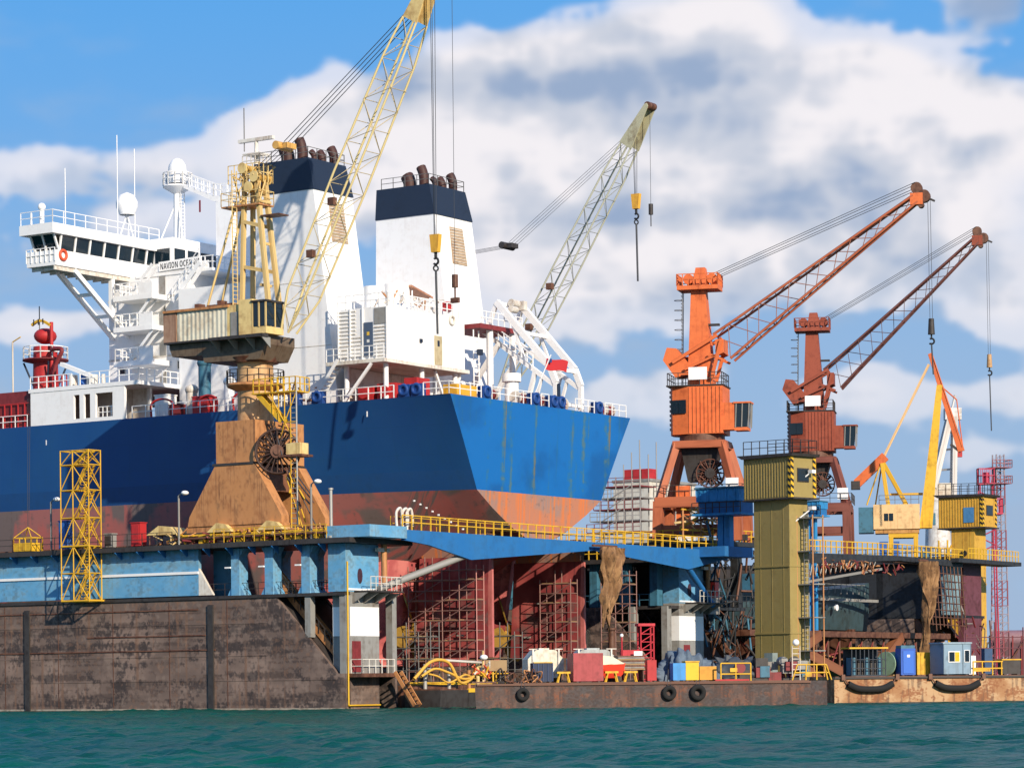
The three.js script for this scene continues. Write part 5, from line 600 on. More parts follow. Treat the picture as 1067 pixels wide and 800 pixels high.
{
  const t = thing('jib_crane', 'white column crane with raised white jib beside the yellow tower', 'crane', survey(978, 578, 372), 0), m = M('#d9d8d4', { rust: .25, dirt: .25 });
  new MB().lathe([[1.7, 0], [1.55, 5], [1.3, 7], [1.3, 7.6], [0, 7.6]], [0, 0, 0], 22).build('column', m, t); bx(t, 'machinery', M('#cfc6b4', { rust: .4, dirt: .3 }), -1.4, 1.6, 7.4, 9.2, -1, 1); for (const z of [-.9, .9]) { beam(t, 'jib', m, [-.6, 8.6, z], [1.6, 17.6, z * .6], .55, .8); beam(t, 'jib_prop', m, [2.0, 7, z], [2.3, 17.8, z * .6], .6, .8); } bx(t, 'jib_head', m, 1, 3.1, 17.4, 18.9, -.8, .8); for (const y of [11, 13.6, 15.8]) beam(t, 'jib_tie', m, [.6 + (y - 11) * .17, y, -.8], [2, y, .8], .2, .25); rod(t, 'jib_tip', m, [2, 18.9, 0], [2.4, 20.6, 0], .15); bx(t, 'red_block', W_.red, 2.4, 3.2, 12.6, 13.8, -.4, .4); new MB().tube([0, 16.5, -.9], [0, 16.5, -.5], .4).build('sheave', W_.rusty, t); railing(t, m, [[1.9, 3.4, 1], [3.2, 3.4, 1], [3.2, 3.4, -1]], 2.4, .5, .06); bx(t, 'side_platform', m, 1.4, 3.3, 3.2, 3.4, -1, 1.2); for (const x of [-1.6, 1.6]) bx(t, 'foot', W_.teal, x - .6, x + .6, -.4, .3, -1, 1);
}
// the raised pier heads that carry the yellow and the white crane
for (const [px, py, d, w, dp, l] of [[932, 580, 352, 5.5, 4, 'dark steel pier head under the yellow luffing crane'], [978, 578, 372, 4, 3.6, 'dark steel pier head under the white column crane']]) { const p = survey(px, py, d), t = thing('pier_head', l, 'pier', [p.x, 0, p.z], -TH, 'steel pier heads behind the second dock'), y = p.y - (d < 360 ? .3 : .4), m = M('#35383a', { rust: .4, dirt: .4 }); bx(t, 'deck', m, -w, w, y - .7, y, -dp, dp); for (const x of [-.8, .8]) for (const z of [-.8, .8]) rod(t, 'pile', W_.rusty, [x * w, -3, z * dp], [x * w, y - .7, z * dp], .5); for (const z of [-.8, .8]) { rod(t, 'brace', W_.rusty, [-.8 * w, 1, z * dp], [.8 * w, y - 1, z * dp], .22); rod(t, 'brace', W_.rusty, [.8 * w, 1, z * dp], [-.8 * w, y - 1, z * dp], .22); } railing(t, W_.darkSteel, [[-w, y, dp], [w, y, dp], [w, y, -dp]], 1.1, 1.2, .04); }

// ---------- the second floating dock and what stands on it ----------
const quayY = 2.1;
(function dock2() {
  const t = dockThing('floating_dock', 'dark second floating dock behind the olive tower, with yellow railed gangway', 'floating dock', [0, 0, 0]), XY = (u, v, w) => [u, v, w], ZY = (u, v, w) => [w, v, u];
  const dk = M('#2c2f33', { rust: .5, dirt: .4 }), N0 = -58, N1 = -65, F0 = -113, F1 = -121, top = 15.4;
  for (const [a, b] of [[N1, N0], [F1, F0]]) { bx(t, 'wing_box', W_.dockWall, -70, -5, -1.5, 9, a, b); bx(t, 'top_deck', dk, -70, 1, top - .45, top, a - 1, b + 1); for (let k = 0; k < 7; k++) { bx(t, 'wing_column', dk, -1.2 - k * 4.2, -.4 - k * 4.2, 9, top - .45, b - .9, b); bx(t, 'wing_column', dk, -1.2 - k * 4.2, -.4 - k * 4.2, 9, top - .45, a, a + .9); } bx(t, 'wing_deck', dk, -70, 0, 8.8, 9.1, a, b); bx(t, 'end_frame', dk, -5, 0, -1.5, 2.6, a, b); for (const n of [a + .5, b - .5]) beam(t, 'end_brace', W_.rusty, [-.4, 2.6, n], [-5.2, 8.8, n], .7, .9); }
  bx(t, 'shade_plating', dk, -6, -5.6, 2.6, top - .4, N1, N0); bx(t, 'inner_plating', dk, -24, -1.4, 9.1, top - .4, F0 - .3, F0); bx(t, 'inner_plating', W_.darkSteel, -24, -6, 9.1, top - .4, N1, N1 + .3);  // dark sheets added so the wing end and bays read as deep shade
  for (let k = 0; k < 70; k++) { const n = rnd(-112, N1), y = rnd(2.4, 6.4); rod(t, 'pipework', [W_.rusty, W_.darkSteel, W_.redDk, W_.tan][k % 4], [rnd(-3, .3), y, n], [rnd(-3, .3), y + rnd(-1.6, 1.6), n + rnd(-3, 3)], rnd(.05, .12)); }
  // near end: lattice of pipes and netting posts
  for (let k = 0; k < 110; k++) { const n = rnd(N1 - 2, N0 + 1), y = rnd(3, 15), a = rnd(-2, 1); rod(t, 'pipework', [dk, W_.darkSteel, W_.rusty, W_.teal][k % 4], [a, y, n], [a + rnd(-1, 1), y + rnd(-4, 4), n + rnd(-2, 2)], rnd(.05, .14)); }
  bx(t, 'end_panel', W_.grey, -.6, .1, 8.4, 11.6, N0 - 1.6, N0 + .3); railing(t, W_.yellow, [[-30, top, N0 + .8], [.8, top, N0 + .8], [.8, top, N1 - .8]], 1.1, 1.1, .045); railing(t, dk, [[.9, 9.1, N0], [.9, 9.1, N1]], 1.1, .8, .04);
  // far end: pale blue panel, hull red column, deck edge
  bx(t, 'end_panel', M('#7f9aa3', { rust: .3, dirt: .4 }), -.6, .1, 9.1, top - .45, F0 - 1.4, F0 + 2.2); bx(t, 'end_panel', M('#6a3b45', { rust: .4, dirt: .3 }), -.7, 0, 3, top - .5, F1 + .8, F0 - 2.4); bx(t, 'deck_apron', dk, -.4, 2.4, top - .6, top - .15, F1 - 5, F0 + 4); railing(t, W_.yellow, [[2.2, top - .15, F0 + 1], [2.2, top - .15, F1 - 4.6]], 1.2, .8, .05);
  for (let k = 0; k < 40; k++) { const n = rnd(F1 - 1, F0), y = rnd(2.5, 9); rod(t, 'pipework', [W_.redDk, W_.rusty, W_.grey][k % 3], [rnd(-.3, .8), y, n], [rnd(-.3, .8), y + rnd(-2.5, 2.5), n + rnd(-2, 2)], rnd(.04, .1)); }
  // gangway girder with lattice, yellow rail
  const pts = [[-66, 13.3], [-66, 14.6], [-96, 15.1], [-112, 15.0], [-112, 14.3], [-96, 14.6], [-80, 13.9]]; new MB().prism(pts, 1.2, 1.5, ZY).build('gangway_girder', dk, t); const gd = bx(t, 'gangway_deck', W_.rusty, .2, 1.2, 14.4, 14.6, -112, -66); railing(t, W_.yellow, [[1.3, 14.75, -70], [1.3, 15.1, -96], [1.3, 15.05, -112.5]], 1.25, 1.2, .06);
  for (let k = 0; k < 17; k++) { const n = -72 - k * 1.1; rod(t, 'girder_lacing', W_.rusty, [1.35, 13.6 + k * .05, n], [1.35, 12 + k * .11, n - .6], .09); rod(t, 'girder_lacing', W_.galv, [1.35, 12 + k * .11, n - .6], [1.35, 13.6 + k * .05, n - 1.1], .05); } beam(t, 'girder_chord', W_.grey, [1.35, 11.1, -68], [1.35, 13.6, -92], .2, .25);
  for (let k = 0; k < 60; k++) { const n = -78 - rnd(0, 20); rod(t, 'gangway_net', [W_.rusty, W_.redDk, W_.tan][k % 3], [1.5, 13.2 + rnd(0, 1.2), n], [1.5, 12.9 + rnd(0, 1.4), n - rnd(-1, 1)], .07); }
  for (let k = 0; k < 11; k++) { const n = -102 - k * .95; rod(t, 'cargo_net_rope', W_.rusty, [1.5, 14.3, n], [1.5, 7.2 + rnd(0, .8), n - 1.2], .07); } for (let k = 0; k < 8; k++) rod(t, 'cargo_net_rope', W_.rusty, [1.52, 13.6 - k * .8, -102.4], [1.52, 13.4 - k * .8, -112.6], .05);
  // pontoon edge and the brown trestles below
  bx(t, 'pontoon', dk, -70, -5, -1.5, 2.2, F0, N1); bx(t, 'cross_deck', W_.rusty, -4, .4, 6.4, 7.0, F0 + 2, N1); bx(t, 'back_wall', W_.darkSteel, -24, -23, 2, 14.6, F0, N1);  // back wall added in dark steel to stand in for the shaded interior
  for (const [p, q] of [[[.2, 6.6, -69], [.2, 2.4, -86]], [[.4, 5.6, -70], [.4, 1.6, -80]], [[0, 2.4, -68], [0, 6.6, -80]], [[0, 2.4, -92], [0, 6.6, -99]]]) beam(t, 'trestle_beam', M('#8a5638', { rust: .7, dirt: .3 }), p, q, .9, 1); for (let k = 0; k < 16; k++) { const n = -70 - k * 2.6; rod(t, 'trestle_post', W_.rusty, [-.4, 2, n], [-.4, 6.5, n], .13); rod(t, 'trestle_brace', W_.redDk, [-.4, 2.4, n], [-.4, 6, n - 2.6], .07); rod(t, 'trestle_brace', W_.rusty, [-.3, 5 - (k % 3), n], [-.3, 5 - (k % 3), n - 2.6], .06); }
})();
// the dark workboat lying in the second dock
{ const t = dockThing('workboat', 'dark hulled vessel lying inside the second dock below the gangway', 'boat', [-8, 6.9, -90]), hm = M('#41565c', { rust: .3, dirt: .3, rough: .4 }), pos = [], idx = [], sec = (z) => { const k = clamp((z + 16) / 32), b = 3.4 * pow(sin(min(1, k * 1.15 + .12) * PI * .5), .8) * (k > .85 ? lerp(1, .75, (k - .85) / .15) : 1), sh = 4.2 + 1.6 * pow(1 - k, 2); return [[-b * .2, 0], [-b * .7, .5], [-b, 2.6], [-b * 1.05, sh], [b * 1.05, sh], [b, 2.6], [b * .7, .5], [b * .2, 0]]; };
  const Z = [...Array(17)].map((_, i) => -16 + i * 2); Z.forEach((z) => sec(z).forEach(([x, y]) => pos.push(x, y, z))); for (let i = 0; i < 16; i++) for (let j = 0; j < 8; j++) { const a = i * 8 + j, b = i * 8 + (j + 1) % 8, c = a + 8, d = b + 8; idx.push(a, b, c, b, d, c); } for (const i of [0, 16]) for (let j = 1; j < 7; j++) idx.push(...(i ? [i * 8, i * 8 + j, i * 8 + j + 1] : [0, j + 1, j])); const g = new THREE.BufferGeometry(); g.setAttribute('position', new THREE.Float32BufferAttribute(pos, 3)); g.setIndex(idx); new MB().add(g.toNonIndexed()).build('hull', hm, t);
  bx(t, 'rubbing_strake', W_.grey, 3.3, 3.62, 3.5, 3.8, -13, 15); bx(t, 'deckhouse', W_.teal, -2, 2, 4.2, 6.2, -2, 9); for (let k = 0; k < 4; k++) new MB().tube([3.4, 2.8, -3 + k * 2.4], [3.62, 2.8, -3 + k * 2.4], .34, .34, 12).build('porthole', k % 2 ? glassDark : W_.white, t); railing(t, W_.grey, [[3.4, 4.3, -10], [3.4, 4.3, 14]], 1, 1.4, .04); bx(t, 'wheelhouse', W_.whiteOld, -1.5, 1.5, 6.2, 7.6, 1, 5); for (const z of [-10, 0, 10]) bx(t, 'cradle', W_.rusty, -2, 2, -4.7, .6, z - .4, z + .4); }
// olive tower house on its column
function towerHouse(name, label, pos, o) {
  const t = dockThing(name, label, 'tower', pos, o.turn ?? 0, 'tower cabins of the docks'), { m, H, w, d, hw, hd, h } = o;
  const col = new MB(); for (const k of [-.5, 0, .5]) col.box(k * w * 1.3 - .04, k * w * 1.3 + .04, 0, H, d, d + .02); col.box(-w, w, 0, H, -d, d).build('column', m, t);
  bx(t, 'foundation', M('#6f6a62', { rust: .2, dirt: .4 }), -w - 1.2, w + 2.4, -5.1, 0, -d - 1.2, d + 1.4);
  for (const y of [H * .25, H * .62]) bx(t, 'column_band', m, -w - .05, w + .05, y, y + .15, -d - .08, d + .08);
  const hs = bx(t, 'cabin', m, -hw, hw * .92, H, H + h, -hd, hd), nr = Math.round(hw * 2 / .36); for (let k = 0; k < nr; k++) bx(hs, 'cladding_rib', m, -hw + .08 + k * (hw * 1.9) / nr, -hw + .2 + k * (hw * 1.9) / nr, H + .1, H + h - .1, hd, hd + .04);
  bx(hs, 'cabin_floor', W_.darkSteel, -hw - .1, hw + .1, H - .15, H, -hd - .1, hd + .1); new MB().prism([[-hw - .6, H + h + .35], [-hw, H + h], [hw + .1, H + h], [hw + .2, H + h + .25]], -hd - .2, hd + .3).build('cabin_roof', W_.darkSteel, t);
  // hazard stripes down the corners, window in the end face
  for (const [x, z, ax] of [[hw * .92, hd, 0], [hw * .92, -hd, 1]]) { bx(hs, 'corner_post', W_.yellow, x - .3, x + .06, H, H + h, z - (ax ? .06 : .3), z + (ax ? .3 : .08)); for (let k = 0; k < 6; k++) { const y = H + .15 + k * h / 6.4; new MB().hexa([[x + .062, y, z - .3], [x + .075, y, z - .3], [x + .075, y + .22, z + .09], [x + .062, y + .22, z + .09]].map((q) => ax ? [q[0], q[1], q[2] + .3] : q), [[x + .062, y + .26, z - .3], [x + .075, y + .26, z - .3], [x + .075, y + .48, z + .09], [x + .062, y + .48, z + .09]].map((q) => ax ? [q[0], q[1], q[2] + .3] : q)).build('hazard_stripe', W_.black, hs); if (!ax) new MB().hexa([[x - .3, y + .22, z + .082], [x + .06, y, z + .082], [x + .06, y, z + .095], [x - .3, y + .22, z + .095]], [[x - .3, y + .48, z + .082], [x + .06, y + .26, z + .082], [x + .06, y + .26, z + .095], [x - .3, y + .48, z + .095]]).build('hazard_stripe', W_.black, hs); } }
  const win = bx(hs, 'window_frame', W_.darkSteel, hw * .92, hw * .92 + .06, H + h * .38, H + h * .72, -hd * .45, hd * .5); bx(hs, 'window_pane', glassDark, hw * .92 + .06, hw * .92 + .08, H + h * .41, H + h * .69, -hd * .4, hd * .45);
  if (o.sideWin) bx(hs, 'window_pane', M('#4f86b4', { rust: .05, dirt: .2, rough: .2 }), hw * .1, hw * .55, H + h * .15, H + h * .65, hd + .06, hd + .09);
  railing(t, W_.darkSteel, [[-hw, H + h + .3, hd], [hw, H + h + .2, hd], [hw, H + h + .2, -hd], [-hw, H + h + .3, -hd]], 1.3, 1, .035);
  return t;
}
{
  const oliv = M('#96834a', { rust: .15, dirt: .25, dirtC: '#5e5530', rustC: '#7a5a2c', n: 512 });
  const t = towerHouse('tower_cabin', 'olive yellow clad tower cabin with hazard striped corner in front of the orange cranes', [11.4, quayY, -51], { m: oliv, turn: -.24, H: 16.4, w: 2.15, d: 1.25, hw: 3.0, hd: 1.65, h: 3.7 });
  for (const [y, p] of [[17.5, 0], [14.2, 1]]) { rod(t, 'floodlight_arm', W_.white, [2, y, .4], [3.2, y + 1.2, -.6], .07); bx(t, 'floodlight', W_.white, 3, 3.5, y + 1.1, y + 1.4, -.9, -.4); }
  for (let k = 0; k < 5; k++) bx(t, 'rest_platform', W_.grey, 1.95, 4.1, 2.5 + k * 3, 2.6 + k * 3, -1.3, .2); { const l = new MB(); for (const z of [-.3, .3]) l.bar([2.6, 0, z - .5], [2.6, 15, z - .5], .08); for (let k = 0; k < 37; k++) l.bar([2.6, .4 + k * .4, -.8], [2.6, .4 + k * .4, -.2], .05); l.build('ladder', W_.grey, t); for (const [x, z] of [[4, .2], [4, -1.2], [2.1, .2]]) rod(t, 'frame_post', W_.tan, [x, 0, z], [x, 14.8, z], .07); }
  bx(t, 'cabinet', M('#7f8d8c', { rust: .2 }), -.2, .8, 0, 2.4, 1.5, 2.2);
  const yel = M('#cda03c', { rust: .2, dirt: .25, rustC: '#8a5a20' });
  const y = towerHouse('tower_cabin', 'golden yellow tower cabin with blue side window near the red radio mast', [-4.6, quayY, -127], { m: yel, H: 17.4, w: 1.45, d: 1.6, hw: 2.9, hd: 1.9, h: 3.5, sideWin: 1 });
  for (let k = 0; k < 6; k++) { rod(y, 'ladder_cage', W_.yellow, [-2.6, k * 2.6, 1.6], [-1.4, k * 2.6 + 2.4, 1.7], .1); bx(y, 'rest_platform', W_.rusty, -2.9, -1.45, 2 + k * 2.4, 2.12 + k * 2.4, .2, 2.2); } for (const x of [-2.8, -1.7]) rod(y, 'frame_post', W_.yellow, [x, 0, 2.1], [x, 16, 2.1], .1); for (let k = 0; k < 5; k++) new MB().tube([.2, 2.4 + k * 3, 1.6], [.2, 2.4 + k * 3, 1.85], .35, .35, 10).build('fender_disc', W_.rubber, y);
}
// blue control cabins on posts
function blueCabin(pos, label, s = 1, foot = 14) { const t = thing('control_cabin', label, 'cabin', pos, -TH, 'blue control cabins by the orange cranes'), b = M('#2f88c2', { rust: .15, dirt: .25, dirtC: '#123a58' }); bx(t, 'body', b, -2.3 * s, 2.3 * s, 2.3 * s, 3.5 * s, -1.5 * s, 1.5 * s); bx(t, 'roof', W_.teal, -2.45 * s, 2.45 * s, 3.5 * s, 3.65 * s, -1.65 * s, 1.65 * s); bx(t, 'lower_panel', M('#2369a0', { rust: .2, dirt: .3 }), -2.2 * s, 2.2 * s, 1.2 * s, 2.28 * s, -1.35 * s, 1.3 * s); bx(t, 'floor', b, -2.6 * s, 2.6 * s, 1 * s, 1.2 * s, -1.7 * s, 1.8 * s); for (const x of [-.35, .35]) bx(t, 'post', b, x - .3 * s, x + .3 * s, foot - t.position.y, 1 * s, -.4 * s, .4 * s); for (let k = 0; k < 5; k++) bx(t, 'panel_rib', b, (-2 + k * .95) * s, (-1.85 + k * .95) * s, 2.35 * s, 3.45 * s, 1.5 * s, 1.57 * s); railing(t, W_.darkSteel, [[-2.6 * s, 1.2 * s, 1.8 * s], [2.6 * s, 1.2 * s, 1.8 * s]], 1, .8, .04); return t; }
blueCabin(D(3.3, 16.5, -55.2), 'blue control cabin on a post left of the olive tower', 1, 14.45); blueCabin(survey(846, 545, 300), 'small blue control cabin half hidden behind the olive tower', .62, 6.95);
// pipes and valve gear round the foot of the orange crane
{ const t = dockThing('pipe_rack', 'rusty yellow pipe rack at the foot of the bright orange crane', 'pipe rack', [-.4, 16.1, -58.6]); for (let k = 0; k < 34; k++) { const n = rnd(-5, 5), y = rnd(.2, 1.8); rod(t, 'pipe', [W_.tan, W_.yellow, W_.rusty, W_.cream][k % 4], [rnd(-1, 1), y, n], [rnd(-1, 1), y + rnd(-.9, .9), n + rnd(-1.4, 1.4)], rnd(.06, .14)); } for (const n of [-5, -1.6, 1.6, 5]) rod(t, 'rack_post', W_.tan, [0, -.7, n], [0, 2.2, n], .1); beam(t, 'rack_beam', W_.yellow, [0, 2.1, -5.2], [0, 2.1, 5.2], .14, .14); beam(t, 'rack_beam', W_.yellow, [0, .2, -5.2], [0, .2, 5.2], .14, .14); }
// red and grey lattice mast
{ const t = thing('radio_mast', 'tall slim red and grey lattice mast at the edge of the picture', 'mast', survey(1043, 700, 400).setY(1.6), .3), rg = M('#8a4a52', { rust: .3, dirt: .2 }), gm = flat('#8f8389', .6); for (let s = 0; s < 9; s++) { const y0 = s * 3.5, m = s % 2 ? rg : gm, w = lerp(1.9, 1.2, s / 8); for (const [x, z] of [[-1, -1], [1, -1], [1, 1], [-1, 1]]) rod(t, 'mast_leg', m, [x * w / 2, y0, z * w / 2], [x * w / 2 * .97, y0 + 3.5, z * w / 2 * .97], .1); for (let k = 0; k < 3; k++) for (const z of [-1, 1]) { const a = y0 + k * 1.17; rod(t, 'mast_lacing', m, [-w / 2, a, z * w / 2], [w / 2, a + 1.17, z * w / 2], .05); rod(t, 'mast_lacing', m, [-w / 2, a, z * w / 2], [w / 2, a, z * w / 2], .05); } } for (const y of [29, 31.2]) { bx(t, 'mast_platform', rg, -1.5, 1.5, y - 1.6, y - 1.5, -1.2, 1.2); railing(t, rg, [[-1.5, y - 1.5, 1.2], [1.5, y - 1.5, 1.2], [1.5, y - 1.5, -1.2]], 1, .6, .05); } }
{ const t = thing('beacon_tower', 'magenta red tubular beacon tower behind the golden tower cabin', 'tower', survey(1030, 700, 380).setY(1.6), 0), m = M('#b83250', { rust: .15, dirt: .2 }); for (const [x, z] of [[-1, -.8], [1, -.8], [1, .8], [-1, .8]]) { rod(t, 'leg', m, [x * 1.4, 0, z * 1.4], [x * .9, 26, z * .9], .11); } for (let k = 0; k < 8; k++) rod(t, 'brace', m, [-1.2 + (k % 2) * 2.2, 17 + k, .9], [1 - (k % 2) * 2, 18 + k, .9], .08); for (const [y, w] of [[22, 2], [26, 1.1]]) { bx(t, 'platform', m, -w, w, y, y + .2, -w * .7, w * .7); railing(t, m, [[-w, y + .2, w * .7], [w, y + .2, w * .7], [w, y + .2, -w * .7], [-w, y + .2, -w * .7], [-w, y + .2, w * .7]], 1.9, .6, .05); } new MB().tube([0, 26.2, 0], [0, 27.6, 0], .5).build('beacon', m, t); }
// white shed and stair scaffolds behind the stern
{ const t = thing('storage_building', 'plain off white building behind the stern with red boxes on its roof', 'building', survey(676, 560, 440), -TH), m = M('#cfcabb', { rust: .15, dirt: .2 }); t.scale.setScalar(1.33); bx(t, 'wall', m, -2.6, 2.2, (1.5 - t.position.y) / 1.33, 6.2, -7, 3.4); bx(t, 'roof_edge', W_.grey, -2.75, 2.35, 6.2, 6.5, -7.1, 3.5); for (let k = 0; k < 3; k++) bx(t, 'roof_box', W_.red, -1.6 + k * 1.15, -.6 + k * 1.15, 6.5, 7.7, .8, 2.6); bx(t, 'window', glassDark, 2.2, 2.25, 1, 3, -1, 1); }
{ const t = thing('stair_scaffold', 'grey scaffold with red decks stepping up beside the ship stern', 'scaffold', survey(643, 560, 425), -TH); t.scale.setScalar(1.33); const g = flat('#98928c', .6); for (let k = 0; k < 6; k++) { const x0 = -3.4 + k * .45; bx(t, 'scaffold_deck', k % 2 ? W_.redDk : W_.grey, x0, 4, k * 1.25 - .8, k * 1.25 - .68, -2, 1.6); railing(t, k % 2 ? W_.redDk : g, [[x0, k * 1.25 - .68, 1.6], [4, k * 1.25 - .68, 1.6]], .9, 1, .04); } for (let k = 0; k < 6; k++) for (const z of [-2, 1.6]) rod(t, 'upright', g, [-1.2 + k * 1.04, (1.5 - t.position.y) / 1.33, z], [-1.2 + k * 1.04, 4 + k * 1.3, z], .06); for (let k = 0; k < 5; k++) rod(t, 'brace', g, [-2 + k * .6, k * 1.25 - .7, 1.65], [.4 + k * .6, k * 1.25 + .55, 1.65], .07); }
// low quay behind the docks and the far shore
struct(new MB().box(-60, 500, -3, 1.6, -480, -372).build('quay', M('#77706a', { rust: .2, dirt: .3 })));
struct(new MB().hexa([[-1500, -3, -2300], [2500, -3, -2300], [2500, -3, -2000], [-1500, -3, -2000]], [[-1500, 9, -2300], [2500, 14, -2300], [2500, 5, -2000], [-1500, 4, -2000]]).build('far_shore', M('#5f6a5a', { rust: .1, dirt: .4, size: [60, 20] })));
{ const t = thing('steel_shed', 'long brown red steel shed on the quay at the far edge', 'building', survey(1062, 700, 405).setY(1.6), -.1), m = M('#5c3f44', { rust: .4, dirt: .3 }); bx(t, 'wall', m, -3.6, 30, 0, 6.6, -8, 0); for (let k = 0; k < 26; k++) bx(t, 'wall_rib', W_.redDk, -3.4 + k * 1.25, -3.2 + k * 1.25, 0, 6.4, 0, .2); new MB().tube([-3.6, 6, -1], [30, 6, -1], 1.2, 1.2, 14).build('roof_duct', M('#8a6a70', { rust: .2 }), t); for (let k = 0; k < 6; k++) rod(t, 'brace', W_.rusty, [-3 + k * 4, .2, .3], [1 + k * 4, 6, .3], .12); bx(t, 'door', W_.darkSteel, 6, 9, 0, 4, 0, .1); }
{ const t = thing('harbour_ferry', 'small white and orange boat far behind the steel shed', 'boat', survey(1056, 690, 640).setY(-.6), .2); bx(t, 'hull', W_.white, -6, 14, 0, 2.2, -3, 3); bx(t, 'superstructure', W_.whiteOld, -3, 12, 2.2, 4.2, -2.5, 2.5); bx(t, 'orange_band', flat('#d0632c'), -6.05, 14.05, 1.8, 2.3, 3, 3.05); bx(t, 'funnel', flat('#c8702c'), 4, 6, 4.2, 6, -1, 1); for (let k = 0; k < 6; k++) bx(t, 'window', glassDark, -2 + k * 2.2, -.9 + k * 2.2, 2.9, 3.7, 2.5, 2.55); }

// ---------- barges in front ----------
function barge(name, label, p0, p1, depth, deck, m, o = {}) {
  const a = survey(p0, 739, o.d0), b = survey(p1, 736, o.d1), L = hypot(b.x - a.x, b.z - a.z), t = thing(name, label, 'barge', [a.x, 0, a.z], Math.atan2(-(b.z - a.z), b.x - a.x)); const c = o.chamfer ?? 0;
  new MB().prism([[0, 0], [L - c, 0], [L, c * .8], [L, depth], [o.cut ?? 0, depth]], -1.2, deck, (u, v, w) => [u + (w > 0 && o.rake ? (u < L / 2 ? -o.rake : 0) : 0), w, -v]).build('hull', m, t);
  bx(t, 'deck', W_.rusty, (o.cut ?? 0) + .15, L - c - .1, deck, deck + .05, -depth + .2, -.12); beam(t, 'rub_rail', o.rail ?? W_.rusty, [0, deck - .08, .06], [L - c, deck - .08, .06], .12, .16); beam(t, 'rub_rail', W_.darkSteel, [.1, .12, .04], [L - c, .12, .04], .08, .1); 
  t.userData.L = undefined; delete t.userData.L; return [t, L, (u, v) => t.localToWorld(new THREE.Vector3(u, deck + .05, -v))];
}
const [b1, L1] = barge('work_barge', 'long rusty brown barge with tyres on its side', 497, 868, 9, 1.95, W_.bargeRust, { d0: 210, d1: 215, chamfer: 1.7, rake: .15, cut: 2.6 });
const [b2, L2] = barge('work_barge', 'sandy rust coloured barge with two long hanging fenders', 870, 1110, 9, 2.2, W_.bargeSand, { d0: 228, d1: 233, rail: W_.darkSteel });
b1.updateMatrixWorld(); b2.updateMatrixWorld();
bx(b1, 'red_coaming', W_.red, 18, 20.6, 2.0, 2.12, -.5, -.1);
const onB = (b, deck, px) => (v) => { let lo = 0, hi = 60; const P = (u) => { const w = b.localToWorld(new THREE.Vector3(u, deck + .05, -v)), d = -w.z, x = w.x / d * F, y = (w.y - 1.9) / d * F; return 533.5 + x * cos(PH) - y * sin(PH); }; for (let i = 0; i < 40; i++) { const m = (lo + hi) / 2; P(m) < px ? lo = m : hi = m; } return b.localToWorld(new THREE.Vector3(lo, deck + .05, -v)); };
const B1 = (px, v = 2) => onB(b1, 1.95, px)(v), B2 = (px, v = 2) => onB(b2, 2.2, px)(v), R1 = b1.rotation.y, R2 = b2.rotation.y, s1 = 14.2, s2 = 12.9;
// tyres and fenders hang on the sides
for (const [px, r, l] of [[545, .5, 'small black tyre hanging near the bow of the rusty barge'], [697.5, .56, 'black tyre hanging on the rusty barge below the blue box'], [727.5, .62, 'largest black tyre hanging on the rusty barge']]) { const w = onB(b1, 1.1, px)(-.2), t = thing('tyre', l, 'tyre', w, R1, 'tyre fenders on the rusty barge'); new MB().add(new THREE.TorusGeometry(r * .68, r * .32, 10, 24)).build('tread', W_.rubber, t); rod(t, 'rope', W_.cable, [-.1, r * .6, -.1], [-.1, .95, -.1], .03); rod(t, 'rope', W_.cable, [.15, r * .6, -.1], [.15, .95, -.1], .03); }
for (const [px, l] of [[907.5, 'sagging black rubber fender on the sandy barge below the dark cage'], [998, 'sagging black rubber fender on the sandy barge below the grey cabin']]) { const w = onB(b2, 1.4, px)(-.25), t = thing('fender', l, 'fender', w, R2, 'long fenders on the sandy barge'); new MB().pipe([[-1.9, .2, 0], [-1.1, -.16, .02], [0, -.24, .03], [1.1, -.16, .02], [1.9, .2, 0]], .27, 10).build('rubber', W_.rubber, t); for (const s of [-1, 1]) { rod(t, 'chain', W_.rusty, [s * 1.85, .15, 0], [s * 2.25, .75, -.1], .06); bx(t, 'chain_lug', W_.rusty, s * 2.3 - .15, s * 2.3 + .15, .5, .95, -.15, .05); } }
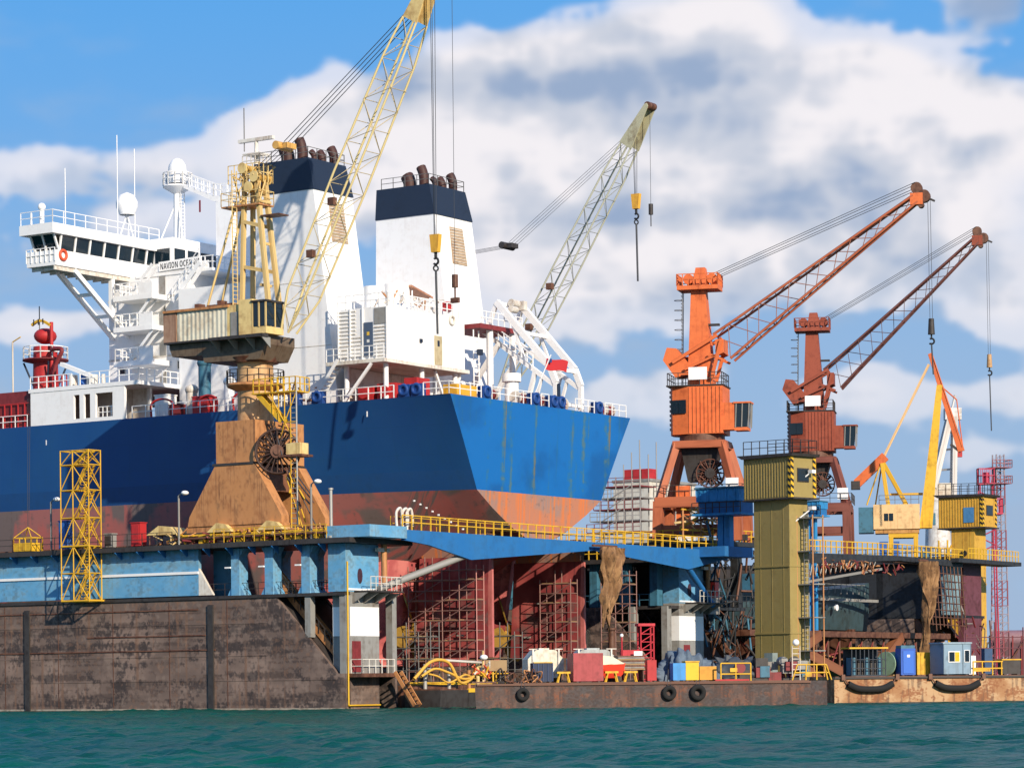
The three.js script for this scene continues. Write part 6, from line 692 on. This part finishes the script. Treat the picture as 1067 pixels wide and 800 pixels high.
// boxes and gear on the rusty barge
const crate = (name, label, cat, pos, turn, w, h, d, m, o = {}) => { const t = thing(name, label, cat, pos, turn, o.group); bx(t, 'body', m, -w / 2, w / 2, .08, h, -d / 2, d / 2); for (const s of [-1, 1]) bx(t, 'skid', W_.darkSteel, s * w * .36 - .08, s * w * .36 + .08, 0, .08, -d / 2, d / 2); if (o.ribs) for (let k = 0; k <= o.ribs; k++) bx(t, 'panel_rib', o.ribM ?? m, -w / 2 + k * (w - .06) / o.ribs, -w / 2 + k * (w - .06) / o.ribs + .06, .1, h - .05, d / 2, d / 2 + .05); if (o.lid) bx(t, 'lid', o.lid, -w / 2 - .05, w / 2 + .05, h, h + .1, -d / 2 - .05, d / 2 + .05); return t; };
const faceted = (label, pos, m, w) => { const t = thing('ventilation_tank', label, 'tank', pos, R1, 'eight sided tanks on the barge'), o = [[-w, .9], [-w * .62, .35], [w * .62, .35], [w, .9], [w, 1.75], [w * .55, 2.45], [-w * .55, 2.45], [-w, 1.75]]; new MB().prism(o, -1.1, 1.1).build('shell', m, t); bx(t, 'cap', m, -w * .28, w * .28, 2.45, 2.58, -.5, .5); for (const x of [-w * .72, w * .72]) { bx(t, 'frame_post', W_.whiteOld, x - .06, x + .06, 0, 2.5, 1.12, 1.24); bx(t, 'saddle', W_.darkSteel, x - .2, x + .2, 0, .7, -1, 1); } beam(t, 'frame_rail', W_.whiteOld, [-w * .95, 2.5, 1.15], [-w * .5, 2.5, 1.15], .07, .07); beam(t, 'frame_rail', W_.whiteOld, [w * .5, 2.5, 1.15], [w * .95, 2.5, 1.15], .07, .07); return t; };
faceted('cream white eight sided tank behind the dark generator crate', B1(566, 4.5), M('#dcd6c2', { rust: .3, dirt: .35 }), 1.36); faceted('grey eight sided tank behind the red container', B1(617, 6), M('#a8aeac', { rust: .15, dirt: .25 }), 1.75);
{ const t = crate('generator_crate', 'navy blue open generator crate in front of the white tank', 'generator', B1(564.5, 1.6), R1, 1.5, 1.45, 1.1, M('#1b2a46', { rust: .15, dirt: .2 }), { ribs: 4, ribM: M('#2d4470', {}) }); bx(t, 'yellow_top', W_.yellow, -.7, .7, 1.45, 1.52, .3, .58); }
crate('steel_container', 'plain red steel container standing on the rusty barge', 'container', B1(610, 1.6), R1, 2.25, 2.15, 2.2, M('#a84446', { rust: .3, dirt: .35 }));
{ const t = thing('small_boat', 'small orange red boat with cream canopy beside the red container', 'boat', B1(634, 3.2), R1 + .3), m = flat('#d8402a', .45); new MB().hexa([[-1.2, .3, -.4], [.8, .3, -.3], [.8, .3, .3], [-1.2, .3, .4]], [[-1.4, 1.25, -.9], [2, 1.45, -.15], [2, 1.45, .15], [-1.4, 1.25, .9]]).build('hull', m, t); new MB().hexa([[-1.3, 1.25, -.8], [1.2, 1.35, -.4], [1.2, 1.35, .4], [-1.3, 1.25, .8]], [[-1, 2, -.5], [.2, 1.9, -.3], [.2, 1.9, .3], [-1, 2, .5]]).build('canopy', M('#e4d6b4', { rust: .1, dirt: .15 }), t); for (const x of [-.8, .6]) bx(t, 'cradle', W_.darkSteel, x - .15, x + .15, 0, .45, -.5, .5); }
{ const t = crate('timber_stack', 'stack of grey brown sheets behind the small yellow stools', 'stack', B1(656, 4), R1, 2, .1, 1.4, W_.rusty); for (let k = 0; k < 9; k++) bx(t, 'sheet', [W_.plank, W_.grey, W_.rusty][k % 3], -1.05 + (k % 2) * .06, 1.05 - (k % 3) * .05, .9 + k * .12, 1.0 + k * .12, -.7, .7); for (const x of [-.9, .9]) bx(t, 'leg', W_.rusty, x - .08, x + .08, 0, .92, -.6, .6); }
for (const [px, l] of [[637, 'small yellow trestle stool below the orange boat'], [657, 'small yellow trestle stool in front of the sheet stack'], [587, 'yellow trestle stool between generator crate and red container']]) { const t = thing('trestle', l, 'trestle', B1(px, .9), R1, 'yellow trestles on the rusty barge'); bx(t, 'top', W_.yellow, -.5, .5, .65, .8, -.25, .25); for (const x of [-.35, .35]) for (const z of [-.2, .2]) rod(t, 'leg', W_.yellow, [x * 1.25, 0, z * 1.2], [x * .8, .68, z], .06); }
{ const t = thing('hoist_frame', 'red lattice hoist frame standing on the rusty barge', 'hoist', B1(668, 5.5), R1), m = M('#c02a38', { rust: .2, dirt: .15 }); for (const [x, z] of [[-.1, -.5], [.9, -.5], [.9, .5], [-.1, .5]]) rod(t, 'upright', m, [x, 0, z], [x, 4.3, z], .07); for (let k = 0; k < 7; k++) { rod(t, 'lacing', m, [-.1, k * .6, .5], [.9, k * .6 + .6, .5], .04); rod(t, 'lacing', m, [-.1, k * .6, .5], [.9, k * .6, .5], .04); } bx(t, 'top', m, -.3, 1, 4.2, 4.4, -.6, .6); bx(t, 'engine_box', m, -1.5, -.1, 1.5, 2.4, -.5, .5); for (const x of [-1.5, -.3]) rod(t, 'leg', m, [x, 0, .4], [x, 1.5, .4], .08); rod(t, 'mast', m, [-1.55, 1.6, .4], [-1.55, 3.4, .4], .06); new MB().ball([-1.55, 3.5, .4], .14).build('lamp', W_.white, t); bx(t, 'sign', W_.white, -.75, -.1, 1.9, 2.3, .95, 1); rod(t, 'sign_post', W_.white, [-.4, 0, .95], [-.4, 1.95, .95], .04); }
crate('tool_box', 'light blue steel box on the rusty barge beside a yellow one', 'box', B1(706.5, 1), R1, .95, 1.35, 1, M('#3f8fd0', { rust: .15, dirt: .3 })); crate('tool_box', 'bright yellow steel box on the rusty barge beside a blue one', 'box', B1(720, 1), R1, 1, 1.4, 1, M('#e0b626', { rust: .15, dirt: .3 }), { lid: W_.yellow }); crate('tool_box', 'low orange yellow box behind the bright yellow one', 'box', B1(736, 2.4), R1, 1.3, 1.1, 1.2, M('#c9912c', { rust: .2, dirt: .25 })); crate('red_gas_box', 'small red steel rack at the foot of the hoist frame', 'rack', B1(678.5, 1.5), R1, .7, 1.6, .7, W_.red);
{ const t = thing('barrier', 'yellow rectangular pipe barrier with a small sign', 'barrier', B1(767, .8), R1); for (const x of [-1.15, 0, 1.15]) rod(t, 'post', W_.yellow, [x, 0, 0], [x, 1.3, 0], .06); for (const y of [.5, 1.3]) rod(t, 'rail', W_.yellow, [-1.15, y, 0], [1.15, y, 0], .06); bx(t, 'sign', W_.yellow, -.45, .1, .65, .95, .05, .08); }
{ const t = thing('barrier', 'yellow pipe barrier with splayed ends near the right end of the rusty barge', 'barrier', B1(846, 1.2), R1); for (const [x, w] of [[-1.1, -1.5], [-.4, -.45], [.4, .4], [1, 1.25], [1.15, 1.55]]) rod(t, 'post', W_.yellow, [w, 0, 0], [x, 1.15, 0], .06); for (const y of [.55, 1.15]) rod(t, 'rail', W_.yellow, [y > 1 ? -1.1 : -1.3, y, 0], [y > 1 ? 1.15 : 1.35, y, 0], .06); bx(t, 'sign', W_.yellow, -.5, 0, .25, .6, .05, .09); }
// heaps under grey sheeting and machine parts behind
function heap(label, cat, name, pos, w, h, d, m, seed) { const t = thing(name, label, cat, pos, R1), g = new THREE.SphereGeometry(1, 44, 18, 0, PI * 2, 0, PI / 2), p = g.attributes.position; for (let i = 0; i < p.count; i++) { const x = p.getX(i), y = p.getY(i), z = p.getZ(i), k = .45 + .55 * vn(x * 3 + seed, z * 3 + y * 2 + seed, 256, 256, seed) + .55 * vn(x * 8 + seed, y * 8 + z * 7, 256, 256, seed + 3) + .1 * sin(x * 14 + seed) * y; p.setXYZ(i, x * w * k, max(0, y * h * k), z * d * k); } g.computeVertexNormals(); new MB().add(g).build('sheeting', m, t); for (let k = 0; k < 4; k++) rod(t, 'lashing', W_.cable, [-w * .8 + k * w * .5, .05, d * .9], [-w * .6 + k * w * .5, h * .8, 0], .05); return t; }
heap('heap of gear under blue grey sheeting behind the coloured boxes', 'heap', 'covered_heap', B1(716, 6), 2.3, 2.0, 1.4, W_.tarpGrey, 3); heap('dark low heap of gear under sheeting behind the yellow barrier', 'heap', 'covered_heap', B1(768, 7), 2.6, 1.6, 1.4, M('#3c4248', { dirt: .4 }), 9);
{ const t = thing('machine_parts', 'pile of grey and purple machine parts below the olive tower', 'machinery', B1(800, 6.5), R1); for (let k = 0; k < 26; k++) { const x = rnd(-2.6, 2.6), y = rnd(.2, 1.5), z = rnd(-1, 1), m = [W_.grey, W_.redDk, W_.darkSteel, W_.teal][k % 4]; if (k % 3) bx(t, 'part', m, x - rnd(.2, .6), x + rnd(.2, .6), max(0, y - .5), y + rnd(.1, .5), z - .4, z + .4); else new MB().tube([x, y, z - .4], [x, y, z + .5], rnd(.2, .45), rnd(.2, .45), 12).build('drum', m, t); } bx(t, 'bed', W_.darkSteel, -3, 3, 0, .2, -1.2, 1.2); }
{ const t = thing('white_lamp_stand', 'small white ladder frame with lamp beside the olive tower', 'lamp stand', B1(830, 4), R1); for (const x of [-.3, .3]) rod(t, 'stile', W_.whiteOld, [x, 0, 0], [x, 2.6, 0], .05); for (let k = 1; k < 7; k++) rod(t, 'rung', W_.whiteOld, [-.3, k * .4, 0], [.3, k * .4, 0], .035); new MB().ball([0, 2.85, 0], .26).build('lamp', W_.white, t); }
// sandy barge: cage, drum, toilet box, containers, cabin, rails
{ const t = thing('cage_container', 'dark barred cage container with yellow top edge', 'container', B2(901, 2), R2), m = M('#1c2733', { rust: .2, dirt: .3 }); for (let k = 0; k <= 8; k++) for (const z of [-.9, .9]) bx(t, 'bar', m, -1.45 + k * .36, -1.38 + k * .36, .1, 2.2, z - .03, z + .03); bx(t, 'floor', m, -1.5, 1.5, 0, .12, -1, 1); bx(t, 'top_rail', W_.yellow, -1.65, 1.65, 2.2, 2.32, -1, 1.05); bx(t, 'back_panel', m, -1.45, 1.45, .12, 2.18, -.86, -.8); for (let k = 0; k < 5; k++) bx(t, 'stowed_drum', [W_.teal, W_.darkSteel][k % 2], -1.3 + k * .55, -.85 + k * .55, .12, 1.5 - (k % 2) * .3, -.6, .5); for (const y of [.6, 1.3]) bx(t, 'cross_bar', m, -1.45, 1.45, y, y + .07, .93, .97); }
{ const t = thing('cable_drum', 'pale green steel drum between the dark cage and the blue box', 'drum', B2(928, 3), R2 + .5); new MB().tube([-.5, 1, 0], [.5, 1, 0], .7, .7, 22).build('core', M('#7c9c84', { rust: .3, dirt: .3 }), t); for (const x of [-.5, .5]) new MB().tube([x - .05, 1, 0], [x + .05, 1, 0], .98, .98, 24).build('flange', M('#8fae92', { rust: .3, dirt: .3 }), t); for (const x of [-.4, .4]) bx(t, 'chock', W_.plank, x - .1, x + .1, 0, .12, -.7, .7); }
{ const t = crate('portable_toilet', 'blue plastic cabin box with door on the sandy barge', 'portable toilet', B2(944, 2), R2, 1.25, 2.2, 1.2, M('#1f55b0', { rust: .02, dirt: .15, rough: .4 })); bx(t, 'door', M('#2a66c4', { rust: .02, dirt: .1, rough: .4 }), -.45, .45, .2, 2, .6, .65); bx(t, 'roof', W_.teal, -.6, .6, 2.2, 2.45, -.55, .55); bx(t, 'door_sign', W_.white, -.12, .12, 1.5, 1.7, .65, .67); }
{ const t = crate('yellow_container', 'yellow steel container behind the grey cabin', 'container', B2(964, 4), R2, 2.0, 1.9, 1.6, M('#d8aa28', { rust: .3, dirt: .3 }), { ribs: 6 }); bx(t, 'stand', W_.rusty, -1, 1, -.02, .1, -.9, .9); }
{ const t = thing('site_cabin', 'grey blue site cabin with two windows on the sandy barge', 'cabin', B2(991, 2), R2 + .16), m = M('#7f97a8', { rust: .2, dirt: .35 }), y0 = .12, h = 2.55; bx(t, 'wall', m, -1.3, 1.3, y0, h, -1, 1); bx(t, 'roof', M('#93a9b6', { dirt: .2 }), -1.38, 1.38, h, h + .12, -1.08, 1.08); const w = bx(t, 'window_frame', W_.white, -.85, .25, 1.05, 1.95, 1, 1.05); bx(w, 'pane', glassDark, -.78, -.28, 1.12, 1.88, 1.05, 1.07); bx(w, 'pane', M('#d8b42a', { rough: .2 }), -.24, .18, 1.12, 1.88, 1.05, 1.07); const w2 = bx(t, 'window_frame', W_.white, .65, 1.15, 1.05, 2.05, 1, 1.05); bx(w2, 'pane', glassDark, .7, 1.1, 1.1, 2, 1.05, 1.07); for (const x of [-1.3, .5, 1.24]) bx(t, 'corner_strip', M('#6d8596', { dirt: .2 }), x, x + .06, y0, h, 1, 1.04); for (const x of [-.9, .9]) bx(t, 'skid', W_.darkSteel, x - .1, x + .1, 0, y0, -1, 1); }
{ const t = thing('barrier', 'yellow guard rails beside the grey blue site cabin', 'barrier', B2(1030, 2.5), R2); for (const x of [-1.3, -.5, .4, 1.2]) rod(t, 'post', W_.yellow, [x, 0, 0], [x, 1.15, 0], .06); for (const y of [.55, 1.1]) rod(t, 'rail', W_.yellow, [-1.3, y, 0], [1.3, y, 0], .06); bx(t, 'kick_board', W_.yellow, -1.3, .2, .3, .5, -.02, .04); }
crate('grey_locker', 'dark grey locker with yellow lid at the edge of the sandy barge', 'locker', B2(1052, 3), R2, 1.6, 1.2, 1, W_.darkSteel, { lid: W_.yellow }); crate('white_freezer', 'small white box between the grey cabin and the golden tower', 'box', B2(1012, 4), R2, .6, 1.6, .7, W_.white); crate('blue_gas_cabinet', 'narrow dark blue cabinet at the foot of the golden tower', 'cabinet', B2(1029, 6.5), R2, .7, 2.2, .7, M('#24486e', { dirt: .2 }));
{ const t = thing('lattice_gantry', 'dark red scaffold trestles along the back of the sandy barge', 'scaffold', survey(1050, 705, 262), R2), m = flat('#6a3c40', .7); for (let k = 0; k < 8; k++) { rod(t, 'upright', m, [-4 + k * 1.4, -.5, 0], [-4 + k * 1.4, 4 + (k % 3) * .5, 0], .06); for (let j = 0; j < 4; j++) rod(t, 'ledger', m, [-4 + k * 1.4, .6 + j, 0], [-2.6 + k * 1.4, .6 + j, 0], .04); rod(t, 'brace', m, [-4 + k * 1.4, 0, 0], [-2.6 + k * 1.4, 3.6, 0], .04); } bx(t, 'base', W_.rusty, -4.4, 7, -2.4, -.5, -1, 1); }
// small dark pontoon with hoses left of the barge
{ const t = dockThing('hose_pontoon', 'small dark pontoon with valves between dock and barge', 'pontoon', [2.9, 0, -9.6]); new MB().prism([[-1.6, -1], [1.6, -1], [1.8, 1.5], [-1.8, 1.5]], -5, 3.4).build('float', W_.darkSteel, t); bx(t, 'deck', W_.rusty, -1.7, 1.7, 1.5, 1.6, -5, 3.4); bx(t, 'kerb', W_.yellow, 1.7, 1.82, 1.3, 1.62, -4.8, -.5); for (const [x, z, h, m] of [[.6, -3.6, 2.2, W_.cream], [.4, -2.6, 1.5, W_.tan], [.8, .8, 1.7, W_.galv], [0, 3, 2, W_.galv]]) new MB().tube([x, 1.6, z], [x, 1.6 + h, z], .16, .16, 10).tube([x - .5, 1.6 + h * .8, z], [x + .5, 1.6 + h * .8, z], .1).build('standpipe', m, t); rod(t, 'manifold', W_.whiteOld, [1.1, 3.9, 2.4], [1.1, 3.7, -3.4], .11); }
for (const [k, l] of [[0, 'thick yellow hose looping over the scaffold foot'], [1, 'yellow hose drooping in a wide loop beside the first'], [2, 'thin yellow hose running low along the pontoon']]) { const t = tag(new MB().pipe([[1.6, 2.2 + k * .2, 3.6 - k], [1.8, 3.6 - k * .6, 1.4 - k * .4], [2, 3.5 - k * .8, -.6], [2.2, 1.9 + k * .3, -2 - k * .3], [2, 2.3, -4], [1.4, 3 - k * .4, -5.2]], .13 - k * .025, 8).build('hose', M('#d9a640', { rust: .1, dirt: .2 })), l, 'hose', 'yellow hoses by the barge'); t.position.copy(D(2.2, .2, -7.4)); t.rotation.y = -TH; }
{ const t = thing('work_stand', 'yellow and tan work stand at the left end of the barge', 'stand', B1(517, 1.5), R1); for (const x of [-.7, 0, .7]) rod(t, 'leg', W_.yellow, [x, 0, 0], [x, 1.3, 0], .06); bx(t, 'board', W_.plank, -.8, .8, .9, 1.7, -.1, .1); rod(t, 'post', W_.cream, [-1, 0, .2], [-1, 2.4, .2], .09); rod(t, 'rail', W_.yellow, [-.9, .7, .1], [.9, .7, .1], .05); }
{ const t = thing('hydrant_rack', 'tangle of orange and white valve gear on the barge bow', 'machinery', B1(503, 1.2), R1); for (let k = 0; k < 18; k++) rod(t, 'pipe', [flat('#c8502c'), W_.yellow, W_.whiteOld][k % 3], [rnd(-.8, .8), rnd(0, 1.6), rnd(-.5, .5)], [rnd(-.8, .8), rnd(.2, 1.8), rnd(-.5, .5)], .07); bx(t, 'base', W_.rusty, -.9, .9, 0, .12, -.6, .6); new MB().ball([.1, 1.9, 0], .3, .7).build('cap', W_.white, t); }
{ const t = thing('cable_bundle', 'tangle of brown cables and pipes on the barge deck below the tank', 'cables', B1(545, 1), R1); for (let k = 0; k < 16; k++) { const x = rnd(-1.3, 1.3); t.add(new MB().pipe([[x, 0, rnd(-.4, .4)], [x + rnd(-.4, .4), rnd(.3, 1.1), rnd(-.4, .4)], [x + rnd(-.8, .8), rnd(.2, .8), rnd(-.4, .4)], [x + rnd(-1, 1), .03, rnd(-.4, .4)]], .05, 5).build('cable', [W_.rusty, W_.tan, W_.darkSteel][k % 3])); } }
// scaffolds round the rudders
function scaffold(label, pos, nx, ny, dx, dy, dz, mats, o = {}) { const t = dockThing('scaffold', label, 'scaffold', pos, 0, 'tube scaffolds under the stern'); for (let i = 0; i <= nx; i++) for (const z of [0, dz]) rod(t, 'upright', i === nx && o.pale ? M('#d09088', { dirt: .2 }) : mats[0], [i * dx, 0, z], [i * dx, ny * dy + (i % 2) * .8 + .4, z], .05); for (let j = 1; j <= ny; j++) { for (const z of [0, dz]) for (let i = 0; i < nx; i++) { if ((i * 7 + j * 5) % 6 || z) rod(t, 'ledger', mats[0], [i * dx, j * dy, z], [i * dx + dx, j * dy, z], .04); } for (let i = 0; i <= nx; i++) rod(t, 'transom_tube', mats[0], [i * dx, j * dy, 0], [i * dx, j * dy, dz], .04); if (j % 2 === 0) for (let i = 0; i < nx; i++) if ((i + j) % 3) bx(t, 'plank', W_.plank, i * dx, i * dx + dx, j * dy + .05, j * dy + .11, .1, dz - .1); } for (let j = 0; j + 2 <= ny; j += 2) for (let i = 0; i < nx; i += 2) rod(t, 'brace', mats[1], [i * dx, j * dy, dz], [i * dx + dx * min(2, nx - i), j * dy + dy * 2, dz], .045); return t; }
const sm = [W_.scaf, flat('#86605a', .6)];
scaffold('tall scaffold of thin tubes in front of the near rudder', [-6.6, 2.2, -18.8], 4, 11, 1.75, .85, 1.1, sm, { pale: 1 }); scaffold('scaffold of thin tubes beside the far rudder', [-2.6, 2.2, -33.2], 2, 10, 1.6, .85, 1.1, sm); scaffold('low scaffold beside the white dock end panel', [-1.4, 2.2, -9.6], 3, 4, 1.2, .9, 1.2, [W_.steel, W_.steel]); scaffold('short dark scaffold between the two rudders', [-2.2, 2.2, -24], 2, 4, 1.5, .95, 1.2, [W_.steel, W_.steel]); scaffold('narrow scaffold right of the far rudder under the hanging tarpaulin', [-.4, 2.2, -40], 2, 11, 1.5, .85, 1.2, sm);
// hanging tarpaulins
function drape(label, pos, H, w0, seed) { const N = 30, K = 40, g = new THREE.BufferGeometry(), p = [], ix = []; for (const s of [0, 1]) for (let j = 0; j <= N; j++) for (let i = 0; i <= K; i++) { const v = j / N, u = i / K - .5, w = w0 * (v < .12 ? lerp(.75, 1, v / .12) : lerp(1, .2, pow((v - .12) / .88, .62))), f = .95 * abs(sin(u * 9 + seed + v * 1.6)) + .5 * abs(sin(u * 17 - v * 4 + seed)) + .2 * abs(sin(u * 33 + v * 9)) + .25 * sin(u * 5 + v * 6 + seed); p.push(f * (1 - v * .4) + s * .04, -v * H * (1 - (.26 * abs(sin(u * 6 + seed)) + .1 * sin(u * 21)) * v), u * w * (1 + .16 * sin(v * 8 + seed + (u > 0 ? 2 : 0)) + .09 * sin(v * 19 + u * 5)) + .9 * v * sin(seed) + sin(v * 7 + seed) * .22 * w0 / 5); } for (let s = 0; s < 2; s++) for (let j = 0; j < N; j++) for (let i = 0; i < K; i++) { const a = s * (N + 1) * (K + 1) + j * (K + 1) + i; ix.push(...(s ? [a, a + 1, a + K + 1, a + 1, a + K + 2, a + K + 1] : [a, a + K + 1, a + 1, a + 1, a + K + 1, a + K + 2])); } g.setAttribute('position', new THREE.Float32BufferAttribute(p, 3)); g.setIndex(ix); g.computeVertexNormals(); const t = dockThing('tarpaulin', label, 'tarpaulin', pos); new MB().add(g).build('cloth', W_.tarp, t); beam(t, 'hanger_bar', W_.rusty, [.2, .15, -w0 * .4], [.2, .15, w0 * .4], .2, .2); rod(t, 'hanger_rope', W_.cable, [.2, .2, 0], [.1, 1.2, 0], .04); return t; }
drape('tan brown tarpaulin hanging from the joint of the blue gangway', [2.8, 13.8, -34], 7, 5.0, .4); drape('brown tarpaulin hanging from the second dock gangway', [1.9, 14.6, -100.6], 11.5, 2.6, 2.1);
tag(new MB().tube([0, -4, 0], [0, 5.4, 0], .32, .3, 12).tube([0, 5.4, 0], [0, 5.6, 0], .45).tube([0, 0, 0], [0, .3, 0], .6).build('mooring_pile', W_.rusty), 'dark steel pile below the tan tarpaulin', 'pile').position.copy(D(2.4, 1.2, -36));

renderer.render(scene, camera);
